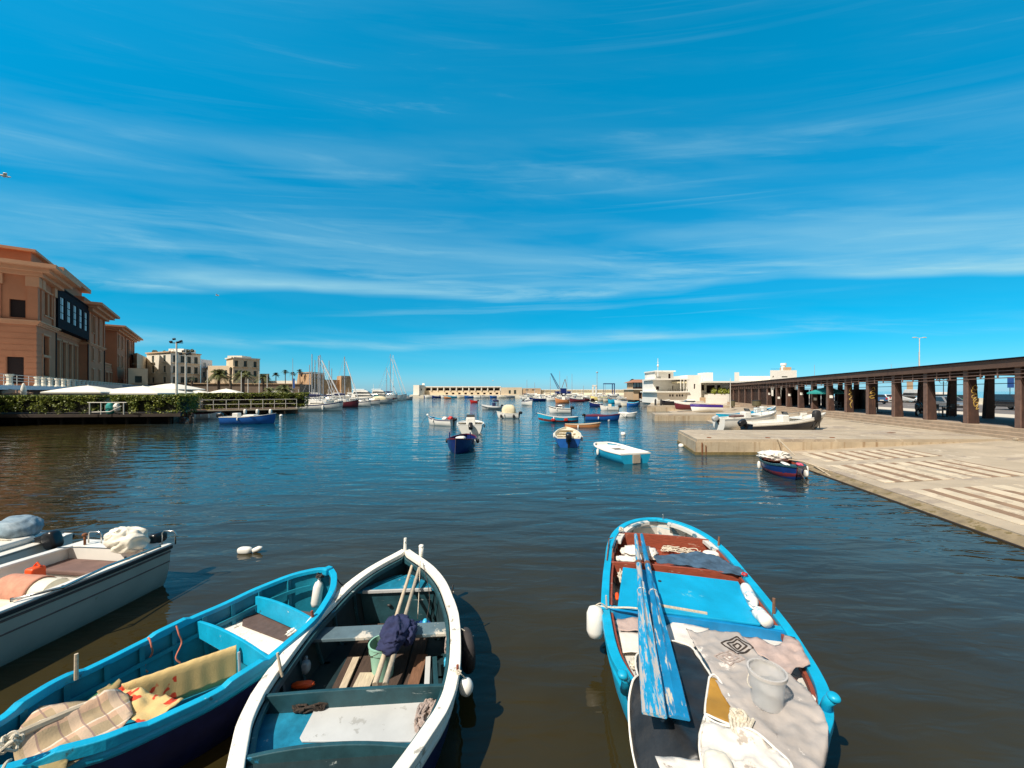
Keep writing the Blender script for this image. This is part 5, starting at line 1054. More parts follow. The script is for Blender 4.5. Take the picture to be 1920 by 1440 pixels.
def boat(name, label, px, py, ln, bm, ang, kind='row', hull='hull_blue', inn='gel_white', gun='gel_white', shp='tr', fb=.5, rise=.3, motor=None, group='boats moored in the harbour', boot=None, deck=None, z=0.0, cat='boat', mt=None, pos=None, keel=.16, rake=.25, stripe=None, roll=0.0, floor=.12, pitch=0.0):
    # px, py: waterline centre of the boat in the photo; ang: heading of the bow in degrees
    c = pos or P(px, py, z); t = thing(name, label, cat, (c.x, c.y, z if pos is None else c.z), radians(ang), group); t.rotation_euler.x = roll; t.rotation_euler.y = pitch
    sh = [(0, fb * (1.12 if shp == 'pt' else 1)), (.35, fb), (.7, fb + rise * .35), (1, fb + rise)]
    H = Hull(ln, HW[shp](bm / 2), sh, keel, .03, floor, .62, rake=rake * (shp != 'sq')); off = Vector((-ln / 2, 0, 0))
    def put(m, nm, mat_, par=t, **k): m.v = [(v[0] - ln / 2, v[1], v[2]) for v in m.v]; return m.build(nm, mat_, par, **k)
    tr = shp in ('tr', 'sq')
    put(H.skin(False, 22, 6, tr), 'hull', hull, smooth=True, auto=50)
    put(H.gunwale(.06, .05, .02, 24), 'gunwale', gun)
    if shp == 'sq': put(MB().box((ln - .02, 0, fb + rise - .06), (.08, H.hw(1) * 2 + .04, .16)), 'bow_rail', gun, bevel=.02)
    if tr: put(MB().box((.03, 0, H.sh(0) - .01), (.07, H.hw(0) * 2, .06)), 'transom_rail', gun)
    if boot: put(H.band(.52, .72, nt=20), 'boot_stripe', boot)
    if stripe: put(H.band(.90, .97, nt=20), 'rubbing_stripe', stripe)
    if kind in ('row', 'motor', 'cuddy', 'covered'): put(H.skin(True, 22, 5, tr), 'interior', inn, smooth=True, auto=40)
    W_ = bm / 2
    if kind == 'row':
        for f in (.28, .55, .76): put(H.plank(ln * f, ln * f + .24, H.sh(f) - .14, .03), 'thwart', deck or inn)
        put(H.plank(ln * .84, ln * .985, H.sh(.9) - .06, .03), 'foredeck', deck or inn)
    if kind == 'motor':
        put(H.plank(ln * .58, ln * .985, H.sh(.75) - .01, .04, .0, 8), 'foredeck', deck or inn); put(H.plank(0.03, ln * .16, H.sh(.1) - .1, .04), 'stern_seat', deck or inn)
        put(MB().box((ln * .46, 0, fb * .75 + .2), (.5, bm * .34, .65 + .1)), 'console', inn, bevel=.05); put(MB().add([(ln * .46 + .25, -bm * .17, fb + .25), (ln * .46 + .25, bm * .17, fb + .25), (ln * .46 + .1, bm * .15, fb + .6), (ln * .46 + .1, -bm * .15, fb + .6)], [(0, 1, 2, 3)]), 'windscreen', 'glass_dark', solid=.02)
        r = MB(); pts = [(ln * .62, s_ * W_ * .8, H.sh(.62)) for s_ in (1,)]
        for s_ in (1, -1): r.tube([(ln * f, s_ * H.hw(f) * .93, H.sh(f) + (.28 if f < .99 else .3)) for f in (.6, .7, .8, .9, .97)], .018, 5)
        for f in (.6, .75, .9):
            for s_ in (1, -1): r.tube([(ln * f, s_ * H.hw(f) * .93, H.sh(f)), (ln * f, s_ * H.hw(f) * .93, H.sh(f) + .28)], .014, 5)
        put(r, 'bow_rail', 'steel')
    if kind in ('cuddy', 'yacht', 'sail', 'fish'):
        put(H.plank(ln * .02, ln * .985, fb - .02 if kind != 'yacht' else fb, .04, .0, 12), 'deck', deck or inn) if kind != 'cuddy' else put(H.plank(ln * .45, ln * .985, H.sh(.7) - .01, .04, 0, 8), 'foredeck', deck or inn)
        def cab(x0, x1, w, z0, h, nm='cabin', mt_=None, slope=.5, par=t):
            m = MB(); f = .82; v = [(x0, -w, z0), (x1, -w * .8, z0), (x1, w * .8, z0), (x0, w, z0), (x0 + .1 * h, -w * f, z0 + h), (x1 - slope * h, -w * .66, z0 + h), (x1 - slope * h, w * .66, z0 + h), (x0 + .1 * h, w * f, z0 + h)]
            m.add(v, [(0, 3, 2, 1), (4, 5, 6, 7), (0, 1, 5, 4), (1, 2, 6, 5), (2, 3, 7, 6), (3, 0, 4, 7)]); return put(m, nm, mt_ or 'gel_white', par, bevel=.05)
        if kind == 'cuddy': cab(ln * .36, ln * .72, W_ * .72, H.sh(.5) - .05, .5, slope=1.1); cab(ln * .38, ln * .695, W_ * .735, H.sh(.5) + .12, .22, 'cabin_window', 'glass_dark', 1.1); put(MB().bar((ln * .05, 0, fb - .05), (ln * .3, 0, fb - .05), bm * .7, .1), 'stern_seat', 'cushion_brown' if deck == 'b' else inn)
        if kind == 'fish': cab(ln * .30, ln * .52, W_ * .55, fb, 1.5, slope=.15); cab(ln * .305, ln * .523, W_ * .555, fb + .85, .4, 'cabin_window', 'glass_dark', .15); put(MB().tube([(ln * .6, 0, fb), (ln * .6, 0, fb + 2.0)], .04), 'mast', 'mast_metal')
        if kind == 'yacht':
            cab(ln * .12, ln * .74, W_ * .80, fb, fb * .8, slope=1.6); cab(ln * .16, ln * .64, W_ * .74, fb * 1.8 + .0, fb * .62, 'upper_cabin', None, 1.8); cab(ln * .18, ln * .63, W_ * .755, fb * 1.8 + .08, fb * .36, 'cabin_window', 'glass_dark', 1.8); cab(ln * .22, ln * .69, W_ * .815, fb + fb * .28, fb * .26, 'cabin_window', 'glass_dark', 1.6)
            cab(ln * .14, ln * .46, W_ * .7, fb * 2.52, .14, 'hard_top', None, .8); r = MB()
            for s_ in (1, -1):
                r.tube([(ln * f, s_ * H.hw(f) * .9, H.sh(f) + .6) for f in (.6, .75, .88, .97)], .03, 5)
                for f in (.6, .75, .88, .97): r.tube([(ln * f, s_ * H.hw(f) * .9, H.sh(f)), (ln * f, s_ * H.hw(f) * .9, H.sh(f) + .6)], .025, 5)
            put(r, 'bow_rail', 'steel'); put(MB().tube([(ln * .2, 0, fb * 2.5), (ln * .17, 0, fb * 2.5 + 1.6)], .04, 5), 'aerial', 'mast_white')
        if kind == 'sail':
            mh, mx, cov, mm = mt; cab(ln * .28, ln * .66, W_ * .55, fb, .45, slope=1.2); cab(ln * .31, ln * .62, W_ * .565, fb + .16, .16, 'cabin_window', 'glass_dark', 1.2)
            ms = put(MB().tube([(ln * mx, 0, fb), (ln * mx, 0, mh)], [.10, .06], 8), 'mast', mm); put(MB().bar((ln * mx - .2, -.9, mh * .6), (ln * mx - .2, .9, mh * .6), .05), 'spreader', mm, ms)
            bo = put(MB().tube([(ln * mx, 0, fb + 1.3), (ln * .12, 0, fb + 1.2)], .07, 6), 'boom', mm); put(MB().blob((ln * (mx + .1) / 2 + .2, 0, fb + 1.42), (ln * (mx - .1), .34, .4), .8), 'sail_cover', cov, bo, smooth=True)
            rg = MB(); rg.tube([(ln * mx, 0, mh), (ln * .99, 0, H.sh(1))], .02, 4).tube([(ln * mx, 0, mh), (.1, 0, fb)], .02, 4)
            for s_ in (1, -1): rg.tube([(ln * mx, 0, mh * .96), (ln * mx, s_ * .9, mh * .6), (ln * mx - .2, s_ * W_ * .95, fb)], .018, 4)
            put(rg, 'rigging', mm); put(MB().tube([(ln * mx + .25, 0, mh * .9), (ln * .96, 0, H.sh(.96) + .3)], .09, 6), 'furled_jib', 'mast_white')
            r = MB()
            for s_ in (1, -1):
                r.tube([(ln * f, s_ * H.hw(f) * .92, H.sh(f) + .55) for f in (.05, .3, .6, .85, .97)], .02, 4)
                for f in (.05, .3, .6, .85, .97): r.tube([(ln * f, s_ * H.hw(f) * .92, H.sh(f)), (ln * f, s_ * H.hw(f) * .92, H.sh(f) + .55)], .02, 4)
            put(r, 'guard_rail', 'steel')
    if kind == 'covered': put(MB().blob((ln * .45, 0, fb + .2), (ln * .62, bm * .85, 1.5), .7, .06), 'canvas_cover', deck or 'canvas_cream', smooth=True)
    if kind == 'tarp': 
        m = MB(); rows = []
        for i in range(16):
            f = .02 + .96 * i / 15; w = H.hw(f) + .02; rows.append([(ln * f, w * k / 4, H.sh(f) + .04 + .16 * (1 - (k / 4) ** 2) * sin(pi * min(1, f * 1.4 + .1)) + .02 * fn(f * 9, k, 1)) for k in range(-4, 5)])
        put(m.grid(rows), 'canvas_cover', deck or 'canvas_navy', smooth=True)
    dist = (t.location.x ** 2 + t.location.y ** 2) ** .5
    if group == 'boats moored in the harbour' and dist < 75:
        b_ = Vector((ln, 0, H.sh(1))); put(rope([b_, b_ + Vector((.35, .05, -.28)), b_ + Vector((.75, .08, -H.sh(1) - .02))], .012, n=5), 'mooring_line', 'rope_dark')
        for f_, s_ in ((.36, -1), (.62, 1)): put(MB().blob((ln * f_, s_ * (H.hw(f_) + .055), H.sh(f_) - .18), (.12, .12, .3), .9), 'hanging_fender', 'fender_white', smooth=True)
    if motor: 
        o = outboard(t, -ln / 2 - .02, fb * .95, motor[0], motor[1], motor[2])
    return t, H, put
def buoy(label, px, py, r=.16, m='fender_white'):
    c = P(px, py, 0); t = thing('mooring_buoy', label, 'buoy', (c.x, c.y, 0), group='mooring buoys'); MB().blob((0, 0, r * .45), (2 * r, 2 * r, 1.8 * r), 1).build('float', m, t, smooth=True); MB().lathe([(.02, r), (.04, r * 1.5), (.02, r * 1.6)], seg=8).build('ring', 'dark_metal', t)
def mv(m, ln): m.v = [(v[0] - ln / 2, v[1], v[2]) for v in m.v]; return m
# --- the middle of the harbour, near to far
t, H, put = boat('cabin_boat', 'navy blue wooden boat with maroon rail seen bow on, in the middle of the harbour', 858, 851, 3.6, 1.45, -92, 'row', 'hull_navy', 'hull_navy', 'hull_maroon', 'pt', .55, .22, deck='hull_navy', pos=P(858, 852, 0) + Vector((0, 1.6, 0)))
put(MB().blob((2.2, 0, .62), (.8, .5, .2), .7, .1), 'white_bag', 'cloth_white', smooth=True)
for s_ in (1, -1): put(MB().blob((1.6, s_ * .80, .42), (.3, .16, .24), .9), 'fender', 'black_rubber', smooth=True)
for s_ in (1, -1): put(MB().tube([(2.4, s_ * .52, .6), (2.4, s_ * .52, .95)], .03), 'thole_pin', 'hull_navy')
boat('motor_boat', 'white fibreglass boat with raised black outboard seen from its stern, behind the navy boat', 874, 815, 3.6, 1.9, 96, 'motor', 'gel_white', 'gel_white', 'gel_white', 'tr', .70, .08, motor=(1.1, .9, 'black_plastic'), pos=P(877, 816, 0) + Vector((0, 1.9, 0)))
t, H, put = boat('motor_boat', 'cream open boat with blue bottom and black outboard on its stern', 1068, 841, 3.7, 1.5, 84, 'row', 'hull_blue', 'gel_cream', 'gel_cream', 'tr', .52, .25, motor=(1.15, .12, 'black_plastic'), pos=P(1069, 839, 0) + Vector((.1, 1.75, 0)), deck='gel_cream')
t, H, put = boat('dinghy', 'pale topped light blue dinghy with square opening in its deck, right of the cream boat', 1158, 858, 2.8, 1.55, 135, 'flat', 'hull_cyan', 'gel_white', 'bright_white', 'sq', .42, .12, pos=Vector((4.72, 17.8, 0)))
t.rotation_euler.z = radians(107)
m = MB(); L_ = 2.8
def dk(a, b, y0=None, y1=None): return H.plank(L_ * a, L_ * b, .405 + .02, .03, 0, 5, y0, y1)
for nm, q in (('deck', dk(.0, .34)), ('deck', dk(.58, .985)), ('side_deck', dk(.34, .58, .25, 9)), ('side_deck', dk(.34, .58, -9, -.25))): put(q, nm, 'bright_white')
put(MB().box((L_ * .46, 0, .15), (L_ * .24, .5, .02)), 'floorboard', 'wood_red'); put(MB().box((L_ * .5, 0, .36), (.14, .5, .03)), 'thwart', 'gel_white'); put(MB().box((-.05, 0, .2), (.06, .34, .34)), 'motor_bracket', 'wood_grey')
t, H, put = boat('rowing_boat', 'light blue wooden boat with red bottom and two red hanging fenders', 1046, 792, 3.95, 1.3, 181, 'row', 'hull_cyan', 'hull_cyan', 'gel_white', 'pt', .50, .42, boot='antifoul_red')
for x in (1.3, 2.5):
    for s_ in (1,): put(MB().blob((x, s_ * .66, .30), (.38, .1, .26), .6), 'red_fender', 'red', smooth=True)
boat('rowing_boat', 'narrow orange brown wooden canoe in front of the light blue boat', 1093, 801.5, 2.9, .8, -8, 'row', 'hull_orange', 'wood_pale', 'wood_pale', 'pt', .26, .18)
t, H, put = boat('motor_boat', 'low blue boat with maroon deck edge and small outboard, right of the light blue boat', 1130, 788.5, 3.5, 1.2, -6, 'tarp', 'hull_blue', 'hull_purple', 'hull_maroon', 'tr', .48, .22, deck='hull_maroon', motor=(.8, .1, 'black_plastic'))
buoy('white buoy with orange stripe at the bow of the low blue boat', 1141, 789, .17); 
boat('small_boat', 'small all white covered boat right of the low blue boat', 1177, 782.5, 2.15, .95, -4, 'tarp', 'gel_white', 'bright_white', 'bright_white', 'pt', .42, .18, deck='bright_white')
buoy('round white buoy floating above the pale dinghy', 1168.5, 816, .17)
t, H, put = boat('rowing_boat', 'small white and blue open boat with red life jacket heaped at its stern', 826, 797, 2.9, 1.15, 150, 'row', 'gel_white', 'hull_cyan', 'hull_grey', 'tr', .52, .28, motor=(.8, .2, 'black_plastic'), stripe='hull_navy')
put(MB().blob((.4, -.1, .62), (.45, .4, .36), .8, .3), 'life_jacket', 'red', smooth=True); put(MB().blob((.85, .1, .60), (.5, .4, .3), .8, .4), 'heap_of_gear', 'cloth_white', smooth=True); put(MB().blob((2.95, 0, .85), (.22, .22, .22), 1), 'bow_fender', 'fender_white', smooth=True)
t, H, put = boat('covered_boat', 'white boat with cream canvas hood over its middle', 952, 784, 2.5, 1.15, 172, 'covered', 'gel_white', 'gel_white', 'gel_white', 'tr', .55, .2, deck='canvas_cream', motor=(.9, .2, 'black_plastic'))
for x in (.5, 1.9): put(MB().blob((x, .60, .25), (.25, .2, .4), .9), 'fender', 'black_rubber', smooth=True)
t, H, put = boat('inflatable_boat', 'grey inflatable boat with navy console, in front of the long harbour building', 921, 768, 3.3, 1.3, 172, 'flat', 'hull_grey', 'hull_grey', 'hull_grey', 'tr', .42, .35)
for s_ in (1, -1): put(MB().tube([(f * 3.3, s_ * H.hw(f) * .98, H.sh(f) - .02) for f in (.0, .2, .4, .6, .75, .88, .97)], [.17, .19, .19, .19, .18, .16, .11], 10), 'air_tube', 'hull_grey', smooth=True)
put(H.plank(.1, 3.0, .34, .04), 'floor', 'hull_grey'); put(MB().box((1.2, 0, .75), (.5, .5, .8)), 'console', 'canvas_navy', bevel=.1); put(MB().tube([(.6, -.5, .5), (.5, -.5, 1.3), (.5, .5, 1.3), (.6, .5, .5)], .04).blob((.9, 0, 1.45), (1.0, 1.0, .35), .8), 'roll_bar', 'canvas_navy'); outboard(t, -1.65, .6, .8, .1)
boat('small_boat', 'tiny red boat alone in the middle distance, left of the inflatable', 888, 755.5, 2.0, 1.1, 175, 'row', 'red', 'hull_orange', 'red', 'tr', .55, .3, motor=(.9, .1, 'black_plastic'))
boat('cabin_cruiser', 'white cabin cruiser seen bow quarter on, in front of the grey breakwater', 990, 760, 3.4, 1.6, -60, 'cuddy', 'gel_white', 'gel_white', 'gel_white', 'tr', .85, .4, stripe='hull_navy', motor=(1.2, .1, 'black_plastic'))
t, H, put = boat('motor_boat', 'white motorboat with dark trimmed windscreen and black outboard behind the light blue boat', 1049, 774.5, 3.0, 1.25, 172, 'cuddy', 'gel_white', 'gel_white', 'gel_white', 'tr', .65, .35, motor=(1.2, .1, 'black_plastic'), stripe='hull_black')
boat('motor_boat', 'slim white boat with black outboard, left of the deep blue moored boat', 1142, 769.5, 2.8, 1.1, 170, 'motor', 'gel_white', 'gel_cream', 'gel_white', 'tr', .55, .3, motor=(1.2, .2, 'black_plastic'))
boat('rowing_boat', 'dark boat with orange bow fender and pale top, left of the slim white boat', 1117, 762.5, 2.6, 1.2, 165, 'cuddy', 'hull_navy', 'gel_white', 'gel_white', 'tr', .6, .4)
t, H, put = boat('fishing_boat', 'orange hulled fishing boat with white wheelhouse in front of the crane', 1054, 756, 3.6, 1.6, 176, 'fish', 'hull_orange', 'gel_white', 'bright_white', 'pt', .9, .5, deck='gel_cream')
boat('rowing_boat', 'deep blue open boat with pale bow moored before the pavilion', 1187, 762, 2.6, 1.2, 8, 'tarp', 'hull_blue', 'hull_cyan', 'gel_white', 'pt', .65, .3, deck='hull_cyan')
boat('small_boat', 'white and tan boat tied against the deep blue one', 1172, 761.5, 1.9, 1.0, 175, 'row', 'gel_cream', 'wood_pale', 'gel_white', 'tr', .55, .25)
boat('tour_boat', 'yellow topped boat moored in front of the white harbour beacon', 1124, 751.5, 5.6, 2.2, 176, 'tarp', 'hull_yellow', 'hull_yellow', 'canvas_cream', 'tr', 1.1, .5, deck='hull_yellow')
boat('small_boat', 'turquoise boat half hidden left of the dark covered boats', 1148, 756.5, 2.2, 1.3, 178, 'tarp', 'hull_cyan', 'hull_cyan', 'hull_cyan', 'tr', .8, .3, deck='hull_cyan')
boat('covered_boat', 'white boat under black cover beside the turquoise boat', 1164, 757.5, 3.0, 1.3, 172, 'tarp', 'gel_white', 'gel_white', 'gel_white', 'tr', .7, .3, deck='hull_black')
boat('covered_boat', 'dark covered boat touching the quay in front of the pavilion door', 1186, 754.5, 4.6, 1.7, 175, 'tarp', 'hull_navy', 'hull_black', 'hull_black', 'tr', 1.0, .4, deck='hull_black')
boat('covered_boat', 'grey white boat with black bottom at the corner of the far quay', 1213, 756.5, 3.5, 1.5, 172, 'cuddy', 'hull_grey', 'gel_white', 'gel_white', 'tr', .8, .4, boot='hull_black')
bc = thing('harbour_beacon', 'small white beacon frame with a lamp pole, behind the yellow topped boat', 'beacon', (X(1115, 150), 150, 1)); MB().bar((-.7, 0, 0), (-.7, 0, 4), .5).bar((.5, 0, 0), (.5, 0, 4), .5).bar((-.95, 0, 4.1), (.75, 0, 4.1), .5).build('frame', 'bright_white', bc); MB().tube([(.9, 0, 0), (.9, 0, 9)], .1).blob((.9, 0, 9.1), (.9, .5, .5), .8).build('lamp_pole', 'mast_metal', bc)
# --- boats tied along the far quays
rd = random.Random(5)
G1 = 'small boats along the foot of the far breakwater'
wher = ['left end', 'third opening', 'fourth opening', 'fifth opening', 'sixth opening', 'seventh opening', 'eighth opening', 'ninth opening', 'tenth opening', 'right end']
cols_ = [('gel_white', 'white'), ('hull_navy', 'navy'), ('gel_white', 'white'), ('hull_cyan', 'turquoise'), ('gel_cream', 'cream'), ('hull_blue', 'blue'), ('gel_white', 'white'), ('hull_grey', 'grey'), ('hull_blue', 'blue'), ('gel_cream', 'cream')]
for k in range(10):
    px = 803 + k * 15.2; hc, cn = cols_[k]; kd = ['motor', 'row', 'cuddy', 'tarp', 'row'][k % 5]
    boat('small_boat', '%s boat moored along the breakwater below the %s of the long harbour building' % (cn, wher[k]), px, 746.2, 3.9 if k % 2 else 3.2, 1.6, 180 + rd.uniform(-12, 12), kd, hc, 'gel_white', 'gel_white', 'tr', .8, .4, group=G1, deck=('canvas_navy' if k % 3 else 'bright_white'))
boat('small_boat', 'tiny orange boat just off the moored row before the harbour building', 839, 747.5, 3.0, 1.6, 176, 'row', 'hull_orange', 'wood_pale', 'gel_white', 'tr', .7, .3)
for k, (px, py, ln, kd, hc, lb) in enumerate(((955, 746, 9, 'tarp', 'hull_grey', 'grey covered boat below the boathouse doors'), (1003, 751, 10, 'yacht', 'gel_white', 'white cruiser moored left of the crane, behind the bow on cruiser'), (1014, 750, 8, 'yacht', 'gel_white', 'white motor yacht with square cabin under the red awning'), (1030, 750, 9, 'cuddy', 'hull_maroon', 'cruiser with red canvas moored below the crane boom'), (1036, 751.5, 7, 'motor', 'gel_white', 'white open boat directly below the crane boom'), (1062, 749, 11, 'yacht', 'gel_white', 'white yacht moored under the crane cab'), (1076, 751, 9, 'tarp', 'gel_white', 'white boat under a dark tarpaulin right of the fishing boat'), (1088, 751.5, 12, 'motor', 'gel_white', 'long slim white speedboat lying before the breakwater'), (1099, 750, 11, 'cuddy', 'gel_cream', 'cream cruiser moored left of the white beacon'), (1131, 751, 12, 'cuddy', 'gel_white', 'white cruiser moored right of the white beacon'), (1142, 748, 12, 'yacht', 'gel_white', 'white yacht behind the gantry frame'), (1156, 751, 12, 'cuddy', 'gel_cream', 'cream hulled cruiser between gantry and palm'), (1171, 750, 11, 'motor', 'gel_white', 'white speedboat moored just left of the tall palm'), (1195, 750, 9, 'cuddy', 'gel_white', 'white cruiser lying below the pavilion terrace'), (1214, 750.5, 8, 'motor', 'gel_white', 'white open boat between the pavilion and the clubhouse'))):
    boat('moored_boat', lb, px, py, ln * .55, ln * .2, 180 + rd.uniform(-25, 25), kd, hc, 'gel_white', 'gel_white', 'tr', .75, .4, group='boats moored along the far quay', deck=('canvas_navy' if kd == 'tarp' else None), stripe='hull_navy' if k % 3 == 0 else None)
for px, pt, lb in ((988, 712, 'thin mast left of the crane, leftmost of its group'), (1002.5, 717, 'white mast between the cruisers left of the crane'), (1031.8, 706, 'thin mast just left of the crane boom'), (1049.5, 696, 'tallest mast, directly right of the crane boom'), (1063, 705, 'mast right of the crane, second tallest'), (1072.5, 701, 'mast right of the crane, farthest right of the tall ones'), (1094, 723, 'short thin mast midway between crane and beacon'), (1134.5, 718, 'thin mast above the gantry frame')):
    b = D(px, 745, 165); tt = D(px, pt, 165); t = thing('sailboat', 'small sailing boat below the ' + lb, 'sailboat', (b.x, 165, 0), group='sailing boats at the far quay')
    ln = 4.5; H = Hull(ln, HW['tr'](.8), [(0, .8), (.5, .8), (1, 1.15)], .2, .03, .1, .62); mv(H.skin(False, 14, 4, True), ln).build('hull', 'gel_white', t, smooth=True, auto=50); mv(H.plank(.1, ln * .98, .78, .05), ln).build('deck', 'gel_cream', t); MB().box((.2, 0, 1.0), (2.6, 1.2, .5)).build('cabin', 'gel_white', t, bevel=.1)
    MB().tube([(0, 0, .8), (0, 0, tt.z)], [.10, .07], 6).build('mast', 'mast_metal', t); MB().tube([(0, 0, 2.0), (-2.0, 0, 1.9)], .12, 6).build('boom', 'canvas_navy', t)
# --- the marina on the left, near to far; bows point right
MG = 'yachts and boats of the left marina'
t, H, put = boat('sailboat', 'white sailing yacht with navy sail cover, nearest of the left marina', 600, 770, 6.9, 2.1, 6, 'sail', 'gel_white', 'gel_cream', 'gel_white', 'tr', .95, .55, group=MG, mt=(8.6, .50, 'canvas_navy', 'mast_metal'), stripe='hull_navy', boot='hull_grey')
put(MB().blob((4.2, -1.0, .5), (.28, .25, .8), .9), 'fender', 'fender_white', smooth=True); put(MB().blob((.7, -.4, 1.2), (.9, .7, .5), .8, .3), 'life_ring_and_gear', 'hull_orange', smooth=True)
boat('sailboat', 'sailing yacht with dark maroon hull lying behind the nearest white yacht', 646, 764, 5.2, 1.8, 5, 'sail', 'hull_maroon', 'gel_white', 'gel_white', 'tr', 1.0, .5, group=MG, mt=(9.4, .5, 'canvas_navy', 'mast_metal'))
boat('motor_yacht', 'long sleek white motor yacht with raked bow, right of the maroon yacht', 688, 755.5, 9.4, 2.9, 4, 'yacht', 'gel_white', 'gel_cream', 'gel_white', 'tr', 1.35, .6, group=MG, stripe='hull_grey')
boat('motor_yacht', 'white motor yacht farther out whose bow overlaps a maroon boat', 718, 752.5, 8.6, 2.8, 5, 'yacht', 'gel_white', 'gel_white', 'gel_white', 'tr', 1.4, .7, group=MG, boot='hull_maroon')
boat('sailboat', 'big sailing yacht with two white stays and the tallest white mast', 736, 750, 9.5, 3, 8, 'sail', 'gel_white', 'gel_white', 'gel_white', 'tr', 1.4, .7, group=MG, mt=(zof(664, 132), .52, 'canvas_navy', 'mast_white'))
boat('sailboat', 'sailing yacht with grey mast directly left of the tallest white mast', 731, 751, 8.5, 2.6, 10, 'sail', 'gel_white', 'gel_white', 'gel_white', 'tr', 1.2, .6, group=MG, mt=(zof(663, 127), .52, 'canvas_navy', 'mast_metal'))
boat('sailboat', 'sailing yacht with shorter grey mast left of the two tallest', 724, 750, 7.5, 2.4, 4, 'sail', 'gel_white', 'gel_white', 'gel_white', 'tr', 1.2, .6, group=MG, mt=(zof(688, 132), .52, 'canvas_navy', 'mast_metal'))
boat('small_boat', 'low grey white boat at the outer right end of the marina', 762, 749.5, 4.5, 1.8, 10, 'cuddy', 'hull_grey', 'gel_white', 'gel_white', 'tr', .8, .4, group=MG); boat('small_boat', 'little white boat between the marina end and the breakwater', 757, 746.5, 4.6, 1.8, 8, 'motor', 'gel_white', 'gel_white', 'gel_white', 'tr', .8, .4, group=MG)
ML = [(566, 765, 9, 'cuddy', 'gel_white', 'white cruiser behind the nearest sailing yacht, at the wharf end', 60), (577, 761, 9, 'yacht', 'gel_white', 'white motor cruiser under the fort tower left corner', 40), (590, 758, 10, 'cuddy', 'gel_cream', 'cream cruiser in the second marina row under the fort tower', 20), (606, 760, 10, 'yacht', 'gel_white', 'white cruiser with square windows left of the maroon yacht', 15), (618, 757, 9, 'motor', 'gel_white', 'white open speedboat under the crossing stays', 12), (632, 758, 9, 'cuddy', 'gel_white', 'white cruiser behind the maroon yacht cabin', 8), (640, 753, 12, 'yacht', 'gel_white', 'large white yacht below the right fort tower', 8), (655, 755, 11, 'yacht', 'gel_cream', 'cream yacht with brown windows between maroon and sleek yachts', 5), (668, 751, 13, 'yacht', 'gel_white', 'white flybridge yacht at the right foot of the fort', 5), (690, 749.5, 14, 'yacht', 'gel_white', 'white yacht of the back row beside the fort quay end', 5), (707, 748.5, 14, 'cuddy', 'gel_white', 'white cruiser of the back row left of the tall masts', 6), (600, 752, 12, 'yacht', 'gel_cream', 'cream yacht in the back row at the foot of the fort wall', 10), (572, 755, 10, 'cuddy', 'gel_white', 'white cruiser in the back row behind the wharf end', 30), (622, 750.5, 12, 'cuddy', 'gel_white', 'white cruiser far back under the fort curtain wall', 10), (553, 766, 6, 'motor', 'gel_white', 'small white boat squeezed against the wharf end', 50), (747, 748, 13, 'cuddy', 'gel_white', 'white cruiser just right of the tallest masts', 5)]
for px, py, ln, kd, hc, lb, an in ML: boat('moored_boat', lb, px, py, ln * .58, ln * .2, an, kd, hc, 'gel_white', 'gel_white', 'tr', .75 if ln < 12 else .95, .4, group=MG, deck='cushion_brown' if px == 655 else None)
for px, pt, pyb, Y, lb in ((585, 664, 748, 74, 'tall dark mast, leftmost of the tall pair over the fort tower'), (590.5, 675, 748, 80, 'dark mast between the two tallest masts over the fort tower'), (597, 667, 750, 72, 'thick dark mast whose white stay slants over the fort'), (606, 684, 748, 84, 'blunt topped mast before the right edge of the fort tower'), (617, 676, 748, 88, 'grey mast over the fort curtain wall, left of a white pair'), (622, 691, 748, 90, 'short mast close right of the grey curtain wall mast'), (580.5, 684, 748, 86, 'shortest mast in front of the fort tower corner')):
    b = D(px, pyb, Y); tt = D(px, pt, Y); t = thing('sailboat', 'sailing boat carrying the ' + lb, 'sailboat', (b.x, Y, 0), .1, group='sailing boats moored before the fort'); ln = 5.5
    H = Hull(ln, HW['tr'](1.0), [(0, .9), (.5, .9), (1, 1.3)], .2, .03, .1, .62); mv(H.skin(False, 14, 4, True), ln).build('hull', 'gel_white', t, smooth=True, auto=50); mv(H.plank(.1, ln * .98, .88, .05), ln).build('deck', 'gel_cream', t); MB().box((.2, 0, 1.15), (3.0, 1.4, .5)).build('cabin', 'gel_white', t, bevel=.1)
    MB().tube([(0, 0, .8), (0, 0, tt.z)], [.10, .08], 6).build('mast', 'mast_metal', t); MB().tube([(0, 0, 2.1), (-2.3, 0, 2.0)], .16, 6).build('boom', 'canvas_navy', t); MB().tube([(.1, 0, tt.z * .96), (2.7, 0, 1.4)], .05, 5).build('stay', 'mast_white', t) if px in (597, 606) else None
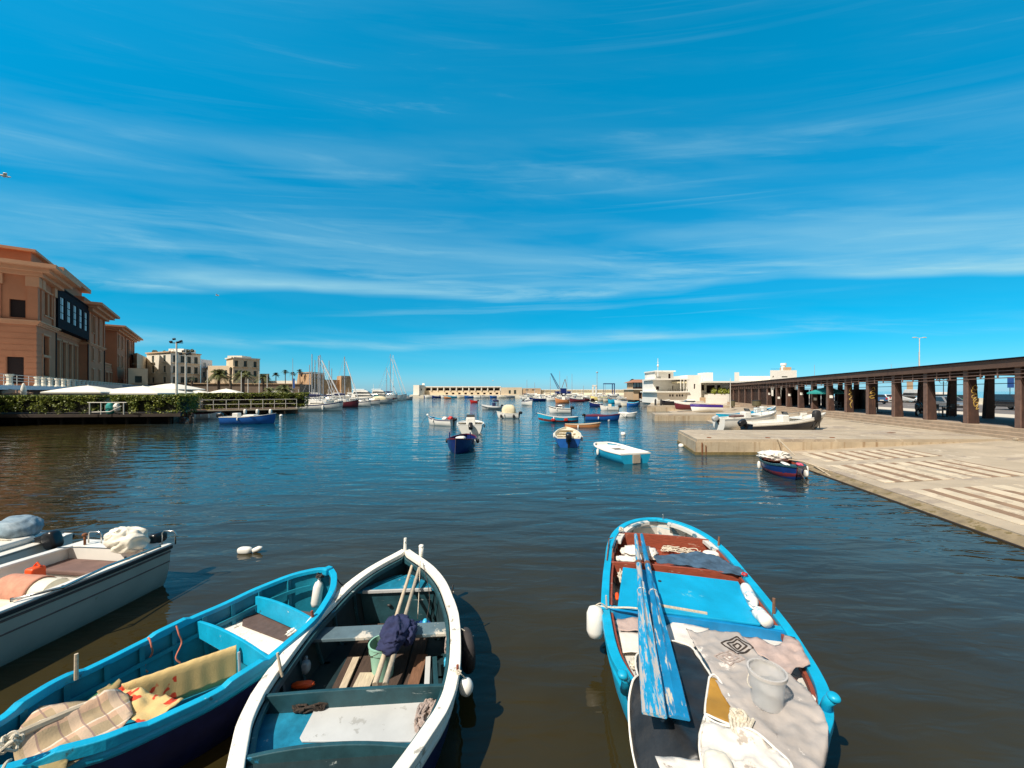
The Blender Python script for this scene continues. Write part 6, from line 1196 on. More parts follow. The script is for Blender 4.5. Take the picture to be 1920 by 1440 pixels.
# crowded back rows, too small to tell apart
cv = ['canvas_navy', 'bright_white', 'canvas_cream', 'cushion_brown', None, 'hull_black', 'canvas_teal']
rb_ = random.Random(12)
for k in range(26):
    Y = 72 + k * 3.2; px = lerp(566, 700, (k * .37) % 1) + (Y - 72) * .75; ln = rb_.uniform(4.2, 6.4)
    boat('moored_boat', 'small pale boat in the crowded back rows of the left marina', 0, 0, ln, ln * .33, rb_.uniform(-14, 40), rb_.choice(['cuddy', 'tarp', 'yacht', 'motor', 'covered']), rb_.choice(['gel_white', 'gel_cream', 'gel_white', 'hull_grey']), 'gel_white', 'gel_white', 'tr', .8, .4, pos=Vector((X(px, Y), Y, 0)), group='small pale boats crowded in the left marina', deck=rb_.choice(cv), stripe=rb_.choice([None, 'hull_navy', 'hull_maroon']))
for k in range(34):
    px = 985 + 245 * ((k * .618) % 1); Y = rb_.uniform(112, 170); ln = rb_.uniform(3.8, 6.2)
    if px > 1165: Y = rb_.uniform(98, 118); px = min(px, 1222)
    boat('moored_boat', 'small pale boat in the crowded rows along the far quay', 0, 0, ln, ln * .34, rb_.uniform(150, 215), rb_.choice(['cuddy', 'tarp', 'yacht', 'motor', 'cuddy']), rb_.choice(['gel_white', 'gel_cream', 'gel_white', 'hull_maroon', 'hull_navy']), 'gel_white', 'gel_white', 'tr', .8, .4, pos=Vector((X(px, Y), Y, 0)), group='small pale boats crowded along the far quay', deck=rb_.choice(cv), stripe=rb_.choice([None, 'hull_navy', 'hull_black']))
for k in range(16):
    px = 800 + k * 9.6; boat('moored_boat', 'tiny boat in the row at the foot of the long harbour building', 0, 0, rb_.uniform(2.6, 3.6), 1.2, rb_.uniform(150, 215), rb_.choice(['cuddy', 'tarp', 'row']), rb_.choice(['gel_white', 'gel_cream', 'hull_navy', 'gel_white']), 'gel_white', 'gel_white', 'tr', .8, .35, pos=Vector((X(px, 183), 183, 0)), group='tiny boats along the long harbour building', deck=rb_.choice(cv))
# --- boats by the timber wharf
t, H, put = boat('motor_boat', 'blue open boat with big black outboard in front of the timber wharf', 468, 794.5, 4.6, 1.5, 7, 'row', 'hull_blue', 'gel_white', 'gel_white', 'tr', .66, .30, motor=(1.25, .05, 'black_plastic'))
put(MB().box((1.2, 0, .80), (.5, .6, .4)), 'seat_box', 'gel_white', bevel=.05); put(MB().box((2.4, 0, .72), (1.0, .9, .25)), 'engine_cover', 'gel_white', bevel=.06)
t, H, put = boat('rowing_boat', 'small white boat with dark red gunwale moored at the wharf piles', 389, 785, 2.7, 1.1, 12, 'row', 'gel_white', 'wood_red', 'hull_maroon', 'tr', .55, .25)
for x in (.4, 1.7): put(MB().blob((x, -.56, .28), (.2, .2, .5), .9), 'fender', 'fender_white', smooth=True)
p = P(382, 765, .68); t = thing('ring_buoy_stand', 'big pale ring lying against a yellow box on the wharf', 'ring', (p.x, p.y + .5, .68), .5); MB().tube([(0, .0, .5)] * 0 + [(.42 * cos(a * pi / 10), -.1, .52 + .42 * sin(a * pi / 10)) for a in range(21)], .12, 8).build('ring', 'canvas_cream', t, smooth=True)
tag(MB().box((p.x + .95, p.y + .7, .98), (1.1, .7, .6), rz=.5).build('yellow_box', 'ochre', bevel=.03), 'yellow box on the wharf beside the pale ring', 'box'); blobthing('blue_tarp', 'crumpled blue tarpaulin on the wharf left of the pale ring', 'tarpaulin', (p.x - 1.4, p.y + .3, .68), (1.5, .8, .7), 'sign_blue', nz=.4)
for px, py in ((461, 772), (508, 771)): pass
for px, lb in ((461, 'white sack hanging on the wharf edge over the blue boat'), (508.5, 'white fender on the wharf edge near the bow of the blue boat'), (484, 'grey fender low on the wharf front in the middle')):
    q = P(px, 770, .6); blobthing('wharf_fender', lb, 'fender', (q.x, q.y - .15, .18), (.34, .3, .62), 'fender_white')
buoy('flat white float near the bow of the blue boat by the wharf', 527, 781, .2); buoy('pale round float against the pier corner', 1277, 838, .14)
# --- boats drawn up on the slipways
QG = 'boats drawn up on the quay'
t, H, put = boat('speedboat', 'white speedboat with black lower hull resting on the slipway', 0, 0, 5.7, 1.7, 0, 'motor', 'hull_black', 'gel_white', 'gel_white', 'tr', .72, .36, pos=Vector((18.6, 26.9, .30)), group=QG, motor=(1.2, .45, 'black_plastic'), pitch=-.055, floor=.3, rake=1.0)
t.rotation_euler.z = radians(4); put(H.band(.86, .99, nt=24, off=.02), 'white_topside', 'gel_white')
t, H, put = boat('motor_boat', 'all white motorboat with tilted outboard behind the black hulled speedboat', 0, 0, 4.9, 1.7, 0, 'motor', 'gel_white', 'gel_white', 'gel_white', 'tr', .8, .28, pos=Vector((17.6, 29.6, .32)), group=QG, motor=(1.1, .45, 'hull_grey'), pitch=-.05, floor=.3, rake=.7)
t.rotation_euler.z = radians(10); put(MB().box((1.0, -.6, .95), (.9, .5, .15)), 'seat', 'cushion_brown', bevel=.04); put(H.band(.90, .95, nt=24), 'stripe', 'hull_grey')
t, H, put = boat('wooden_boat', 'blue and white wooden boat with high stem behind the two white motorboats', 0, 0, 6.0, 1.6, 0, 'row', 'hull_cyan', 'hull_cyan', 'gel_white', 'pt', .70, .60, pos=Vector((19.6, 33.2, .42)), group=QG, floor=.2)
t.rotation_euler.z = radians(14); put(MB().box((4.0, -.1, 1.0), (.4, .35, .4)), 'white_crate', 'gel_white'); put(MB().box((4.6, -.1, 1.1), (.35, .4, .4)), 'white_crate', 'gel_white')
t, H, put = boat('upturned_boat', 'boat with purple canvas cover lying on the far slipway', 0, 0, 3.8, 1.5, 0, 'tarp', 'gel_white', 'hull_purple', 'hull_purple', 'tr', .65, .25, pos=Vector((24.4, 50, .5)), group=QG, deck='cloth_salmon', roll=.22)
t.rotation_euler.z = radians(178); put(H.band(.75, .97, nt=20, off=.02), 'purple_side', 'hull_purple')
t, H, put = boat('wooden_boat', 'white boat with dark red hull behind the purple covered boat', 0, 0, 4.4, 1.6, 0, 'cuddy', 'hull_maroon', 'gel_white', 'gel_white', 'tr', .8, .4, pos=Vector((24.9, 55.5, .55)), group=QG); t.rotation_euler.z = radians(176); put(H.band(.8, .98, nt=20, off=.02), 'white_topside', 'gel_white')
for k, (px, Y, hc, lb, an) in enumerate(((1243, 63, 'gel_white', 'white dinghy among gear on the far quay below the clubhouse porch', 10), (1254, 61, 'hull_black', 'black hulled dinghy with pale deck below the clubhouse porch', 170), (1281, 63, 'hull_maroon', 'maroon boat on a trailer below the porthole wall', 20), (1302, 60, 'gel_cream', 'cream dinghy on the quay left of the picket gate', 175))):
    boat('small_boat', lb, 0, 0, 2.5, 1.1, an, 'row', hc, 'gel_white', 'gel_white', 'tr', .5, .2, pos=Vector((X(px, Y), Y, 1.0)), group=QG)
for i, px in enumerate((1229, 1239.5)): t = tag(MB().lathe([(.16, 0), (.14, .8), (.06, 1.0)], (X(px, 60), 60, .85), 10).build('bollard', 'iron'), ['black bollard at the outer corner of the far quay', 'black bollard standing second on the far quay edge'][i], 'bollard', 'black bollards on the far quay')
# white plastic chair and dark bag stand by the speedboat
t = thing('plastic_chair', 'white plastic chair standing beside the black hulled speedboat', 'chair', P(1514, 804, .45), .3); MB().box((0, 0, .48), (.55, .5, .04)).build('seat', 'bright_white', t); MB().box((0, .25, .78), (.55, .04, .6)).build('backrest', 'bright_white', t)
for a in (-.25, .25):
    for b in (-.22, .22): MB().bar((a * 1.1, b, 0), (a, b, .48), .05).build('leg', 'bright_white', t)
t = thing('boat_stand', 'dark padded trestle under the bow of the black hulled speedboat', 'trestle', P(1531, 804, .5), .2)
MB().blob((0, 0, .85), (.55, .4, .8), .7).build('pad', 'black_rubber', t, smooth=True)
for a in (-.25, .25): MB().tube([(a, 0, 0), (a * .8, 0, .6)], .03).build('leg', 'iron', t)
for i, (px, l) in enumerate(((1402, .5), (1445, .7), (1490, .9))):
    p = P(px, 803.5, .4); tag(MB().bar((p.x, p.y - .0, .42 + .02 * i), (p.x + l * 1.5, p.y + .1, .45 + .02 * i), .14, .16).build('timber_block', 'wood_grey'), ['short timber block under the stern of the speedboat', 'timber block midway below the black hull', 'long pale timber lying below the black hull near the chair'][i], 'timber')
# --- blue and red boat moored at the slipway edge
t, H, put = boat('wooden_boat', 'weathered blue and red wooden boat heaped with pale netting, moored at the slipway', 0, 0, 2.9, 1.25, -50, 'row', 'hull_dark_blue', 'wood_red', 'teal_paint', 'pt', .36, .12, pos=Vector((9.95, 14.6, 0)), deck='wood_red', boot='hull_maroon')
t.rotation_euler.z = radians(-108)
put(MB().blob((.6, -.05, .50), (1.0, 1.0, .34), .8, .4, 3, 40, 20), 'netting_heap', 'cloth_white', smooth=True)
put(H.plank(2.0, 2.85, .42, .03), 'foredeck', 'teal_paint'); put(MB().blob((2.3, .25, .47), (.4, .18, .1), .8, .3), 'pink_cloth', 'pink', smooth=True); put(MB().blob((2.2, -.15, .46), (.7, .18, .06), .8, .2), 'white_cloth', 'cloth_white', smooth=True)
put(MB().blob((2.6, .34, .22), (.3, .1, .24), .8), 'hanging_bag', 'cloth_white', smooth=True)
for s_, (a, b) in ((1, ((.1, 2.1, .05), (2.4, -.1, .55))),): put(MB().tube([(.9, .1, .45), (1.2, .7, .42), (1.5, 1.4, .18)], .018, 6), 'oar', 'wood_pale')
o = tag(MB().tube([P(1525, 872, .17) + Vector((0, 0, .0)), P(1557, 892.5, .03)], .025, 6).build('wooden_pole', 'wood_pale'), 'pale pole lying from the slipway edge into the water right of the netting boat', 'pole')
o = tag(MB().tube([P(1457, 833, .5) + Vector((0, 0, .3)), P(1490, 856, .35) + Vector((0, 0, .05))], .022, 6).build('boat_hook', 'wood_pale'), 'thin pole standing up from the netting boat towards the pier', 'pole')
# ================================================================ THE NEAR BOATS
class Near:
    def __init__(s, name, label, S_, rot, L_, hw, sh, **k):
        s.S = Vector((*S_, 0)); s.r = radians(rot); s.t = thing(name, label, 'boat', s.S, s.r); s.H = Hull(L_, hw, sh, **k); s.R = Matrix.Rotation(-s.r, 3, 'Z')
    def q(s, px, py, z): return s.R @ (P(px, py, z) - s.S)           # photo pixel at height z into boat coordinates
    def w(s, v): return s.R.inverted() @ Vector(v) + s.S
    def free(s, m, name, mt, label=None, cat=None, **k):                # a thing lying in the boat: same placing, but top level
        o = m.build(name, mt, None, **k); o.location = s.S; o.rotation_euler.z = s.r
        if label: tag(o, label, cat or name.replace('_', ' '))
        return o
    def root(s, name, label, cat):
        return thing(name, label, cat, s.S, s.r)
# ---------------------------------------------------------------- white gunwale boat, centre left
B = Near('rowing_boat', 'old wooden boat with thick white gunwale and dark teal inside, between the two cyan ones', (-1.18, 1.85), 94.55, 3.63,
         [(0, .02), (.05, .24), (.12, .42), (.2, .56), (.27, .67), (.33, .755), (.4, .805), (.47, .82), (.55, .81), (.65, .775), (.74, .695), (.82, .59), (.89, .43), (.94, .26), (.975, .12), (1, .03)],
         [(0, .62), (.2, .54), (.45, .50), (.7, .56), (1, .80)], keel=.25, th=.035, floor=.11, pw=.5)
H, T = B.H, B.t
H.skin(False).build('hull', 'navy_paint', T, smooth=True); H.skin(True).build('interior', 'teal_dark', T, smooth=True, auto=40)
H.gunwale(.105, .055, .03, 60, bumps=((.44, .06, .012), (.70, .05, .012))).build('gunwale', 'white_paint', T, bevel=.008)
H.gunwale(.03, .05, -.085, 50, z=-.055).build('inner_rail', 'teal_paint', T); H.band(.86, .93, .012).build('rubbing_strake', 'white_paint', T)
for k in range(9):
    for s_ in (1, -1): H.rib(.16 + .085 * k, s_).build('rib', 'teal_paint', T)
xb = 3.14; H.panel(xb, .11, .0, .03, ztop=.50).build('locker_front', 'teal_paint', T, bevel=.003); H.plank(xb - .04, 3.52, .525, .025).build('locker_lid', 'teal_deck', T, bevel=.004)
MB().bar((xb - .03, -.42, .515), (xb - .03, .42, .515), .03, .03).build('locker_trim', 'grey_board', T); MB().blob((xb - .035, .10, .34), (.03, .05, .03), .8).build('latch', 'dark_metal', T)
H.plank(2.33, 2.55, .425, .035, .02).build('thwart', 'thwart_peeled', T, bevel=.006)
H.panel(1.48, .11, .015, .035, ztop=.50).build('bulkhead', 'teal_paint', T, bevel=.005); H.panel(.87, .11, .06, .035, ztop=.53).build('bulkhead', 'teal_paint', T, bevel=.005)
H.plank(.89, 1.46, .36, .03).build('platform', 'teal_deck', T); H.plank(.05, .86, .50, .03).build('aft_deck', 'teal_dark', T)
pl = MB()
for k, (y0, y1) in enumerate(((-.42, -.28), (-.26, -.12), (-.09, .06), (.09, .23), (.25, .40))): pl.box(((1.55 + 3.1) / 2, (y0 + y1) / 2, .125 + .004 * (k % 2)), (1.5, y1 - y0, .02))
pl.build('floorboards', 'dark_boards', T, bevel=.003)
p = [B.q(*v) for v in ((595, 1322, .367), (806, 1317, .367), (828, 1330, .367), (800, 1392, .367), (566, 1392, .367), (562, 1385, .367))]
B.free(MB().prism([v[:2] for v in p], .365, .377), 'flat_board', 'grey_board', 'pale grey flat board lying on the aft platform of the white rimmed boat', 'board', bevel=.003)
st = MB().tube([(3.6, 0, .70), (3.63, 0, .98)], [.026, .02], 8).blob((3.625, 0, .94), (.10, .02, .02), .8)
st.build('stem_post', 'white_paint', T); q = B.q(790, 1048, .74); MB().tube([q, q + Vector((0, 0, .17))], [.03, .034], 10).blob(q + Vector((0, 0, .17)), (.07, .07, .05), .9).build('bitt', 'white_paint', T, smooth=True)
q = B.q(737, 1045, .68); MB().tube([q + Vector((-.04, .03, .03)), q + Vector((0, -.02, .045)), q + Vector((.04, -.09, -.03))], .012, 6).build('strap', 'black_rubber', T)
def pin(px, py, z, h=.16, m='wood_pale', lean=(0, 0), r=.013, par=None, bo=None):
    bo = bo or B; q = bo.q(px, py, z); MB().tube([q - Vector((0, 0, .05)), q + Vector((lean[0], lean[1], h))], [r, r * .85], 8).build('thole_pin', m, bo.t, smooth=True, auto=40)
pin(529, 1258, .53, .15, 'wood_pale', (.02, .05)); pin(846, 1117, .58, .12, 'dark_metal', (.02, -.02), .01); pin(858, 1264, .53, .08, 'wood_red'); 
for px, py in ((847, 1112), (860, 1262)):
    q = B.q(px, py, .56); tangle(q, .03, .03, 14, .004, .02, 3).build('lashing', 'rope', T)
# things in it
for i, ((a, b), (c, d), lb, m) in enumerate((((772.5, 1061), (703, 1284), 'worn round oar shaft on the left of the pair in the white rimmed boat', 'wood_pale'), ((786, 1065), (722, 1284), 'pale oar shaft on the right of the pair in the white rimmed boat', 'wood_grey'))):
    a3, b3 = B.q(a, b, .70), B.q(c, d, .36); B.free(MB().tube([a3, a3.lerp(b3, .5), b3], [.019, .021, .027], 10), 'wooden_oar', m, lb, 'oar', smooth=True, auto=40)
j = B.q(741, 1188, .50); B.free(MB().blob(j + Vector((.02, 0, .02)), (.44, .27, .20), .85, .24, 1.5, 64, 40, seed=2).blob(j + Vector((.06, -.13, -.03)), (.30, .15, .17), .8, .26, 1.5, 40, 26, seed=5).blob(j + Vector((-.15, .03, -.03)), (.2, .22, .14), .8, .22, 1.6, 32, 22, seed=7), 'jacket', 'cloth_navy', 'navy blue jacket wrapped round the pair of oars', 'jacket', smooth=True)
c = B.q(718, 1268, .125); t = B.root('bucket', 'mint green plastic bucket standing under the oars', 'bucket')
MB().lathe([(.098, 0), (.125, .27), (.135, .275), (.135, .33), (.142, .33), (.142, .345), (.128, .345), (.122, .27), (.092, .02), (.01, .02)], c, 28, caps=True).build('body', 'mint_plastic', t, smooth=True, auto=35)
MB().tube([c + Vector((.135 * cos(a), .135 * sin(a), .33 - .09 * sin(a / 1))) for a in [pi * k / 12 for k in range(13)]], .004, 6).build('handle', 'steel', t)
# tyre fender and ball fender hanging outside
hx = B.q(864, 1180, .5).x; y_ = -(H.hw(hx / H.L) + .10); t = B.root('tyre_fender', 'old tyre hung as a fender outside the white gunwale', 'tyre')
R90 = Matrix.Rotation(pi / 2, 4, 'X') @ Matrix.Rotation(0, 4, 'Z'); tp = [(.155 + .055 * cos(a), .058 * sin(a)) for a in [2 * pi * k / 12 for k in range(13)]]
MB().lathe(tp, (hx - .03, y_, .30), 30, m=Matrix.Rotation(.25, 4, 'Z') @ R90, caps=False).build('tyre', 'tyre', t, smooth=True); rope([(hx - .03, y_ + .10, .55), (hx - .03, y_ + .02, .50), (hx - .03, y_ - .07, .44)], .006).build('rope', 'rope', t)
c = B.q(874, 1288, .42); t = B.root('ball_fender', 'small white ball fender hanging outside the white gunwale, below the tyre', 'fender'); MB().blob(c, (.125, .125, .15), 1).build('ball', 'fender_white', t, smooth=True); rope([c + Vector((0, 0, .07)), c + Vector((0, .05, .12)), c + Vector((.02, .1, .13))], .005).build('rope', 'rope', t)
c = B.q(577, 1328, .375); B.free(tangle(c + Vector((0, -.02, 0)), .055, .15, 90, .009, .05, 4, 9), 'dark_net', 'net_dark', 'dark brown net bundle on the left of the aft platform', 'net')
c = B.q(800, 1352, .38); B.free(tangle(c, .2, .085, 150, .010, .05, 9, 11), 'pale_net', 'net_pale', 'pale pinkish net heaped at the right end of the grey board', 'net')
c = B.q(572, 1262, .20); B.free(MB().blob(c + Vector((0, 0, .06)), (.11, .10, .13), .9, .2).blob(c + Vector((.02, 0, .13)), (.03, .03, .05), .8, .4), 'plastic_bag', mat('clear_bag', (.42, .48, .52), .25, trans=.3), 'knotted clear plastic bag behind the left of the bulkhead', 'bag', smooth=True)
c = B.q(562, 1284, .22); B.free(MB().blob(c + Vector((0, -.03, .0)), (.08, .2, .05), .7, .3), 'orange_cloth', 'orange', 'orange cloth lying under the clear plastic bag', 'cloth', smooth=True)
def plank3(px0, py0, px1, py1, z, w, m, lb, th=.018, z1=None, nm='loose_plank', bo=None):
    bo = bo or B; a, b = bo.q(px0, py0, z), bo.q(px1, py1, z1 or z); return bo.free(MB().bar(a, b, w, th), nm, m, lb, 'plank', bevel=.003)
plank3(668, 1233, 642, 1292, .16, .07, 'wood_pale', 'short pale plank slanting left of the mint bucket'); plank3(690, 1262, 672, 1300, .19, .16, 'wood_pale', 'broad pale board lying just left of the mint bucket')
plank3(792, 1228, 772, 1292, .20, .11, 'wood_brown', 'brown board in the well, right of the mint bucket'); plank3(803, 1232, 800, 1292, .22, .05, 'grey_board', 'whitish narrow plank right of the brown board'); plank3(815, 1232, 818, 1290, .24, .045, 'teal_paint', 'blue grey narrow plank by the right side of the well')
plank3(660, 1196, 830, 1190, .28, .07, 'wood_pale', 'pale plank showing below the thwart')
for i, (px, py, z, lb) in enumerate(((838, 1242, .38, 'light blue plastic tangle hanging on the right inner side'), (797, 1168, .40, 'small bright blue bottle behind the thwart'))):
    c = B.q(px, py, z); B.free(MB().blob(c, (.09, .06, .09), .9, .35 if i == 0 else 0, 6), 'blue_plastic', 'sky_plastic', lb, 'plastic', smooth=True)
c = B.q(790, 1176, .34); B.free(MB().blob(c + Vector((.05, 0, 0)), (.12, .2, .06), .7, .3), 'blue_rag', 'sign_blue', 'dark blue rag under the small blue bottle', 'rag', smooth=True)
a = B.q(788, 1052, .82); b = B.q(783, 1160, .30); B.free(rope([a, a.lerp(b, .5) + Vector((0, 0, -.04)), b], .0045), 'mooring_line', 'rope', 'thin white line running down from the white bitt', 'rope'); 
a = B.q(793, 1056, .78); b = B.q(800, 1160, .35); B.free(rope([a, a.lerp(b, .5) + Vector((-.02, -.06, -.06)), b], .004), 'dark_line', 'rope_dark', 'thin black line looping beside the white one', 'rope')
c = B.q(838, 1215, .40); B.free(tangle(c, .16, .02, 40, .006, .08, 12, 4), 'cord', 'net_pale', 'grey cord hanging along the right inner side of the white rimmed boat', 'cord')
BW = B
# ---------------------------------------------------------------- cyan and navy boat, lower left
B = Near('rowing_boat', 'cyan wooden boat with navy hull and blankets, left of the white rimmed one', (-3.77, 2.28), 62.0, 3.12,
         [(0, .03), (.06, .16), (.12, .27), (.18, .36), (.23, .47), (.29, .58), (.4, .655), (.5, .71), (.6, .715), (.7, .665), (.79, .61), (.86, .51), (.92, .39), (.965, .24), (.985, .15), (1, .04)],
         [(0, .64), (.2, .54), (.45, .50), (.7, .55), (1, .74)], keel=.25, th=.03, floor=.11, pw=.5)
H, T = B.H, B.t
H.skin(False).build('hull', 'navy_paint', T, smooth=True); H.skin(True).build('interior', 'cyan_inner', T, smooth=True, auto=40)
H.gunwale(.07, .05, .02, 60, bumps=((.27, .075, .03), (.56, .055, .025))).build('gunwale', 'cyan_paint', T, bevel=.007); H.band(.90, .965, .012).build('rubbing_strake', 'cyan_paint', T)
H.gunwale(.02, .04, -.06, 50, z=-.17, t0=.05, t1=.97).build('stringer', 'cyan_inner', T)
for k in range(10):
    for s_ in (1, -1): H.rib(.14 + .085 * k, s_, .04, .03).build('rib', 'cyan_inner', T)
def deepboard(x, z0, arch, ztop, lean=0): return H.panel(x, z0, arch, .03, ztop=ztop, lean=lean)
deepboard(.635 * 3.12, .32, .05, .49).build('thwart_board', 'cyan_paint', T, bevel=.005); deepboard(.81 * 3.12, .36, .04, .54).build('thwart_board', 'cyan_paint', T, bevel=.005)
H.plank(.64 * 3.12, .81 * 3.12, .315, .03, .0, 8).build('platform', 'white_paint', T); H.plank(.03, .30, .57, .03).build('aft_deck', 'cyan_paint', T)
H.plank(.4, 1.9, .13, .015, .1).build('floorboards', 'cyan_inner', T)
q = H.L; MB().box((q * .012, 0, .70), (.07, .07, .22)).build('stern_post', 'cyan_inner', T, bevel=.01); MB().box((q - .035, 0, .74), (.11, .09, .09)).build('stem_head', 'cyan_paint', T, bevel=.02)
MB().prism([(1.62, .70), (1.95, .74), (1.95, .79), (1.62, .75)], .40, .46).build('outer_block', 'cyan_paint', T, bevel=.01)
pin(143, 1263, .56, .17, 'wood_pale', (0, 0), .016, bo=B); pin(450, 1256, .55, .15, 'hull_grey', (.0, .02), .013, bo=B); pin(590, 1166, .56, .12, 'wood_red', (-.02, .02), .016, bo=B)
p = [B.q(*v) for v in ((460, 1131, .33), (584, 1149, .33), (590, 1152, .33), (536, 1203, .33), (454, 1172, .33))]
B.free(MB().prism([v[:2] for v in p], .32, .336), 'brown_mat', 'mat_brown', 'dark brown mat on the white platform of the cyan boat', 'mat')
c = B.q(446, 1152, .34); B.free(MB().blob(c + Vector((0, 0, .02)), (.30, .17, .13), .8, .5, 4, 36, 20, seed=3), 'crumpled_cloth', 'cloth_white', 'crumpled white cloth beside the brown mat', 'cloth', smooth=True)
c = B.q(558, 1180, .34); B.free(MB().blob(c, (.26, .07, .07), .8, .5, 5, 30, 14, seed=8), 'crumpled_cloth', 'cloth_white', 'thin strip of crumpled white cloth between brown mat and right gunwale', 'cloth', smooth=True)
c = B.q(594, 1128, .36); t = B.root('fender', 'long white fender standing in the bow of the cyan boat', 'fender'); MB().lathe([(.01, 0), (.045, .01), (.06, .05), (.06, .24), (.045, .29), (.02, .31), (.02, .34), (.005, .345)], c + Vector((-.02, 0, -.06)), 16, m=Matrix.Rotation(.18, 4, 'Y')).build('body', 'fender_white', t, smooth=True)
rope([c + Vector((.03, 0, .26)), c + Vector((.12, .0, .34)), c + Vector((.20, .02, .36))], .006).build('rope', 'rope', t)
c = B.q(600, 1082, .66); B.free(tangle(c, .05, .05, 40, .007, .06, 5, 6), 'black_rope', 'rope_dark', 'black rope knotted round the bow of the cyan boat', 'rope')
a, b = P(622, 1068, .74), P(657, 1098, .62); t = tag(rope([a, a.lerp(b, .5) - Vector((0, 0, .08)), b], .006).build('black_mooring_line', 'rope_dark'), 'black line from the bow of the cyan boat to the white gunwale', 'rope')
for px, py, px2, py2, lb in ((279, 1198, 277, 1260, 'pinkish rope over the left gunwale, nearest the stern'), (330, 1175, 338, 1243, 'curly reddish rope over the left gunwale, nearest the bow')):
    a, b = B.q(px, py, .53), B.q(px2, py2, .22); B.free(rope([a + Vector((0, .03, -.03)), a + Vector((0, -.0, .01)), a + Vector((0, -.06, -.06)), a.lerp(b, .5) + Vector((.03, 0, 0)), b.lerp(a, .2) + Vector((-.03, 0, 0)), b], .008), 'rope', 'rope_pink', lb)
# long covered casing with the yellow towel over it
a, b = B.q(440, 1218, .46), B.q(236, 1288, .46); B.free(MB().bar(a + Vector((0, -.02, -.14)), b + Vector((0, -.02, -.14)), .05, .26), 'long_board', 'wood_pale', 'long board on edge under the yellow towel', 'board')
def drape(a, b, dn1, dn2, h1, h2, n=40, fold=.018, seed=0, fl=7.0, flare=.1):
    # cloth over the straight ridge a-b: side 1 hangs h1 down, side 2 hangs h2, both spreading with folds
    a, b = Vector(a), Vector(b); d = (b - a).normalized(); s_ = Vector((-d.y, d.x, 0)); rows = []
    for i in range(n + 1):
        f = i / n; c = a.lerp(b, f); r = []
        for k in range(-8, 9):
            e = k / 8; h = (h1(f) if e < 0 else h2(f)); q = abs(e); w = .028
            fo = fold * sin(f * fl * 6.28 + seed + 2 * fn(f * 4, e, 1, seed)) * q
            lat = (w * min(1, q * 4) + max(0, q - .25) * flare * h * 2 + fo) * (-1 if e < 0 else 1); r.append(c + s_ * lat + Vector((0, 0, .012 * (1 - min(1, q * 4)) - max(0, q - .2) * h + .008 * fn(f * 14, e * 3, 1, seed))))
        rows.append(r)
    return MB().grid(rows)
def plaid(t, c, cur, mix, n, ramp, nz):
    s = n('ShaderNodeSeparateXYZ'); t.links.new(c.outputs['Object'], s.inputs[0])
    def wv(o, sc, th):
        m1 = n('ShaderNodeMath'); m1.operation = 'MULTIPLY'; t.links.new(o, m1.inputs[0]); m1.inputs[1].default_value = sc
        m2 = n('ShaderNodeMath'); m2.operation = 'FRACT'; t.links.new(m1.outputs[0], m2.inputs[0]); m3 = n('ShaderNodeMath'); m3.operation = 'GREATER_THAN'; t.links.new(m2.outputs[0], m3.inputs[0]); m3.inputs[1].default_value = th
        m4 = n('ShaderNodeMath'); m4.operation = 'MULTIPLY'; t.links.new(m3.outputs[0], m4.inputs[0]); m4.inputs[1].default_value = .65; return m4.outputs[0]
    x = mix(wv(s.outputs[1], 5.5, .62), cur, (.62, .38, .26)); x = mix(wv(s.outputs[0], 4.5, .70), x, (.60, .44, .32)); x = mix(wv(s.outputs[1], 5.5, .90), x, (.75, .68, .56)); return mix(wv(s.outputs[0], 9, .91), x, (.20, .12, .12))
dm('plaid', (.40, .30, .18), .95, var=.15, bump=.003, bs=90, pattern=plaid)
def redprint(t, c, cur, mix, n, ramp, nz):
    s = n('ShaderNodeSeparateXYZ'); t.links.new(c.outputs['Object'], s.inputs[0]); m = n('ShaderNodeMath'); m.operation = 'LESS_THAN'; t.links.new(s.outputs[0], m.inputs[0]); m.inputs[1].default_value = 1.5
    m2 = n('ShaderNodeMath'); m2.operation = 'MULTIPLY'; t.links.new(m.outputs[0], m2.inputs[0]); t.links.new(ramp(nz(7, 2), .53, .56), m2.inputs[1]); return mix(m2.outputs[0], cur, (.62, .055, .02))
dm('towel_print', (.66, .47, .20), .95, var=.1, bump=.003, bs=90, pattern=redprint)
zz = Vector((0, 0, .02))
o = B.free(drape(B.q(443, 1216, .475) + zz, B.q(228, 1290, .475) + zz, 0, 0, lambda f: .34, lambda f: .34, 90, .003, 1, 6.2, .05), 'yellow_towel', 'towel_print', 'yellow towel with red print draped over the long board', 'towel', smooth=True, solid=.006)
p = [B.q(*v)[:2] for v in ((228, 1288, .47), (300, 1305, .47), (345, 1318, .45), (300, 1345, .45), (262, 1362, .45), (240, 1352, .45), (225, 1320, .47), (205, 1300, .47))]
B.free(sheet(p, lambda x, y: .47 + .05 * fn(x, y, 7) + .02 * fn(x, y, 20), .03), 'red_printed_cloth', 'towel_print', 'yellow and red printed end of cloth spilling to the right gunwale', 'cloth', smooth=True, solid=.006)
ra, rb = B.q(215, 1296, .54), B.q(15, 1385, .60)
def ridge(x, y, base=.47, hh=.10, wd=.07):
    d = (rb - ra).xy.normalized(); v = Vector((x, y)) - ra.xy; l = v.dot(d); e = abs(v.x * d.y - v.y * d.x); h = hh * exp(-(e / wd) ** 2) * min(1, max(0, l + .1) * 6)
    return base + .03 * min(1, max(0, -y)) + h + .04 * fn(x, y, 3.1) + .03 * abs(fn(x, y, 6, 2)) + .010 * fn(x, y, 17)
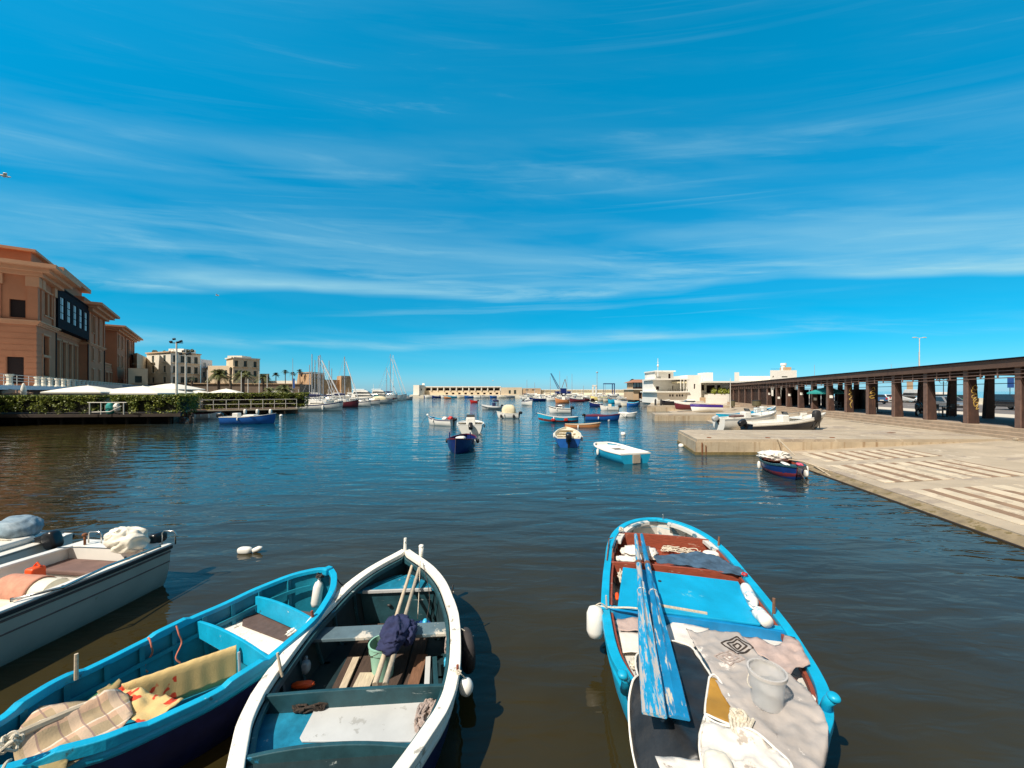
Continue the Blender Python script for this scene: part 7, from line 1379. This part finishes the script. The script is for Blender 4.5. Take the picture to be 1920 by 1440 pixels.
p = [B.q(*v)[:2] for v in ((75, 1320, .5), (130, 1316, .5), (200, 1296, .5), (240, 1300, .52), (250, 1340, .48), (235, 1362, .47), (205, 1384, .5), (165, 1412, .5), (130, 1436, .48), (85, 1452, .46), (68, 1425, .52), (30, 1410, .56), (20, 1388, .56), (40, 1355, .5))]
B.free(sheet(p, ridge, .035), 'plaid_blanket', 'plaid', 'plaid brown and pink blanket spread over poles in the stern of the cyan boat', 'blanket', smooth=True, solid=.006)
B.free(MB().tube([ra - Vector((0, 0, .03)), ra.lerp(rb, .5) - Vector((0, 0, .01)), rb + (rb - ra) * .05], .03, 8), 'wooden_pole', 'wood_pale', 'pole hidden under the plaid blanket, its end at the stern', 'pole')
p = [B.q(*v)[:2] for v in ((75, 1420, .55), (112, 1410, .55), (128, 1432, .5), (120, 1470, .46), (80, 1475, .46), (70, 1440, .5))]
B.free(sheet(p, lambda x, y: .52 + .05 * fn(x, y, 8), .03), 'olive_cloth', 'cloth_olive', 'bunched olive cloth hanging over the right gunwale at the stern', 'cloth', smooth=True, solid=.006)
p = [B.q(*v)[:2] for v in ((182, 1296, .44), (205, 1276, .44), (228, 1282, .44), (215, 1300, .46), (195, 1310, .45))]
B.free(sheet(p, lambda x, y: .43 + .07 * fn(x, y, 9), .03), 'olive_cloth', 'cloth_olive', 'small olive rag beside the yellow towel, near the left side', 'cloth', smooth=True, solid=.006)
c = B.q(168, 1318, .30); B.free(MB().lathe([(.03, 0), (.03, .12), (.012, .17), (.012, .20)], c, 12, m=Matrix.Rotation(1.2, 4, 'Y')), 'glass_bottle', 'green_glass', 'green bottle lying beside the plaid blanket', 'bottle', smooth=True)
c = B.q(14, 1405, .68); B.free(tangle(c, .07, .07, 40, .008, .08, 6, 5), 'stern_rope', 'rope', 'pale rope wound round the stern post of the cyan boat', 'rope')
a = B.q(20, 1425, .64); B.free(rope([a, a + Vector((-.04, -.06, .01)), a + Vector((-.1, -.09, -.2))], .009), 'stern_line', 'rope', 'pale line dropping from the stern of the cyan boat', 'rope')
# ---------------------------------------------------------------- right-hand cyan boat
B = Near('rowing_boat', 'broad bright cyan boat with red inner boards on the right, tarpaulins over its near end', (1.443, 2.126), 76.5, 5.5,
         [(0, .04), (.05, .22), (.1, .40), (.15, .57), (.2, .74), (.27, .87), (.34, .92), (.44, .955), (.55, .945), (.65, .92), (.74, .895), (.82, .83), (.88, .73), (.93, .585), (.965, .42), (.985, .27), (.996, .12), (1, .0)],
         [(0, .60), (.2, .53), (.45, .50), (.7, .52), (1, .60)], keel=.28, th=.035, floor=.12, pw=.5)
H, T = B.H, B.t
H.skin(False, nt=48).build('hull', 'cyan_paint', T, smooth=True); H.skin(True, nt=48).build('interior', 'white_worn', T, smooth=True, auto=40)
H.gunwale(.095, .055, .025, 160).build('gunwale', 'cyan_paint', T, bevel=.008); H.gunwale(.03, .05, -.075, 60, z=-.04, t0=.06, t1=.80).build('inner_rail', 'wood_red', T); H.gunwale(.09, .05, -.072, 50, z=-.025, t0=.80, t1=.99).build('breast_lining', 'white_worn', T)
H.band(.86, .93, .014).build('rubbing_strake', 'cyan_paint', T); H.band(.45, .60, .004).build('boot_top', 'navy_paint', T)
for k in range(6):
    for s_ in (1, -1): H.rib(.80 + .03 * k, s_, .04, .03, .3).build('rib', 'white_worn', T)
Lx = lambda px, py, z: B.q(px, py, z).x
def red_board(x, z0, zt, arch, nm='thwart_board', m='wood_red', lean=0): H.panel(x, z0, arch, .035, ztop=zt, lean=lean).build(nm, m, T, bevel=.006)
x1 = Lx(1255, 1006, .56); red_board(x1, .32, .56, .02); x2 = Lx(1270, 1062, .54); red_board(x2, .30, .52, .02)
H.plank(x2, x1, .33, .03).build('well_floor', 'wood_red', T); H.plank(x1, x1 + .25, .40, .03).build('bow_floor', 'white_worn', T)
dm('cyan_lip', (.003, .20, .46), .45, bump=.002, bs=30, wear=[((.03, .34, .52), .40, 4, U)])
# hinged deck panel
p = [B.q(*v) for v in ((1168, 1063, .54), (1384, 1090, .54), (1426, 1170, .54), (1158, 1136, .54))]
MB().prism([v[:2] for v in p], .515, .54).build('deck_panel', 'cyan_deck', T, bevel=.006)
xa = (p[2].x + p[3].x) / 2 - .02; H.panel(xa, .36, .02, .04, ztop=.50).build('thwart_board', 'cyan_lip', T, bevel=.005); H.plank(xa, xa + .10, .50, .03).build('deck_beam', 'cyan_paint', T)
MB().bar(B.q(1238, 1135, .546), B.q(1326, 1150, .546), .035, .012).build('trim_strip', 'wood_pale', T); MB().lathe([(.022, 0), (.022, .008), (.008, .01)], B.q(1237, 1090, .54), 12).build('ring_bolt', 'dark_metal', T)
H.plank(.15, xa, .40, .03).build('aft_platform', 'white_worn', T)
for px, py, lx in ((1174, 1284, .03), (1548, 1325, -.02)):
    c = B.q(px, py, .56); MB().tube([c - Vector((0, 0, .05)), c + Vector((-.03, 0, .06)), c + Vector((-.07, lx, .13))], [.05, .036, .04], 10).blob(c + Vector((-.07, lx, .13)), (.095, .085, .06), .9).build('horn_cleat', 'cyan_paint', T, smooth=True)
pin(1347, 1022, .57, .13, 'wood_brown', (0, -.01), .017, bo=B); pin(1451, 1147, .54, .15, 'wood_brown', (0, 0), .018, bo=B); pin(1138, 1138, .54, .13, 'hull_grey', (0, .01), .012, bo=B)
q = B.q(1165, 995, .60); tangle(q, .05, .05, 40, .006, .05, 3, 6).build('lashing', 'rope', T); q = B.q(1243, 973, .63); MB().tube([q, q + Vector((0, 0, .07))], .008).blob(q + Vector((0, 0, .08)), (.03, .03, .03)).build('stem_bolt', 'steel', T)
q0 = B.q(1146, 1030, .56); MB().bar(q0, B.q(1153, 1010, .57), .03, .10).build('side_cleat', 'cyan_paint', T); MB().tube([B.q(1138, 1050, .55), B.q(1142, 1010, .60), B.q(1150, 1008, .60), B.q(1148, 1046, .55)], .008).build('iron_strap', 'rust', T)
# things in the right boat
def foam(px, py, z, d, m, nm, lb, cat, nz_=.3, seed=0, **k): c = B.q(px, py, z); return B.free(MB().blob(c, d, .75, nz_, 3.5, 30, 18, seed=seed), nm, m, lb, cat, smooth=True)
foam(1200, 1036, .40, (.40, .55, .14), 'foam_white', 'foam_block', 'white foam and sacking at the left of the bow well', 'foam', .35, 1); foam(1175, 1049, .44, (.14, .34, .08), 'foam_white', 'white_cloth_roll', 'white roll tucked behind the second red board', 'cloth', .3, 2)
foam(1333, 1041, .46, (.16, .24, .13), 'foam_white', 'white_float', 'square white float on the right of the bow well', 'float', .1, 3)
p = [B.q(*v)[:2] for v in ((1225, 1048, .5), (1305, 1038, .5), (1340, 1045, .5), (1392, 1072, .5), (1397, 1080, .5), (1385, 1083, .5), (1300, 1064, .52), (1232, 1056, .52))]
B.free(sheet(p, lambda x, y: .535 + .025 * fn(x, y, 9) + .012 * fn(x, y, 22), .03), 'denim_cloth', 'cloth_denim', 'faded denim cloth lying over the second red board', 'cloth', smooth=True, solid=.006)
c = B.q(1275, 1034, .38); B.free(tangle(c, .13, .32, 60, .008, .05, 8, 4), 'tangled_rope', 'rope', 'thin orange white rope tangled in the bow well', 'rope'); c = B.q(1165, 1085, .42); B.free(tangle(c, .18, .05, 60, .008, .08, 10, 5), 'tangled_rope', 'rope', 'pale rope heap between deck panel and left gunwale', 'rope')
foam(1157, 1118, .44, (.16, .05, .05), 'orange', 'orange_float', 'orange stick float left of the deck panel', 'float', 0); c = B.q(1396, 1078, .55); B.free(tangle(c, .05, .05, 26, .005, .03, 14, 4), 'red_blue_cord', 'red', 'red cord caught on the right gunwale by the second red board', 'cord')
dm('sticker_blue', (.35, .55, .68), .5, wear=[((.78, .76, .70), .55, 14, U)])
def bottle(px0, py0, px1, py1, z, r, lb):
    a, b = B.q(px0, py0, z), B.q(px1, py1, z); d = b - a; l = d.length; mt_ = d.to_track_quat('Z', 'Y').to_matrix().to_4x4(); B.free(MB().lathe([(.01, 0), (r * .9, .01), (r, .04), (r, l * .35), (r * .9, l * .38), (r, l * .42), (r, l * .7), (r * .5, l * .86), (r * .42, l * .87), (r * .42, l)], a, 16, m=mt_), 'plastic_jug', 'fender_white', lb, 'jug', smooth=True); j_ = [o for o in bpy.data.objects if o.name.startswith('plastic_jug')][-1]; MB().lathe([(r * 1.01, l * .44), (r * 1.015, l * .47), (r * 1.015, l * .62), (r * 1.01, l * .66)], a, 16, m=mt_, caps=False).build('label_band', 'sticker_blue', j_, smooth=True); MB().tube([a + d * .78 + Vector((0, r * .5, r * .4)), a + d * .80 + Vector((0, r * 1.2, r * .9)), a + d * .60 + Vector((0, r * 1.2, r * .9)), a + d * .58 + Vector((0, r * .7, r * .6))], .009, 6).build('handle', 'fender_white', j_, smooth=True)
bottle(1397, 1100, 1418, 1142, .575, .062, 'long white plastic jug on the deck edge, the far one of two'); bottle(1440, 1168, 1414, 1140, .575, .068, 'short white plastic jug on the deck edge, the near one of two')
# oars with long flat blades
def oar(a, b, m, m2, lb, w=.15):
    a, b = B.q(*a), B.q(*b); d = (b - a); l = d.length; d.normalize(); t = B.root('oar', lb, 'oar'); t['group'] = 'pair of blue oars'
    sft = a + d * l * .47; MB().tube([a, a + d * .3, a.lerp(sft, .6), sft + d * .3], [.026, .030, .036, .034], 12).build('shaft', m2, t, smooth=True, auto=40)
    s_ = d.cross(Vector((0, 0, 1))).normalized(); up = s_.cross(d); rows = []
    for k in range(17):
        f = k / 16; c = sft.lerp(b, f); ww = lerp(.036, w / 2, min(1, f * 1.25) ** .8); th = lerp(.034, .010, min(1, f * 1.3)); rd = lerp(.030, .006, f); r = []
        for e, h in ((-1, 0), (-.92, th), (-.35, th), (0, th + rd), (.35, th), (.92, th), (1, 0), (.92, -th), (-.92, -th)): r.append(c + s_ * ww * e + up * h)
        rows.append(r + [r[0]])
    m_ = MB().grid(rows); m_.add(rows[-1][:9], [tuple(range(9))]); m_.build('blade', m, t, smooth=True, auto=30)
    q = a.lerp(b, .30); MB().tube([q, q + d * .07], .043, 12).build('leather_collar', 'leather', t); q = a.lerp(b, .52); rg = Vector((0, 0, 0))
    MB().tube([q + (s_ * cos(x) + up * sin(x)) * .045 for x in [2 * pi * k / 14 for k in range(15)]], .006, 6).build('rope_ring', 'rope', t)
    return t
oar((1192, 1003, .66), (1227, 1341, .78), 'oar_blue', 'oar_blue', 'long oar with scraped sky blue blade, left one of the pair on the right boat', .165)
oar((1203, 1003, .66), (1272, 1346, .72), 'oar_deep', 'oar_deep', 'long oar with deeper blue blade, right one of the pair on the right boat', .155)
a, b = B.q(1150, 1139, .56), B.q(1212, 1143, .63); B.free(rope([B.q(1120, 1136, .5), a, a.lerp(b, .5) + Vector((0, 0, .01)), b], .010), 'white_rope', 'rope', 'white rope from the left gunwale to the oars', 'rope')
c = B.q(1116, 1166, .42); t = B.root('fender', 'large white fender hanging outside the left side of the right cyan boat', 'fender'); MB().lathe([(.02, -.17), (.07, -.15), (.095, -.09), (.095, .09), (.07, .15), (.02, .17)], c, 20, m=Matrix.Rotation(.15, 4, 'Y')).build('body', 'fender_white', t, smooth=True); rope([c + Vector((.02, 0, .17)), c + Vector((.03, -.06, .20)), B.q(1138, 1139, .56)], .007).build('rope', 'rope', t)
# mats and tarpaulins over the near end
def cloth(nm, m, pts, z, lb, amp=.025, fq=5, hem=None, cat=None, step=.04, edge=0.0, fall=None):
    p3 = [B.q(px, py, z) for px, py in pts]; p = [v[:2] for v in p3]
    def zf(x, y):
        h = z + amp * .35 * (.3 - abs(fn(x + y * .3, y, fq * 3.2, 5))) * 2 + amp * fn(x, y, fq, len(nm)) - amp * .8 * abs(fn(x, y, fq * 1.4, 9)) + amp * .35 * fn(x, y, fq * 3.1, 3)
        if fall: h += fall(x, y)
        return h
    o = B.free(sheet(p, zf, step), nm, m, lb, cat or 'tarpaulin', smooth=True, solid=.007)
    if hem:
        pp = [Vector((x, y, zf(x, y) + .004)) for x, y in p]; rope(pp + [pp[0]], .0085, n=6).build('hem', hem, o)
    return o
ed = lambda k: (lambda x, y: -k * max(0, abs(y) - H.hw(max(.02, x / 5.5)) - .045) * 2.6 - .6 * max(0, .12 - x))
cloth('grey_sacking', 'canvas_pink', ((1157, 1160), (1200, 1158), (1215, 1165), (1215, 1185), (1160, 1182)), .47, 'grey sacking at the left, below the deck panel', .02, 9, cat='sacking')
cloth('pale_cloth', 'tarp_white', ((1160, 1184), (1225, 1188), (1262, 1166), (1330, 1178), (1300, 1215), (1250, 1210), (1200, 1224), (1168, 1222)), .455, 'pale striped cloth under the oars below the deck panel', .015, 6, cat='cloth')
cloth('black_mat', 'tarp_black', ((1196, 1268), (1186, 1280), (1179, 1300), (1182, 1336), (1192, 1372), (1204, 1400), (1222, 1414), (1270, 1420), (1320, 1426), (1314, 1400), (1312, 1378), (1322, 1340), (1332, 1300), (1336, 1278), (1318, 1244), (1296, 1214), (1258, 1203), (1222, 1216), (1195, 1226), (1192, 1246)), .625, 'large black rubber mat with white hem under the oar blades', .02, 3.2, 'cloth_white', 'mat', fall=ed(.3))
cloth('ochre_cloth', 'ochre', ((1330, 1272), (1345, 1272), (1392, 1352), (1382, 1362), (1330, 1342), (1322, 1330)), .645, 'ochre patterned cloth between black mat and grey tarpaulin', .01, 5, 'cloth_white', 'cloth')
dm('tarp_grey', (.40, .36, .33), .8, var=.18, vs=4, bump=.006, bs=10, wear=[((.66, .60, .54), .40, 3.2, U), ((.24, .21, .19), .34, 5, U)])
cloth('grey_tarpaulin', 'tarp_grey', ((1286, 1180), (1302, 1186), (1330, 1182), (1384, 1184), (1404, 1204), (1424, 1226), (1440, 1240), (1480, 1262), (1520, 1300), (1545, 1338), (1553, 1365), (1552, 1400), (1542, 1436), (1538, 1470), (1470, 1472), (1440, 1420), (1400, 1375), (1372, 1330), (1348, 1288), (1332, 1256), (1312, 1222)), .66, 'big torn grey tarpaulin over the near right end of the right boat', .035, 3.4, None, fall=ed(.5), step=.025)
cloth('white_tarpaulin', 'tarp_white', ((1322, 1344), (1345, 1350), (1378, 1358), (1412, 1378), (1452, 1402), (1485, 1440), (1470, 1485), (1330, 1490), (1322, 1440), (1312, 1400), (1314, 1370)), .675, 'creased white tarpaulin in the middle of the near end', .045, 6, 'cloth_white', fall=ed(.3), step=.03)
cloth('pink_canvas', 'canvas_pink', ((1388, 1192), (1420, 1196), (1452, 1208), (1468, 1204), (1470, 1188), (1490, 1190), (1506, 1216), (1519, 1244), (1492, 1250), (1480, 1264), (1462, 1254), (1440, 1236), (1412, 1220)), .575, 'pinkish canvas folded over the right gunwale', .03, 6)
cloth('hanging_tarpaulin', 'tarp_white', ((1228, 1417), (1275, 1420), (1335, 1427), (1400, 1520), (1300, 1530), (1250, 1470)), .62, 'white tarpaulin end hanging below the black mat', .02, 5)
cloth('crumpled_tarpaulin', 'tarp_white', ((1475, 1300), (1492, 1285), (1510, 1290), (1530, 1310), (1524, 1324), (1500, 1320), (1480, 1312)), .62, 'small crumpled white tarpaulin at the right horn', .05, 11, step=.025)
cloth('peach_plastic', 'cloth_salmon', ((1472, 1262), (1494, 1275), (1512, 1300), (1490, 1308), (1474, 1296)), .60, 'pinkish plastic sheet behind the clear bucket', .03, 12, step=.025, cat='plastic sheet')
def spiral(px, py, sx, sy, lb, m):   # square key pattern printed on the tarpaulin
    g_ = MB(); c = B.q(px, py, .66); a = B.q(px + sx, py + 2, .66) - c; b = B.q(px, py + sy, .66) - c
    for k in (1, .62, .26):
        q4 = [c + a * i * k + b * j * k for i, j in ((-1, -.1), (0, -1), (1, .1), (0, 1))]
        for i in range(4):
            u, v = q4[i], q4[(i + 1) % 4]
            for e in range(4):
                p0, p1 = u.lerp(v, e / 4), u.lerp(v, (e + 1) / 4); h = lambda w_: .663 + .0245 * (.3 - abs(fn(w_.x + w_.y * .3, w_.y, 3.4 * 3.2, 5))) + .035 * fn(w_.x, w_.y, 3.4, 14) - .028 * abs(fn(w_.x, w_.y, 3.4 * 1.4, 9)) + .0123 * fn(w_.x, w_.y, 3.4 * 3.1, 3)
                p0 = Vector((p0.x, p0.y, h(p0) + .002)); p1 = Vector((p1.x, p1.y, h(p1) + .002)); g_.bar(p0, p1, .014, .006)
    return B.free(g_, 'printed_pattern', m)
TG = [o for o in bpy.data.objects if o.name.startswith('grey_tarpaulin')][0]
for args in ((1382, 1210, 30, 18, '', 'net_dark'), (1368, 1234, 28, 14, '', 'net_pale')):
    o = spiral(*args); o.parent = TG; o.location = (0, 0, 0); o.rotation_euler = (0, 0, 0)
c = B.q(1438, 1318, .66); t = B.root('bucket', 'cloudy translucent plastic bucket on the grey tarpaulin', 'bucket')
cb = mat('cloudy_plastic', (.80, .80, .79), .35, trans=.55, var=.08); cb.node_tree.nodes['Principled BSDF'].inputs['IOR'].default_value = 1.1; cb.node_tree.nodes['Principled BSDF'].inputs['Alpha'].default_value = .50
MB().lathe([(.100, 0), (.118, .20), (.124, .205), (.124, .235), (.129, .235), (.129, .248), (.117, .248), (.113, .20), (.095, .010), (.01, .010)], c + Vector((.0, 0, 0)), 32).build('body', cb, t, smooth=True, auto=35); MB().lathe([(.121, .228), (.132, .228), (.132, .250), (.121, .250), (.121, .228)], c, 32, caps=False).build('rim', 'cloudy_rim', t, smooth=True, auto=35); MB().tube([c + Vector((.127 * cos(a), .127 * sin(a), .22 - .10 * max(0, sin(a)))) for a in [pi * k / 14 - 1.2 for k in range(15)]], .004, 6).build('handle', 'rope', t)
c = B.q(1386, 1352, .66); t = B.root('rope_bundle', 'thick knotted pale rope bundle hanging over the white tarpaulin', 'rope'); tangle(c, .05, .06, 70, .011, .06, 21, 9).build('knot', 'rope', t)
for k in range(6):
    a = c + Vector((0, .03 * (k - 3), .03)); B2 = B.q(1378 + 9 * k, 1445, .60); rope([a, a.lerp(B2, .5) + Vector((0, .01 * k, .02)), B2, B2 + Vector((-.1, .0, -.1))], .012, n=10).build('strand', 'rope', t)
c = B.q(1284, 1268, .58); B.free(tangle(c, .05, .05, 40, .005, .02, 31, 8), 'coiled_cord', 'rope', 'small coil of pale cord on the black mat', 'cord'); B.free(rope([B.q(*v, .60) for v in ((1262, 1242), (1290, 1244), (1312, 1262), (1335, 1290), (1360, 1312), (1378, 1322))], .005), 'cord', 'rope', 'thin pale cord lying across the black mat to the ochre cloth', 'cord')
foam(1192, 1246, .55, (.12, .10, .06), 'rope', 'cord_heap', 'small cord heap between left gunwale and oar blade', 'cord', .5, 6); foam(1347, 1436, .66, (.15, .17, .13), 'bag_cream', 'cream_fender', 'cream round fender at the bottom edge between the tarpaulins', 'fender', .04, 7)
# ---------------------------------------------------------------- white fibreglass boat, left
B = Near('motor_boat', 'white fibreglass motorboat with brown stern cushion, pointing towards the camera at the left', (-6.0, 6.22), -97, 5.0,
         [(0, .74), (.2, .79), (.45, .80), (.65, .70), (.82, .48), (.93, .22), (1, .02)], [(0, .64), (.5, .66), (1, .86)], keel=.2, th=.03, floor=.14, pw=.42)
H, T = B.H, B.t
H.skin(False, 36, 10, True).build('hull', 'gel_shade_side', T, smooth=True, auto=50); H.skin(True, 36, 8).build('interior', 'gel_white', T, smooth=True, auto=40)
H.gunwale(.12, .03, .01, 50).build('side_deck', 'gel_white', T, bevel=.008); H.gunwale(.03, .05, .035, 50, z=-.03).build('rubber_strake', 'black_rubber', T, bevel=.008); H.band(.79, .81, .006).build('styling_line', 'cushion_brown', T); H.band(.905, .93, .010).build('styling_line', 'cushion_brown', T)
H.plank(.0, .26, .655, .05).build('stern_deck', 'gel_white', T, bevel=.01); H.panel(.26, .14, 0, .02, ztop=.64).build('stern_bulkhead', 'gel_white', T)
H.plank(.27, .66, .47, .07, .03).build('cushion', 'cushion_brown', T, bevel=.02); H.panel(.62, .14, 0, .02, ztop=.40, cl=.02).build('seat_front', 'gel_white', T)
H.plank(2.9, 4.9, .68, .04).build('foredeck', 'gel_white', T, bevel=.01)
sx = B.q(0, 1118, .3).x; MB().box((sx + .05, -.12, .25), (.42, .80, .26)).build('seat_base', 'gel_cream', T, bevel=.04); MB().lathe([(.17, -.38), (.17, .38)], (sx, -.12, .40), 24, m=Matrix.Rotation(pi / 2, 4, 'X')).build('round_backrest', 'gel_cream', T, smooth=True, auto=40)
for px, py in ((34, 1090), (15, 1092)): pass
MB().tube([B.q(20, 1125, .70), B.q(118, 1101, .70), B.q(200, 1062, .71), B.q(300, 1024, .70)], .016, 8).build('side_rail', 'steel', T, smooth=True)
for px, py in ((118, 1104), (235, 1049), (300, 1026), (22, 1128)): q = B.q(px, py, .665); MB().tube([q, q + Vector((0, 0, .04))], .014).build('rail_foot', 'dark_metal', T)
def hoop(px0, py0, px1, py1, h, z=.66): a, b = B.q(px0, py0, z), B.q(px1, py1, z); u = Vector((0, 0, h)); MB().tube([a, a + u * .85, a.lerp(b, .15) + u, a.lerp(b, .85) + u, b + u * .85, b], .0095, 8).build('hoop_rail', 'steel', T, smooth=True)
hoop(166, 1017, 190, 1018, .17); hoop(304, 1020, 329, 1020, .20); MB().tube([B.q(108, 1027, .75), B.q(150, 1026, .73), B.q(268, 1031, .72)], .009, 6).build('cross_rail', 'steel', T)
q = B.q(159, 1021, .66); MB().tube([q, q + Vector((0, 0, .13))], .016).blob(q + Vector((0, 0, .15)), (.06, .06, .05)).build('stern_light', 'rust', T, smooth=True)
outboard(T, .02, .64, .50, 0.0, 'black_plastic').location.y = .45
c = B.q(236, 1010, .83); B.free(MB().blob(c - Vector((.02, 0, .03)), (.36, .52, .34), .75, .20, 1.2, 64, 40, seed=4).blob(c + Vector((0, -.12, .05)), (.3, .24, .2), .8, .22, 1.4, 40, 26, seed=9), 'covered_bundle', 'bag_cream', 'cream plastic sheet bundled round gear on the stern of the white motorboat', 'bundle', smooth=True)
p0 = Vector((sx, -.2, .64)); rows = []
for i in range(14):
    r = []
    for k in range(16): a = -1.0 + 2.9 * k / 15; r.append((sx + .185 * sin(a) + .004 * fn(i, k, .5), -.48 + .52 * i / 13, .40 + .185 * cos(a) + .005 * fn(i * .6, k * .5, 1, 4)))
    rows.append(r)
B.free(MB().grid(rows), 'salmon_towel', 'cloth_salmon', 'salmon towel hung over the rounded cream backrest', 'towel', smooth=True, solid=.012)
c = B.q(70, 1082, .46); t = B.root('orange_can', 'orange red plastic can between towel and brown cushion', 'can'); MB().box(c + Vector((.02, 0, .06)), (.16, .14, .18)).build('body', 'orange', t, bevel=.03, seg=3); MB().tube([c + Vector((0, -.05, .15)), c + Vector((0, 0, .20)), c + Vector((0, .05, .15))], .012).build('handle', 'orange', t)
c = B.q(129, 1090, .30); B.free(MB().blob(c, (.16, .12, .05), .8, .4), 'pink_cloth_scrap', 'pink', 'pink scrap of cloth on the floor of the white motorboat', 'cloth', smooth=True)
# covered motor of the boat at the very edge
B = Near('motor_boat', 'white boat at the far left edge with its stern to the right', (-7.72, 6.3), 178, 4.4, [(0, .66), (.4, .72), (.7, .6), (.9, .3), (1, .02)], [(0, .50), (.5, .5), (1, .7)], keel=.2, th=.03, floor=.14, pw=.42)
H, T = B.H, B.t
H.skin(False, 30, 9, True).build('hull', 'gel_white', T, smooth=True, auto=50); H.skin(True, 30, 7).build('interior', 'gel_white', T, smooth=True, auto=40); H.gunwale(.12, .04, .012, 40).build('side_deck', 'gel_white', T, bevel=.01); H.plank(.0, 1.1, .51, .05).build('stern_deck', 'gel_white', T, bevel=.01); H.gunwale(.03, .06, .03, 40, z=-.035).build('rubber_strake', 'black_rubber', T)
MB().box((.45, .1, .56), (.5, .8, .10)).build('locker_box', 'gel_white', T, bevel=.03)
o = outboard(T, -.02, .62, .66, 1.25, 'black_plastic'); o.location.y = -.25
c = Vector((.56, -.32, .72)); B.free(MB().blob(c, (.66, .50, .38), .9, .10, 1.4, 44, 26, seed=6), 'motor_cover', 'cover_blue', 'grey blue fabric cover tied over an outboard motor at the left edge', 'cover', smooth=True)
B.free(tangle(c + Vector((-.05, .27, -.12)), .25, .03, 20, .008, .03, 2, 2), 'cover_cord', 'rope', 'cord tying the grey blue motor cover', 'cord')
# white bottles floating as a mooring mark
t = thing('mooring_float', 'two white plastic bottles tied together, floating behind the cyan boat', 'float', P(464, 1037, 0)); MB().blob((-.05, 0, .05), (.26, .13, .13), .7).build('bottle', 'fender_white', t, smooth=True); MB().lathe([(.01, -.09), (.045, -.08), (.05, .03), (.02, .09)], (.17, .03, .06), 12, m=Matrix.Rotation(1.2, 4, 'Y')).build('bottle', 'fender_white', t, smooth=True)
